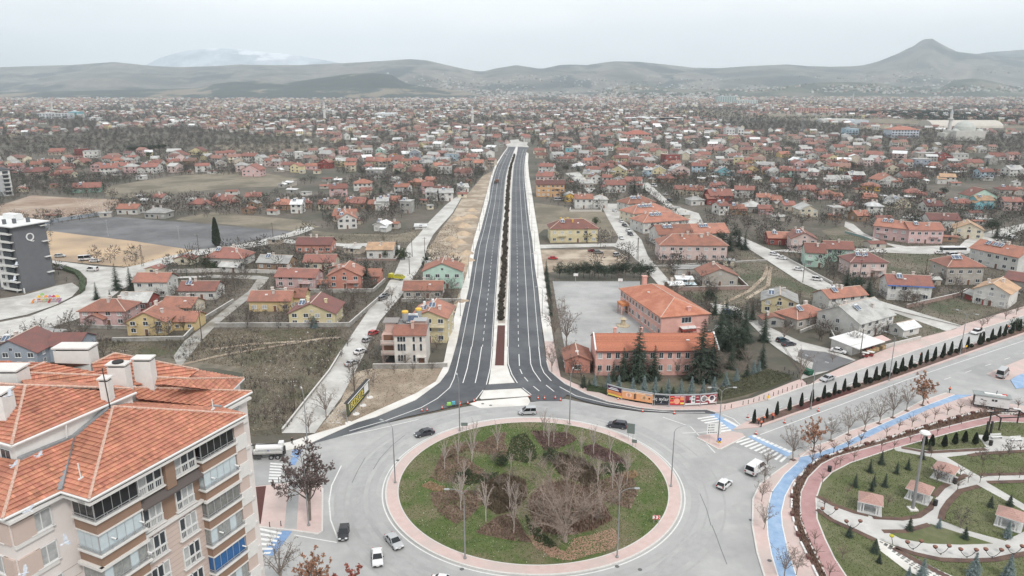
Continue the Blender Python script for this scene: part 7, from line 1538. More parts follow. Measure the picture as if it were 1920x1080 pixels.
def townhouse():
 wm=mat('townhouse_render',(.60,.575,.535),(.52,.49,.455),sc=.7,c3=(.47,.44,.41),sc3=.4);pk=mat('townhouse_pink',(.52,.36,.31),(.46,.31,.27),sc=1.2)
 A,B_=P(741,686),P(800,686);w=(B_-A).length;C_=(A+B_)/2+Vector((0,4.8,0));r=empty('house',(C_.x,C_.y,0),0,label='tall white townhouse with arched windows, pink balconies and rooftop tanks behind the dirt lot',cat='house',group='houses of the suburb');landmark(C_,'tall white townhouse')
 h=9.4;MB().use(wm).box(0,0,0,w,9.6,h).build('wall',r);MB().use(pk).box(-w/2-1.9,.6,0,3.8,7.4,h+1.2-2).box(-w/2-1.6,1.5,7,3.0,4,4.4).use(mat('flat_roof_edge',(.25,.23,.22))).box(-w/2-1.6,1.5,11.4,4.4,4.8,.25).build('side_wing',r)
 b=MB().use(roofm('rust'));b.faces([(-w/2-.3,-5.3,h-.1),(w/2+.3,-5.3,h-.1),(w/2+.3,-1.4,h+1.9),(-w/2-.3,-1.4,h+1.9),(-w/2-.3,-5.3,h-.35),(w/2+.3,-5.3,h-.35)],[(0,1,2,3),(4,5,1,0)]);b.use(mat('flat_roof_grey',(.22,.215,.21),(.3,.29,.28),sc=1)).box(0,1.8,h,w,6.4,1.5);b.use(pk).box(w*.28,.4,h+1.2,3.4,3,1.6).use(mat('lean_roof',(.35,.36,.37))).box(w*.28,.2,h+2.8,3.8,3.6,.15).build('roof',r)
 for z,hs in((1.5,1.6),(4.6,1.8),(7.3,1.2)):
  for x in(-.36,-.27,-.18,.12,.34):
   if z<2 and x==.34:MB().use(M_door).box(x*w,-4.85,.5,1.5,.15,2.0).use(wm).box(x*w,-5.3,2.8,3.0,1.2,.25).box(x*w-1.3,-5.7,0,.3,.3,2.8).box(x*w+1.3,-5.7,0,.3,.3,2.8).build('porch',r);continue
   b=MB().use(M_frame).box(x*w,-4.84,z-.05,.86,.1,hs).lathe(x*w,-4.84,[(.01,z+hs-.2)],3)if False else MB().use(M_frame).box(x*w,-4.83,z-.05,.84,.08,hs+.05)
   b.use(M_glass).box(x*w,-4.86,z,.66,.08,hs-.1).tube((x*w,-4.9,z+hs-.1),(x*w,-4.8,z+hs-.1),.33,n=12);b.build('window',r)
 for s_ in(1,2):
  z=3.0*s_+.4;b=MB().use(pk).box(-w/2-1.9,-4.0,z,3.9,1.8,.25);b.use(wm)
  for k in range(13):b.box(-w/2-3.75+k*.31,-4.85,z+.25,.12,.12,.8)
  b.box(-w/2-1.9,-4.85,z+1.05,3.9,.18,.14)
  for k in range(9):b.tube((-w/2-3.7+k*.45,-4.9,z),(-w/2-3.7+k*.45,-4.8,z),.2,n=6)
  b.build('balcony',r);MB().use(M_door).box(-w/2-1.9,-3.12,z+.3,2.6,.1,2.0).build('door',r)
 MB().use(M_dark).box(-w/2-1.9,-3.15,.4,3.2,.1,2.2).build('opening',r)
 for x,y in((-w*.22,1.0),(w*.18,3.6)):
  MB().use(M_steel).lathe(x,y,[(.85,h+2.4),(.85,h+4.6)],14).use(M_ch).box(x-.6,y,h+1.5,.1,.1,1).box(x+.6,y,h+1.5,.1,.1,1).box(x,y,h+2.3,1.8,1.8,.1).use(mat('yellow_lid',(.65,.42,.08))).lathe(x,y,[(.95,h+4.6),(.95,h+5.1),(.3,h+5.3)],14).build('roof_tank',r)
 for x in(-w*.02,w*.05):solar(r,x,1.2,h+1.9,s=1.3)
 chimney(r,.6,-2.6,h+.8,h+2.9,pk)
 FOOT.append((C_.x,C_.y,8))
townhouse()
v=P(1622,664);r=empty('kiosk',(v.x,v.y+4,0),R(31),label='corner shop kiosk under a dazzling white sheet roof beside the boulevard',cat='kiosk');landmark(r.location,'white-roofed kiosk')
MB().use(wallm('white')).box(-1,1.5,0,11,7,3).build('wall',r);MB().use(M_frame).faces([(-7,-4.5,2.8),(5.5,-4.5,2.9),(5.5,5.5,3.5),(-7,5.5,3.4),(-7,-4.5,2.6),(5.5,-4.5,2.7),(5.5,5.5,3.3),(-7,5.5,3.2)],[(0,1,2,3),(7,6,5,4),(0,4,5,1),(1,5,6,2),(2,6,7,3),(3,7,4,0)]).build('roof',r)
MB().use(mat('pink_awning',(.55,.40,.37))).faces([(5.6,-3.6,2.4),(10,-3.6,2.4),(10,-.5,3.0),(5.6,-.5,3.0)],[(0,1,2,3)]).build('awning',r)
[MB().use(mat('fruit_crate',(.45,.35,.2),(.35,.22,.12),sc=2)).box(x,-3.4,0,1.3,.9,1.0).build('display_crate',r)for x in(-1,.5,2,3.5,6.5,8)];[MB().use(mat('red_goods',(.35,.08,.06),(.1,.05,.04),sc=3)).box(x,-3.0,1.0,1.1,.7,.5).build('display_crate',r)for x in(-1,2)]
for k,(x,y)in enumerate(((-5.2,-5.5),(-3.2,-5.8))):
 q=r.matrix_basis@Vector((x,y,0));MB_=MB().use(mat('cart_red',(.25,.04,.04))).box(0,0,.5,1.6,.9,.5).use(M_frame).box(0,0,1.6,1.9,1.1,.1).use(M_steel).tube((-.7,0,1),(-.7,0,1.6),.03).tube((.7,0,1),(.7,0,1.6),.03)
 tag(MB_.build('vending_cart',loc=(q.x,q.y,.1),rot=R(-40)),['small red vending cart with white top left of the kiosk','second red vending cart, nearer the kiosk corner'][k],'cart')
house((1692,633),(1722,626),5,2.6,'gx','white','white',None,'small white shed with pale blue-white roof right of the kiosk',chim=0,cat='shed',name='shed',nwin=1)
house((1808,560),(1842,572),4,2.4,'gx','maroon','grey',None,'low red shed with grey sheet roof by the white house with faded orange roof',chim=0,cat='shed',name='shed',nwin=1)
house((790-12,430),(790+10,430),4,1.8,'gx','white','white',None,'low white greenhouse tunnel beside the straight lane',chim=0,cat='greenhouse',name='greenhouse',nwin=1,lod=1)
v=P(1290,540);tag(MB().use(mat('pool_sheet',(.55,.66,.70))).box(0,0,1.2,9,6,.12).use(M_steel).box(-4,2.5,0,.1,.1,1.2).box(4,2.5,0,.1,.1,1.2).box(-4,-2.5,0,.1,.1,1.2).box(4,-2.5,0,.1,.1,1.2).build('sheet_canopy',loc=(v.x-9+8,v.y+3,0)),'pale blue-white sheet canopy in the walled yard of the stone house','canopy')
rs=random.Random(41);SH=[]
for _ in range(1400):
 y=rs.uniform(215,760);x=rs.uniform(-.72,.72)*y;p=np.array([[x,y]])
 if any(inpoly(p,q)[0]for q in NOTREE+OPEN):continue
 if-18<x<24 or min(math.hypot(a-x,c-y)-d_ for a,c,d_ in FOOT)<2.5:continue
 SH.append((x,y));FOOT.append((x,y,3.5))
 if len(SH)>=150:break
for x,y in SH:house(None,None,rs.uniform(3.5,6),rs.uniform(2.2,2.9),rs.choice(['gx','gx','flat','gy']),rs.choice(['white','grey','stone','beige','brown','cream']),rs.choice(['grey','red','rust','white','orange','grey']),lod=0,world=(x,y,rs.uniform(4,9),rs.uniform(-.5,.5)),name='shed',cat='shed',group='garden sheds',nwin=1,slope=.3)
for o,d,x,y in list(WAIT):
 if o.get('category')=='shed':WAIT[[w[0]for w in WAIT].index(o)]=(o,d.replace('front-gabled house','gabled shed').replace('hip-roofed house','shed').replace('flat-topped house','flat shed').replace('house','shed').replace(' tiled',''),x,y)
def wall(pts,m,h,label,t=.25,cap=True):
 v=[P(x,y)for x,y in pts];o0=v[0];b=MB().use(m);c=MB().use(M_kerb)
 for a,q in zip(v,v[1:]):
  a,q=a-o0,q-o0;mid=(a+q)/2;L_=(q-a).length;an=math.atan2((q-a).y,(q-a).x);b.box(mid.x,mid.y,-.1,L_,t,h+.1,an);c.box(mid.x,mid.y,h,L_+.05,t+.14,.1,an)
  n_=int(L_/3.2)
  for k in range(n_+1):p=a.lerp(q,k/max(1,n_));b.box(p.x,p.y,0,.34,.34,h+.02,an)
 r=b.build('garden_wall',loc=o0);tag(r,label,'wall','garden walls of the suburb');c.build('coping',r)
GW=mat('grey_wall',(.34,.33,.31),(.26,.25,.23),sc=1.2,c3=(.22,.21,.19),sc3=.3);WW=mat('pale_wall',(.52,.50,.47),(.44,.42,.39),sc=1);BW=mat('brick_wall',(.30,.22,.19),(.24,.17,.15),sc=1)
wall([(404,614),(655,613),(728,548)],GW,1.5,'grey wall running before the pale yellow gabled house and up the straight lane')
wall([(212,641),(345,638),(378,604),(438,567)],GW,1.3,'grey wall round the yellow villa with side wing')
wall([(148,615),(240,617)],GW,1.1,'low wall in front of the pale pink villa');wall([(300,512),(415,510),(520,513),(560,512)],WW,1.5,'long pale wall behind the houses by the cypress')
wall([(516,548),(600,549),(700,548),(722,528)],GW,1.4,'grey wall below the long pink and salmon-red houses');wall([(664,488),(742,489),(755,470)],BW,1.0,'low brick wall below the glowing orange roof')
wall([(700,692),(800,691),(838,690)],GW,1.5,'grey wall in front of the tall white townhouse');wall([(752,566),(865,566)],GW,1.2,'grey wall below the low grey stone house')
wall([(1262,546),(1402,543),(1384,526)],BW,1.6,'rose-grey wall enclosing the stone house with brick gable');wall([(1218,502),(1438,490)],GW,.8,'low grey wall in front of the long pinkish apartment block')
wall([(1466,482),(1560,533)],WW,1.0,'pale garden wall along the diagonal lane');wall([(1700,578),(1795,556),(1812,548)],BW,1.4,'rose brick wall beside the vacant plot');wall([(1572,651),(1548,606),(1500,625)],GW,1.0,'garden wall left of the big white grey-roofed house')
wall([(1660,654),(1725,638)],WW,1.3,'pale wall between the kiosk and the shed');wall([(1665,580),(1705,590),(1800,613)],WW,.5,'low white kerb wall beside the vacant plot');wall([(1070,392),(1068,397),(1128,397),(1124,388)],WW,1.2,'white wall of the white and red striped house')
wall([(530,810),(575,752),(618,698),(640,662)],GW,.8,'broken concrete wall along the left side of the straight lane');wall([(1585,437),(1620,447),(1660,463)],mat('green_fence',(.20,.30,.28)),1.2,'grey-green fence along the bend before the pink terrace')
wall([(80,421),(130,412),(200,402)],mat('blue_sheet',(.30,.34,.38)),2.0,'blue-grey sheet fence behind the tarmac lot')
def railing(pts,label,h=1.2,step=.6,m=None):
 v=[P(x,y)for x,y in pts];o0=v[0];b=MB().use(m or mat('iron_rail',(.09,.09,.09)))
 for a,q in zip(v,v[1:]):
  a,q=a-o0,q-o0;n_=max(1,int((q-a).length/step));b.tube(a+Vector((0,0,h)),q+Vector((0,0,h)),.03,n=4).tube(a+Vector((0,0,.2)),q+Vector((0,0,.2)),.03,n=4)
  for k in range(n_+1):p=a.lerp(q,k/n_);b.tube(p,p+Vector((0,0,h)),.025 if k%4 else.05,n=3,cap=False)
 tag(b.build('railing',loc=o0),label,'fence')
railing([(1046,660),(1068,705),(1090,716),(1140,734)],'dark iron railing along the school pavement',1.6);railing([(1040,529),(1198,529)],'dark mesh fence behind the school yard',2.2,1.2);railing([(1460,640),(1500,700),(1440,690+20)],'thin railing round the school corner hedge',1.0)
def board(a,c,zb,h,base,cols,label,marks):
 A,B_=P(*a),P(*c);w=(B_-A).length;mid=(A+B_)/2;an=math.atan2((B_-A).y,(B_-A).x)
 r=empty('billboard',(mid.x,mid.y,.1),an,label=label,cat='billboard',group='billboards at the school corner')
 MB().use(mat('billboard_'+base,cols)).box(0,0,zb,w-.25,.16,h).build('panel',r)
 MB().use(M_steel).box(0,-.05,zb+h,w,.3,.25).box(-w/2+.08,.1,0,.18,.22,zb+h).box(w/2-.08,.1,0,.18,.22,zb+h).build('frame',r)
 for nm,c_,x,z,sx,sz in marks:
  if nm=='text':
   o=letters('lettering',c_[0],sz,.01,mat('ink_'+c_[1],c_[2]),r);o.location=(x*w,-.10,zb+z*h);o.rotation_euler=(math.pi/2,0,0)
  elif nm=='disc':
   b=MB().use(mat('ink_'+c_[0],c_[1]));b.tube((x*w,-.11,zb+z*h),(x*w,-.08,zb+z*h),sx,n=20);b.build('picture',r)
  else:MB().use(mat('ink_'+c_[0],c_[1])).box(x*w,-.09,zb+z*h,sx*w,.03,sz*h).build('picture',r)
Wt=('white',(.68,.68,.68));Rd=('red',(.50,.03,.04));Or=('orange',(.70,.26,.10));Yl=('yellow',(.75,.60,.12));Nv=('navy',(.03,.03,.09));Bk=('black',(.015,.015,.018));Tn=('tan',(.62,.38,.22));Gr=('mist',(.42,.43,.48));Mr=('maroon',(.20,.02,.035))
board((1138,745),(1165,753),.9,2.5,'first',(.06,.02,.06),'purple and orange billboard, first from the left at the school corner',[('box',Or,0,.18,.98,.34),('box',Yl,.05,.0,.95,.16),('box',Wt,-.05,.62,.7,.10),('box',Wt,-.02,.78,.5,.08),('box',('amber',(.8,.42,.2)),-.05,.25,.6,.10)])
board((1165,753),(1224,763),.9,2.5,'second',(.68,.33,.16),'long orange billboard with heart shapes and a seated couple, second from the left',[('box',Gr,-.28,.84,.4,.16),('box',Wt,.2,.88,.55,.09),('box',('cream',(.75,.62,.45)),-.05,.74,.9,.06),('disc',('blush',(.78,.48,.36)),-.30,.45,.55,0),('disc',('blush',(.78,.48,.36)),-.24,.45,.55,0),('disc',Tn,.18,.40,.62,0),('disc',Tn,.26,.40,.62,0),('box',Bk,-.09,.12,.03,.55),('box',('brown',(.2,.08,.06)),-.05,.15,.03,.6),('disc',Bk,.38,.42,.22,0),('box',Gr,.36,.7,.2,.10)])
board((1226,764),(1254,766),.9,2.5,'third',(.015,.018,.024),'black billboard with white handwritten words, third from the left',[('text',('üç aylar','white',(.68,.68,.68)),-.08,.42,0,1.25),('box',('dim',(.15,.2,.15)),.32,.82,.16,.07),('box',Wt,-.04,.16,.07,.05),('box',('line',(.2,.2,.25)),0,.07,.9,.02)])
board((1254,766),(1283,766),.9,2.5,'fourth',(.50,.03,.05),'red billboard with orange price boxes and a central round emblem, fourth from the left',[('box',Or,-.32,.55,.24,.26),('box',Yl,-.32,.60,.18,.12),('box',Or,-.32,.18,.24,.18),('box',Or,.32,.5,.26,.3),('box',Yl,.33,.08,.24,.18),('box',('rose',(.6,.3,.3)),0,.8,.36,.16),('disc',('coral',(.72,.33,.22)),-.02,.4,.75,0),('box',Wt,.33,.84,.22,.06)])
board((1283,766),(1312,765),.9,2.5,'fifth',(.22,.03,.045),'maroon billboard with a white building picture, fifth from the left',[('box',Wt,0,.0,.96,.16),('box',Wt,.03,.12,.24,.84),('box',Bk,-.28,.20,.2,.28),('box',('leafink',(.05,.18,.12)),.05,.3,.14,.22),('box',('leafink',(.05,.18,.12)),.05,.66,.14,.2),('box',Gr,-.14,.5,.14,.3),('box',('rose',(.6,.3,.3)),.3,.72,.16,.1),('box',Wt,.34,.38,.22,.09)])
board((1312,765),(1343,762),.9,2.5,'sixth',(.24,.035,.045),'maroon billboard with two white rings, rightmost at the school corner',[('box',Wt,-.26,.0,.42,.14),('box',Wt,.26,.04,.42,.10),('disc',Wt,-.30,.58,.85,0),('disc',('ringdark',(.06,.02,.05)),-.28,.56,.66,0),('disc',Wt,.18,.5,.95,0),('disc',('ringdark',(.06,.02,.05)),.18,.58,.62,0),('box',('amber',(.8,.42,.2)),-.06,.55,.16,.14),('box',Wt,.0,.38,.3,.08),('box',Gr,.38,.52,.14,.1),('box',('rose',(.6,.3,.3)),.38,.8,.12,.12)])
A,B_=P(652,793),P(692,745);mid=(A+B_)/2;an=math.atan2((A-B_).y,(A-B_).x);w=(B_-A).length
an2=math.atan2((B_-A).y,(B_-A).x);r=empty('billboard',(mid.x,mid.y,0),an2,label='black framed billboard with yellow lettering beside the straight lane',cat='billboard')
MB().use(mat('board_olive',(.07,.08,.05))).box(0,0,1.8,w,.3,3.2).build('panel',r);MB().use(M_black).box(0,.2,4.9,w+.3,.8,.12).box(0,-.1,1.6,w+.2,.25,.2).build('frame',r);MB().use(M_frame).box(0,-.35,4.85,w,.1,.14).build('top_trim',r)
b=MB().use(mat('ink_yellow',(.75,.60,.12)));rl=random.Random(3)
for k in range(9):
 x=-w*.42+k*w*.075;b.box(x,-.17,2.7,w*.02,.03,1.5).box(x+w*.02,-.17,2.7+rl.choice([0,.65,1.3]),w*.045,.03,.25).box(x+w*.02,-.17,2.7+rl.choice([0,1.25]),w*.045,.03,.25)
b.box(-w*.1,-.17,2.2,w*.6,.03,.16).build('lettering',r);MB().use(Wt and mat('ink_white',Wt[1])).box(w*.36,-.17,2.4,w*.2,.03,2.0).build('picture',r)
for k in range(4):MB().use(M_steel).tube((-w/2+w*k/3,.1,0),(-w/2+w*k/3,.1,1.9),.1).use(M_white).lathe(-w/2+w*k/3,-.2,[(.9,0),(.8,.12)],9).build('leg',r)
M_pole=mat('lamp_pole',(.24,.245,.25),(.30,.305,.31),sc=2,rough=.5,metal=.3)
def lamp_proto(h,arms,short_=False):
 r=empty('street_lamp',(0,-200,0),0,cat='street lamp',group='street lamps round the junction')
 MB().use(M_pole).lathe(0,0,[(.28,0),(.28,.25),(.13,.3),(.115,h*.5),(.07,h)],8).build('pole',r)
 for a in arms:
  b=MB().use(M_pole);L_=2.4;prev=Vector((0,0,h-.1))
  for k in range(1,7):
   t=k/6;q=Vector((a*L_*(1-math.cos(t*math.pi/2)),0,h-.1+1.3*math.sin(t*math.pi/2)));b.tube(prev,q,.05,n=5,cap=False);prev=q
  b.build('arm',r);l_=MB().use(M_steel).box(a*(L_+.35),0,h+1.12,.95,.32,.14,tx=.8,ty=.7).use(M_lampg).box(a*(L_+.35),0,h+1.07,.7,.26,.05);l_.build('lamp_head',r)
 remember(r);return r
LP1=lamp_proto(11.8,(1,));LP2=lamp_proto(11.8,(1,-1));used=set()
def lamp(pr,x,y,rot,label,s=1.0,z=.38):
 if pr.name not in used:used.add(pr.name);pr.location=P(x,y,z);pr.rotation_euler=(0,0,rot);pr.scale=(s,)*3;pr['label']=label;return
 copy_thing(pr,P(x,y,z),rot,s,label)
for a in((LP1,741,905,2.6,'street lamp on the left edge of the roundabout'),(LP1,862,808,1.8,'street lamp at the upper left of the roundabout'),(LP1,1068,795,1.3,'street lamp at the top of the roundabout, right of centre'),(LP1,1258,912,.1,'street lamp with hooked arm on the right edge of the roundabout'),(LP1,1157,1045,0,'street lamp at the lower right of the roundabout'),(LP1,872,1047,3.14,'street lamp at the lower left of the roundabout'),(LP2,1346,828,0,'double-armed street lamp on the pink triangular island'),
  (LP2,1520,766,A31/57+1.57,'double-armed lamp on the boulevard median nearest the roundabout'),(LP2,1667,713,A31/57+1.57,'double-armed lamp in the middle of the boulevard median'),(LP2,1800,664,A31/57+1.57,'double-armed lamp on the boulevard median towards the right edge'),(LP1,579,985,2.6,'street lamp beside the large dark tree'),(LP1,577,838,2.0,'street lamp behind the large dark tree')):lamp(*a)
for k,y in enumerate(range(14)):
 yy=620-k*0;Y=240+k*52;py=540+FPX*math.tan(math.atan(CAM_H/Y)-PITCH)
 if py<285:break
 for sd,E in((1,LE),(-1,RE)):
  x=interp(E,py)-sd*5*3.5*CAM_H/Y*.6;v=P(x,py,.3);copy_thing(LP1,v,0 if sd==1 else math.pi,.8,f'{ORD[k] or "first "}lamp post up the {"left" if sd == 1 else "right"} side of the new road')
v=P(1711,955,.35);r=empty('light_mast',v,0,label='very tall white-topped light mast in the middle of the park',cat='light mast')
MB().use(M_pole).lathe(0,0,[(.32,0),(.24,6),(.16,15.6)],10).build('pole',r);MB().use(M_frame).lathe(0,0,[(.7,15.3),(.95,15.6),(.75,15.9),(.2,16.0)],14).build('lamp_head',r);MB().use(M_white).box(0,0,0,1.5,1.5,.25).build('base',r)
def upole(x,y,h,label,lattice=False,m=None):
 v=P(x,y);r=empty('utility_pole',v,.3,cat='utility pole',group='utility poles of the suburb',label=label)
 m=m or mat('pole_wood',(.085,.065,.05));b=MB().use(m)
 if lattice:
  for sx in(-1,1):
   for sy in(-1,1):b.tube((sx*.4,sy*.4,0),(sx*.12,sy*.12,h),.05,n=4)
  for k in range(9):z0,z1=h*k/9,h*(k+1)/9;w0,w1=.4-.28*k/9,.4-.28*(k+1)/9;b.tube((-w0,-w0,z0),(w1,-w1,z1),.03,n=3).tube((w0,-w0,z0),(-w1,-w1,z1),.03,n=3)
 else:b.tube((0,0,0),(0,0,h),.16,.10,n=6)
 b.build('pole',r);b=MB().use(m).box(0,0,h-.6,1.9,.12,.12);b.use(M_frame)
 for k in(-.85,-.3,.3,.85):b.tube((k,0,h-.5),(k,0,h-.25),.06,n=5)
 b.build('crossarm',r)
for a in((379,639,10,'dark wooden pole beside the yellow villa with side wing'),(665,740,9,'dark leaning pole right of the straight lane near the billboard'),(772,615,9,'wooden pole beside the tall white townhouse'),(553,770,8,'dark pole in the scrub left of the straight lane'),(268,500,10,'lattice pole beside the sandy lot',True),(373,473,9,'twin-armed pole near the tall cypress'),(1195,490,11,'lattice pole at the street crossing before the terraces',True),(1178,488,9,'slim pole left of the lattice pole at the crossing'),(773,482,9,'pole on the straight lane beside the earth mounds'),(797,480,9,'pole right of the straight lane beside the earth mounds'),(768,515,8,'pole behind the mint-green house'),(1735,515,9,'pole by the coach park'),(1790,450,9,'pole before the huge dark conifer'),(1612,520,8,'pole among the three conifers'),(1612,672,9,'pole in front of the white-roofed kiosk'),(1505,530,8,'pole beside the diagonal lane'),(1100,455,8,'pole in front of the yellow apartment house'),(512,445,8,'pole at the corner of the tarmac lot'),(1330,665,8,'pole behind the school conifers'),(625,575,8,'pole behind the pale yellow gabled house'),(240,700,7,'pole behind the tall apartment roof'),(1580,480,8,'pole beyond the pale green house')):upole(*a)
for x,y,lb in((97,452,'slim light mast left on the tarmac lot edge'),(203,443,'slim light mast on the tarmac lot, second from left'),(337,456,'slim light mast on the tarmac lot, right of centre')):
 v=P(x,y);tag(MB().use(M_steel).tube((0,0,0),(0,0,8.5),.14,.1).box(0,0,8.5,1.2,.3,.2).build('light_mast',loc=v),lb,'light mast','light masts of the tarmac lot')
def sign(x,y,z0,w,h,rot,m,label,posts=1,extra=None,z=.38):
 r=empty('road_sign',P(x,y,z),rot,label=label,cat='road sign',group='road signs at the junction');b=MB().use(M_steel)
 for k in range(posts):px_=0 if posts==1 else(-w*.3+w*.6*k);b.tube((px_,0,0),(px_,0,z0+h),.05,n=5)
 b.build('post',r);MB().use(m).box(0,-.06,z0,w,.05,h).build('panel',r)
 if extra:extra(r,z0,w,h)
M_sback=mat('sign_back',(.16,.19,.18));M_sblue=mat('sign_blue',(.03,.13,.50));M_sred=mat('sign_red',(.50,.03,.03));M_syel=mat('sign_yellow',(.75,.45,.03))
sign(871,808,1.3,1.5,.8,0,M_sback,'grey-backed sign on two posts at the upper left of the roundabout',2);sign(1182,828,2.0,1.7,2.4,-.3,M_sback,'large grey-backed direction sign at the upper right of the roundabout',2);sign(1189,838,1.0,1.1,.8,-.3,M_sback,'small grey-backed sign beside the large direction sign',2)
def chev(r,z0,w,h):
 for k in range(2):
  x=-w*.25+k*w*.45;b=MB().use(M_sred);b.faces([(x-.1,-.1,z0+h),(x+.15,-.1,z0+h),(x+.35,-.1,z0+h/2),(x+.15,-.1,z0),(x-.1,-.1,z0),(x+.1,-.1,z0+h/2)],[(0,5,2,1),(5,4,3,2)]);b.build('chevron',r)
 MB().use(M_sred).box(0,-.1,z0-.02,w,.02,.06).box(0,-.1,z0+h-.04,w,.02,.06).build('border',r)
sign(1230,982,1.0,1.35,.75,0,M_frame,'red and white chevron sign on the right lawn of the roundabout',2,chev)
def dirs(r,z0,w,h):
 b=MB().use(M_black);rr=random.Random(2)
 for k in range(4):
  z=z0+h-.55-k*.6;b.box(-w*.38,-.1,z,.2,.02,.28)
  for j in range(rr.randint(3,6)):b.box(-w*.24+j*.32,-.1,z+.06,.22,.02,.16)
 b.build('lettering',r)
sign(1337,828,1.9,3.2,2.6,.1,M_frame,'large white direction sign with dark lettering on the pink triangular island',2,dirs)
def round_(r,z0,w,h):
 MB().use(M_sblue).tube((0,-.12,z0+.9),(0,-.08,z0+.9),.42,n=20).build('disc',r);MB().use(M_frame).box(0,-.14,z0+.75,.12,.02,.32).build('arrow',r);MB().use(M_black).faces([(-.3,-.1,z0+.1),(0,-.1,z0+.35),(.3,-.1,z0+.1),(.3,-.1,z0+.25),(0,-.1,z0+.5),(-.3,-.1,z0+.25)],[(0,1,4,5),(1,2,3,4)]).build('chevron',r)
sign(1348,836,.7,.75,.6,0,M_syel,'round blue arrow sign above a yellow chevron plate on the pink island tip',1,round_)
sign(1439,751,.6,.7,.8,.4,M_syel,'small yellow sign on the pavement past the billboards');sign(1810,660,1.6,.8,.5,.5,M_syel,'orange-yellow sign among the median cypresses');sign(1783,650,.8,.5,.5,.5,mat('leaf_green',(.03,.12,.05)),'small dark green board on a post by the lane mouth')
bm_=MB().use(M_black).lathe(0,0,[(.09,0),(.07,.1),(.06,.75),(.09,.8),(.05,.9)],8).mesh('bollard')
BL=[(1359,767),(1371,765),(1393,759),(1403,757),(1413,754),(1423,751),(1432,748),(1441,745),(1450,742),(1459,739),(1467,736),(1476,733),(1485,730),(1494,727),(1503,724),(1512,721),(1471,694),(1479,700),(1487,704),(1495,708),(523,904),(527,986),(506,988)]
for k,(x,y)in enumerate(BL):
 o=obj('bollard',bm_,None,P(x,y,.37),scale=1.15);o['category']='bollard';o['group']='short dark bollards on the pavements';o['label']=(f'{ORD[k]}bollard counted from the crosswalk along the school corner kerb' if k else 'bollard nearest the crosswalk on the school corner kerb')if k<16 else(f'{ORD[k-16] or "first "}bollard on the parking lot side of the hedge corner' if k<20 else['bollard by the upper left crosswalk','right one of two bollards at the bottom of the pink island','left one of two bollards at the bottom of the pink island'][k-20])
def cone_mesh():
 b=MB().use(M_black).box(0,0,0,.5,.5,.05);b.use(mat('cone_red',(.62,.06,.03))).lathe(0,0,[(.2,.05),(.15,.3)],10).lathe(0,0,[(.1,.5),(.04,.8)],10);b.use(M_frame).lathe(0,0,[(.15,.3),(.1,.5)],10);return b.mesh('traffic_cone')
cm_=cone_mesh()
for k,(x,y,lb)in enumerate(((791,771,'leftmost traffic cone by the fresh asphalt'),(801,770,'second traffic cone from the left by the fresh asphalt'),(829,766,'traffic cone left of the small green machine'),(877,757,'traffic cone right of the small green machine'),(889,753,'traffic cone at the left corner of the pale splitter island'),(993,744,'traffic cone at the right corner of the pale splitter island'),(1009,748,'traffic cone just right of the splitter island'),(1021,748,'second traffic cone right of the splitter island'),(1051,751,'traffic cone under the top right roundabout lamp'),(1159,750,'traffic cone on the pink pavement before the first billboard'),(1205,772,'traffic cone below the black billboard'),(1264,776,'traffic cone below the fourth billboard'),(1417,814,'traffic cone at the median tip'),(1471,793,'traffic cone beside the median near the workers'),(1534,771,'traffic cone beside the median further right'),(1402,783,'grey cone standing in the boulevard lane'),(1866,765,'red cone under the food trailer'),(1041,747,'traffic cone beside the dark patch'))):
 o=obj('traffic_cone',cm_,None,P(x,y,.25),scale=1.15);tag(o,lb,'traffic cone','traffic cones round the works')
v=P(846,760,.25);r=empty('plate_compactor',v,.2,label='small green and blue road compactor left beside the fresh asphalt',cat='machine');MB().use(mat('machine_green',(.25,.5,.12))).box(-.5,0,.15,1.3,.8,.6,tx=.7).use(mat('machine_blue',(.1,.35,.45))).box(.6,.2,.1,.8,.6,.8).build('body',r);MB().use(M_ch).box(0,0,0,2,.9,.16).tube((-.9,0,.4),(-1.6,0,1.1),.04).build('plate',r)
v=P(862,760,.25);tag(MB().use(mat('cone_red',(.62,.06,.03))).box(0,0,0,.5,.5,1.1,tx=.7,ty=.7).use(M_frame).box(0,0,.5,.47,.47,.2).build('barrier_post',loc=v),'upright red and white barrier post beside the road compactor','barrier')
def bin_mesh():return MB().use(M_black).lathe(0,0,[(.26,0),(.34,.15),(.34,.95),(.38,1.0),(.2,1.05)],10).mesh('litter_bin')
bnm=bin_mesh()
for x,y,lb in((1555,884,'black litter bin on the running track'),(1790,907,'black litter bin beside the upper gazebo path'),(1753,948,'black litter bin at the path bend below the light mast'),(1857,835,'black litter bin near the white benches')):tag(obj('litter_bin',bnm,None,P(x,y,.38),scale=1.15),lb,'litter bin','litter bins of the park')
for k,(x,y)in enumerate(((1510,700),(1518,703))):
 o=MB().use(mat('bin_green',(.02,.10,.06))).box(0,0,.2,1.5,1.0,1.1,tx=1.1,ty=1.15).box(0,0,1.3,1.7,1.2,.15).use(M_tyre).box(-.5,0,0,.2,.9,.2).box(.5,0,0,.2,.9,.2).build('waste_container',loc=P(x,y,.3),rot=.4);tag(o,['left green waste container on the parking lot corner','right green waste container on the parking lot corner'][k],'waste container')
CK=[(1532,1080),(1520,1055),(1500,1015),(1490,985),(1484,960),(1485,918),(1490,908),(1507,885),(1532,863),(1560,853),(1590,843),(1625,833)]
CK2=[(1647,828),(1680,818),(1710,808),(1775,788),(1840,771),(1925,779)]
pk_=empty('planter_kerb',(0,0,0));pk_['kind']='structure'
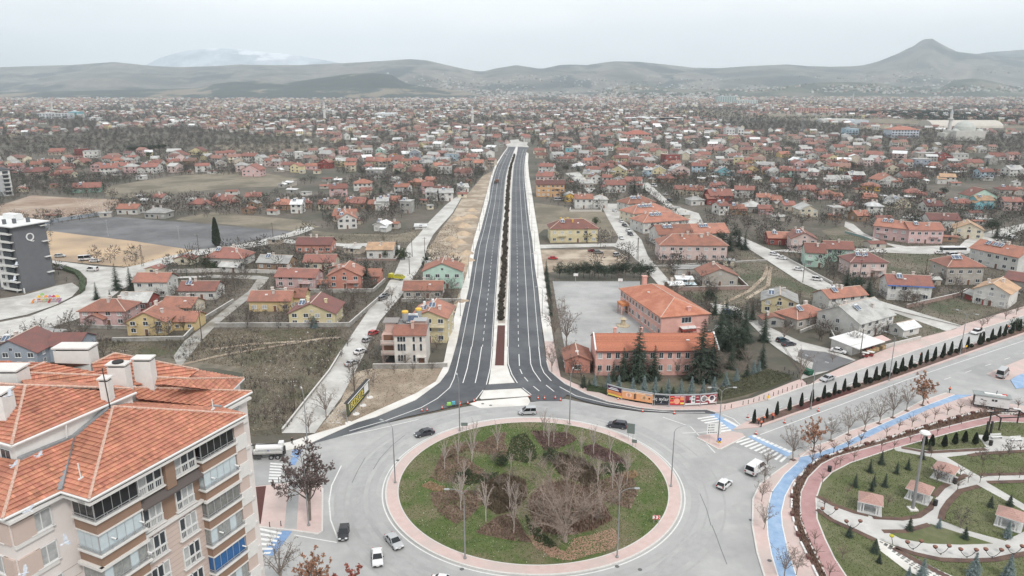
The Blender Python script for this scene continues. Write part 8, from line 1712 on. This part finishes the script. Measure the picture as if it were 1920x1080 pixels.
fbm=MB().use(mat('flower_box',(.12,.045,.04))).box(0,0,0,1.0,.6,.5).use(M_bed).box(0,0,.5,.85,.45,.04).mesh('flower_box');ksm=MB().use(M_frame).box(0,0,0,1.55,.32,.28).mesh('kerb_stone');nb_=0
for line in(CK,CK2):
 v=[P(x,y,.37)for x,y in line];acc=0.0;pos=[]
 for a,c in zip(v,v[1:]):
  d=c-a;L_=d.length;s_=3.0-acc if acc else 0
  while s_<L_:pos.append((a+d*(s_/L_),math.atan2(d.y,d.x)));s_+=1.72
  acc=(L_-(s_-1.72))%3.0
 for k,(p,a)in enumerate(pos):
  if k%3==2:o=obj('flower_box',fbm,None,p,a);tag(o,f'{ORD[nb_] or "first "}brown flower box along the white kerb round the park bed','flower box','flower boxes on the park kerb');nb_+=1
  else:obj('kerb_stone',ksm,pk_,p,a)
M_grf=mat('gazebo_tiles',(.33,.195,.165),(.42,.27,.235),sc=4)
def gazebo():
 r=empty('gazebo',(0,-220,0),0,cat='gazebo',group='pink-roofed gazebos in the park');w=3.9
 MB().use(mat('gazebo_floor',(.46,.46,.45))).box(0,0,0,w+.9,w+.9,.18).build('floor',r)
 for sx in(-1,1):
  for sy in(-1,1):
   for dx,dy in((0,0),(-sx*.55,0),(0,-sy*.55)):MB().use(M_frame).box(sx*w/2*.92+dx,sy*w/2*.92+dy,.18,.2,.2,2.35).build('column',r)
 b=MB().use(M_grf);e=w/2+.45;z=2.62;N_=6
 for k in range(N_):
  f0,f1=1-k/N_,1-(k+1)/N_;z0,z1=z+1.35*k/N_,z+1.35*(k+1)/N_
  q0=[(-e*f0,-e*f0,z0+.05),(e*f0,-e*f0,z0+.05),(e*f0,e*f0,z0+.05),(-e*f0,e*f0,z0+.05)];q1=[(x*f1/f0 if f0 else 0,y*f1/f0,z1)for x,y,_ in q0];ql=[(x,y,z0-.01)for x,y,_ in q0]
  b.faces(q0+q1+ql,[(0,1,5,4),(1,2,6,5),(2,3,7,6),(3,0,4,7),(8,9,1,0),(9,10,2,1),(10,11,3,2),(11,8,0,3)])
 b.build('roof',r);MB().use(M_frame).box(0,0,2.5,2*e+.06,2*e+.06,.12).build('fascia',r)
 b=MB().use(M_steel).box(0,0,.9,1.6,.8,.07).box(0,0,.18,.2,.2,.75).box(-1.2,0,.6,.35,1.7,.07).box(1.2,0,.6,.35,1.7,.07).box(-1.2,0,.18,.2,1.2,.42).box(1.2,0,.18,.2,1.2,.42);b.build('picnic_table',r)
 b=MB().use(M_frame)
 for k in range(9):b.box(-w/2-.05,-1.2+k*.3,.18,.05,.06,.8).box(w/2+.05,-1.2+k*.3,.18,.05,.06,.8)
 b.build('lattice_rail',r);remember(r);return r
gz=gazebo();gl=((1630,955,-.45,'gazebo nearest the lower left park path, left of the light mast'),(1722,934,-.72,'gazebo directly behind the tall light mast'),(1770,896,-.78,'gazebo furthest up the park beside the path crossing'),(1891,984,-.70,'gazebo at the right edge of the park beside the blue spruce'))
for k,(x,y,a,lb)in enumerate(gl):
 if k==0:gz.location=P(x,y,.36);gz.rotation_euler=(0,0,a);gz.scale=(.86,)*3;gz['label']=lb
 else:copy_thing(gz,P(x,y,.36),a,.86,lb)
def fstand(dark=True):
 r=empty('flower_stand',(0,-240,0),0,cat='flower stand',group='double flower stands along the park path');b=MB().use(M_black);prev=None
 for k in range(9):
  t=-1+k/4;q=Vector((t*1.25,0,.25+1.15*t*t));
  if prev:b.tube(prev,q,.05,n=5,cap=False)
  prev=q
 b.tube((0,0,0),(0,0,.28),.07).build('arc',r)
 for s_ in(-1,1):MB().use(mat('basket_brown',(.10,.04,.035))).lathe(s_*1.25,0,[(.12,1.3),(.34,1.5),(.4,1.72)],10).use(mat('dry_flowers',(.16,.07,.05),(.25,.13,.09),sc=6)).lathe(s_*1.25,0,[(.38,1.7),(.25,1.85),(.05,1.9)],9).build('basket',r)
 remember(r);return r
fs_=fstand();fl_=[(1553,968),(1598,992),(1712,1031),(1764,1040),(1813,1046),(1860,1046),(1900,1040)]
for k,(x,y)in enumerate(fl_):
 lb=f'{ORD[k] or "first "}double flower stand from the left along the lower park path'
 if k==0:fs_.location=P(x,y,.4);fs_['label']=lb
 else:copy_thing(fs_,P(x,y,.4),RT.uniform(-.1,.25),1.0,lb)
v=P(1674,1020,.4);r=empty('flower_stand',v,0,label='single flower stand with yellow-green blooms at the head of the ramp',cat='flower stand');MB().use(M_black).tube((0,0,0),(-.4,0,1.4),.05).build('arc',r);MB().use(mat('yellow_blooms',(.42,.38,.04))).lathe(-.4,0,[(.12,1.3),(.36,1.5),(.42,1.7),(.1,1.85)],9).build('basket',r)
for x,y,lb in((1868,822,'left white slatted bench in the park plaza'),(1905,827,'right white slatted bench in the park plaza')):
 r=empty('park_bench',P(x,y,.4),.1,label=lb,cat='bench',group='white benches of the park plaza')
 for k in range(4):MB().use(M_frame).box(0,-.3+k*.17,.45,2.6,.12,.05).build('seat_slat',r)
 for k in range(3):MB().use(M_frame).box(0,.35+k*.03,.6+k*.16,2.6,.05,.12).build('back_slat',r)
 for sx in(-1.1,1.1):MB().use(M_steel).box(sx,0,0,.08,.6,.45).build('leg',r)
v=P(1890,800,.35);r=empty('pergola',v,.1,label='dark steel pergola frame at the top right of the park',cat='pergola')
for sx in(-3.5,3.5):
 for sy in(-1.5,1.5):MB().use(M_black).box(sx,sy,0,.22,.22,3).build('post',r)
MB().use(M_black).box(0,-1.5,3,7.6,.2,.2).box(0,1.5,3,7.6,.2,.2).box(-3.5,0,3,.2,3.2,.2).box(3.5,0,3,.2,3.2,.2).build('beam',r);MB().use(M_black).box(-8.2,-3.5,0,.35,.35,3.4).box(-7.2,-3.5,0,.35,.35,3.4).build('pillar',r)
v=P(92,562,.2);slab('playground_surface',[(55,573),(100,573),(132,545),(125,537),(104,540),(70,552)],.17,mat('rubber_floor',(.05,.05,.055)))
r=empty('playground',P(90,566,.2),.1,label='colourful playground tower with slides at the foot of the grey block with the Q',cat='playground');PG=[('red',(.42,.05,.07)),('yellow',(.60,.38,.05)),('green',(.20,.36,.10)),('orange',(.60,.22,.05)),('purple',(.30,.16,.28))];r.scale=(.72,)*3
for k in range(6):
 x=-4+k*1.8;n_,c_=PG[k%5];b=MB().use(mat('play_'+n_,c_));hh=2.6 if k!=1 else 3.8
 for sx in(-.6,.6):
  for sy in(-.6,.6):b.tube((x+sx,sy,0),(x+sx,sy,hh),.09,n=6)
 b.box(x,0,1.3,1.3,1.3,.12);b.build('play_tower',r);n2,c2=PG[(k+1)%5]
 MB().use(mat('play_'+n2,c2)).lathe(x,0,[(1.1,hh),(.7,hh+.5),(.1,hh+1.1)],6).build('play_roof',r)
for k,x in enumerate((-6.4,6.5,1.5)):
 n_,c_=PG[(k+3)%5];MB().use(mat('play_'+n_,c_)).faces([(x-.4,-2.6,.2),(x+.4,-2.6,.2),(x+.4,.4,1.6),(x-.4,.4,1.6),(x-.4,-2.6,.5),(x+.4,-2.6,.5),(x+.4,.4,1.9),(x-.4,.4,1.9)],[(0,1,2,3),(0,3,7,4),(1,2,6,5)]).build('slide',r)
em=mat('heaped_earth',(.40,.30,.21),(.50,.39,.28),sc=.6,detail=8,c3=(.33,.26,.19),sc3=.2)
rm_=random.Random(8)
for k,(x,y,w,h)in enumerate(((862,498,9,2.4),(875,490,8,2.2),(845,497,7,1.8),(876,476,8,2.0),(862,455,7,2.0),(846,450,8,2.2),(870,440,8,2.2),(868,425,9,2.6),(858,412,8,2.2),(880,408,8,2.4),(886,395,7,1.8),(850,478,6,1.4),(852,462,6,1.6),(866,566,6,1.0),(840,585,5,.9))):
 b=MB().use(em);n_=18;q=[(0,0,h)];sx=rm_.uniform(.8,1.3)
 for j in(1,2,3,4):
  for i in range(n_):
   a=2*math.pi*i/n_;rr_=w/2*j/4*(1+.22*math.sin(a*3+k)+rm_.uniform(-.07,.07));q.append((rr_*math.cos(a)*sx,rr_*math.sin(a)/sx,max(-.1,h*(1-(j/4)**1.3)+rm_.uniform(-.12,.12)*h if j<4 else-.15)))
 fs2=[(0,1+i,1+(i+1)%n_)for i in range(n_)]+[(1+j*n_+i,1+(j+1)*n_+i,1+(j+1)*n_+(i+1)%n_,1+j*n_+(i+1)%n_)for j in range(3)for i in range(n_)]
 b.faces(q,fs2);o=b.build('earth_mound',loc=P(x,y));o.data.polygons.foreach_set('use_smooth',[True]*len(o.data.polygons));tag(o,None,'earth mound','earth mounds between the straight lane and the new road');later(o,'mound of excavated sandy earth')
for nm,pts,n_,lb in(('litter',[(340,640),(640,617),(600,730),(530,810),(465,815),(455,690)],170,'scraps of pale litter in the scrub field'),('litter',[(0,384),(60,395),(230,385),(235,395),(60,412),(0,410)],260,'pale rubble along the ploughed field'),('rubble',[(590,790),(620,760),(650,770),(640,800)],160,'pale rubble heap by the black framed billboard'),('rubble',[(130,372),(160,368),(230,388),(210,400),(150,392)],300,'scrap and rubble along the dirt yard')):
 scatter(nm,mat('pale_litter',(.58,.57,.55)),n_,bed_pts(pts),.05,.28,.3,lb,71+n_,cat='litter')
wr=MB();WM=mat('tyre_polish',(.315,.315,.31),(.35,.35,.345),sc=1.2);CM=mat('tar_crack',(.17,.17,.17));wr.use(WM)
def arc_pts(r_,a0,a1,n_=28):return[(RC.x+r_*math.cos(R(a0+(a1-a0)*k/n_)),RC.y+r_*math.sin(R(a0+(a1-a0)*k/n_)))for k in range(n_+1)]
for r_,a0,a1,w_ in((32.2,-200,60,.45),(33.9,-190,50,.4),(36.8,100,240,.4),(38.4,105,230,.35),(37,-60,30,.4)):strip('',arc_pts(r_,a0,a1),w_,.2265,WM,world=True,b=wr)
for r0_,a0,a1,w_,M2 in((34.5,20,330,2.6,'a'),(37.6,95,250,2.2,'b'),(31.4,150,400,1.2,'b')):strip('',arc_pts(r0_,a0,a1,60),w_,.2262,mat('traffic_wear_'+M2,(.30,.30,.297)if M2=='a' else(.32,.32,.315),(.365,.365,.36),sc=.5,detail=8),world=True,b=wr)  # broad darker bands worn into the asphalt by traffic
wr.use(CM)
for pts in([(1335,985),(1343,1005),(1352,1030),(1363,1058)],[(1312,925),(1325,955),(1333,985)],[(700,880),(712,860),(735,835),(760,815)],[(660,905),(672,880),(685,858)]):strip('',pts,.14,.2275,CM,b=wr)
tag(wr.build('road_wear'),kind='structure')
cv=MB().use(mat('iron_cover',(.12,.12,.12)))
for x,y in((1408,975),(1443,1051),(920,760),(905,757),(1200,1068),(1157,1062),(746,863),(866,1067)):p=P(x,y,.228 if x not in(1443,)else.385);cv.tube(p,p+Vector((0,0,.012)),.38,n=12)
tag(cv.build('drain_cover'),kind='structure')
def person(v,rot,pose,top,legs,vest,label,hair=(.03,.02,.015),helmet=None):
 r=empty('person',v,rot,label=label,cat='person',group='road workers' if vest else None)if vest else empty('person',v,rot,label=label,cat='person')
 J=dict(pel=(0,0,.95),waist=(0,0,1.1),chest=(0,.02,1.35),neck=(0,0,1.5),head=(0,-.02,1.63),crown=(0,0,1.76),lh=(-.1,0,.92),rh=(.1,0,.92),lk=(-.11,-.02,.5),rk=(.11,-.02,.5),la=(-.11,.02,.08),ra=(.11,.02,.08),lf=(-.12,-.14,.04),rf=(.12,-.14,.04),ls=(-.19,0,1.42),rs=(.19,0,1.42),le=(-.25,0,1.14),re=(.25,0,1.14),lw=(-.25,-.1,.9),rw=(.25,-.1,.9),lg=(-.25,-.13,.82),rg=(.25,-.13,.82))
 if pose=='walk':J.update(lk=(-.1,-.22,.52),la=(-.1,-.28,.1),lf=(-.1,-.43,.06),rk=(.1,.12,.5),ra=(.1,.38,.14),rf=(.1,.28,.04),lw=(-.27,.15,.92),lg=(-.27,.17,.84),rw=(.26,-.3,.98),rg=(.26,-.36,.92))
 if pose=='bend':
  for k in('chest','neck','head','crown','ls','rs','le','re','lw','rw','lg','rg','waist'):
   x,y,z=J[k];dz=z-.95;a=R(62);J[k]=(x,y*math.cos(a)-dz*math.sin(a),.95+dz*math.cos(a)+y*math.sin(a))
  for s_,k in((-1,'l'),(1,'r')):x,y,z=J[k+'s'];J[k+'e']=(x,y-.05,z-.28);J[k+'w']=(x*.8,y-.12,z-.52);J[k+'g']=(x*.75,y-.14,z-.60)
 Rd_=dict(pel=.16,waist=.14,chest=.17,neck=.06,head=.10,crown=.085,lh=.10,rh=.10,lk=.065,rk=.065,la=.045,ra=.045,lf=.05,rf=.05,ls=.075,rs=.075,le=.048,re=.048,lw=.035,rw=.035,lg=.042,rg=.042)
 E=[('pel','waist'),('waist','chest'),('chest','neck'),('neck','head'),('head','crown'),('pel','lh'),('lh','lk'),('lk','la'),('la','lf'),('pel','rh'),('rh','rk'),('rk','ra'),('ra','rf'),('chest','ls'),('ls','le'),('le','lw'),('lw','lg'),('chest','rs'),('rs','re'),('re','rw'),('rw','rg')]
 def skin(names,edges,name,mt,f=1.0):
  me=bpy.data.meshes.new(name);ix={k:i for i,k in enumerate(names)};me.from_pydata([J[k]for k in names],[(ix[a],ix[b_])for a,b_ in edges],[]);me.materials.append(mt);o=obj(name,me,r);m=o.modifiers.new('skin','SKIN');m.use_smooth_shade=True
  for k in names:s_=me.skin_vertices[0].data[ix[k]];s_.radius=(Rd_[k]*f,Rd_[k]*f);s_.use_root=(ix[k]==0)
  m2=o.modifiers.new('sub','SUBSURF');m2.levels=m2.render_levels=1;return o
 skin(list(J),E,'body',mat('skin_tone',(.42,.25,.18)))
 skin(['pel','lh','lk','la','rh','rk','ra'],[('pel','lh'),('lh','lk'),('lk','la'),('pel','rh'),('rh','rk'),('rk','ra')],'trousers',mat('cloth_'+legs[0],legs[1]),1.18)
 skin(['chest','waist','pel','ls','le','lw','rs','re','rw'],[('chest','waist'),('waist','pel'),('chest','ls'),('ls','le'),('le','lw'),('chest','rs'),('rs','re'),('re','rw')],'jacket',mat('cloth_'+top[0],top[1]),1.14)
 skin(['head','crown'],[('head','crown')],'hair' if not helmet else 'helmet',mat('helmet_white',(.6,.6,.6))if helmet else mat('dark_hair',hair),1.2)
 b=MB().use(M_black);[b.box(J[k+'f'][0],J[k+'f'][1]+.04,0,.11,.28,.1)for k in 'lr'];b.build('shoe',r)
Orng=('hi_vis_orange',(.80,.16,.07));Nvy=('navy_work',(.025,.028,.045));Blk=('black_cloth',(.02,.02,.022))
person(P(548,832,.37),R(60),'walk',Blk,Blk,False,'person in black walking on the pale pavement behind the tank truck')
for x,y,a,ps,lb in((1422,795,40,'stand','worker in orange vest left of the kneeling group by the median tip'),(1427,800,200,'stand','worker in orange nearest the boulevard lane, back to the camera'),(1431,791,120,'bend','worker in orange bending over the planting pit'),(1436,783,60,'stand','worker in orange standing behind the small cypress'),(1449,787,-40,'stand','worker in orange right of the small cypress'),(1448,784,150,'bend','worker in orange stooping beside the second cypress')):
 v=P(x,y,.4);person(v,R(a),ps,Orng,Nvy,True,lb)
person(P(1780,736,.22),R(170),'walk',Orng,Blk,True,'worker in orange jacket walking alone across the south carriageway');person(P(1889,618,.4),R(90),'stand',Orng,Nvy,True,'worker in orange between the far median cypresses');person(P(1726,671,.22),R(20),'stand',Orng,Nvy,True,'worker in orange behind a cypress midway along the median')
person(P(1618,672,.3),R(150),'stand',('white_shirt',(.6,.6,.6)),Nvy,False,'person in white standing before the white-roofed kiosk')
def bird(x,y,dist,rot,roll,label,up=.5):
 v=CAMP+ray(x,y)*dist;r=empty('pigeon',v,rot,cat='pigeon',group='pigeons flying past the apartment block',label=label);r.rotation_euler=(roll,0,rot)
 b=MB().use(mat('pigeon_grey',(.42,.45,.50),(.55,.58,.62),sc=9));b.tube((-.16,0,0),(-.02,0,.01),.02,.055,n=8).tube((-.02,0,.01),(.1,0,.02),.055,.035,n=8).tube((.1,0,.02),(.17,0,.05),.035,.028,n=8).tube((.17,0,.05),(.21,0,.045),.015,.004,n=5);b.faces([(-.15,-.02,0),(-.3,-.06,0),(-.3,.06,0),(-.15,.02,0)],[(0,1,2,3)]);b.build('body',r)
 for s_ in(-1,1):
  w=MB().use(mat('pigeon_wing',(.50,.53,.57),(.30,.32,.36),sc=8));w.faces([(.07,s_*.04,.03),(.10,s_*.2,.03+up*.12),(.02,s_*.38,.03+up*.26),(-.08,s_*.33,.02+up*.22),(-.10,s_*.15,.02+up*.08),(-.08,s_*.04,.02)],[(0,1,4,5),(1,2,3,4)]);w.build('wing',r)
for a in((18,742,40,.4,.3,'pigeon beside the leftmost chimney',.9),(74,854,42,.2,.1,'pigeon over the lower roof valley',.3),(27,872,43,.1,.2,'pigeon just below the attic wall',.2),(54,957,40,2.8,-.2,'pigeon in front of the upper left window',.4),(125,1017,38,.9,.5,'pigeon flying before the pale left wall',1.2),(47,1075,36,.3,.4,'pigeon at the bottom left corner',.8),(30,497,60,.3,.2,'pigeon in front of the grey block balconies',.5),(27,525,58,.2,.5,'lower pigeon in front of the grey block balconies',.6)):bird(a[0],a[1],a[2],a[3],a[4],a[5],a[6])
hz=MB().use(None);hz.mats=[]
hz=MB();hz.box(0,9150,-1.5,30000,18900,1260);hm=bpy.data.materials.new('haze');hm.use_nodes=True
n=hm.node_tree.nodes;n.remove(n['Principled BSDF']);pv=n.new('ShaderNodeVolumePrincipled');pv.inputs['Density'].default_value=0.72e-4;pv.inputs['Color'].default_value=(.83,.93,1.0,1);pv.inputs['Anisotropy'].default_value=.55
hm.node_tree.links.new(pv.outputs[0],n['Material Output'].inputs['Volume']);hz.mats=[hm];tag(hz.build('haze'),'pale winter haze over the plain','haze',kind='stuff')
settle_labels()
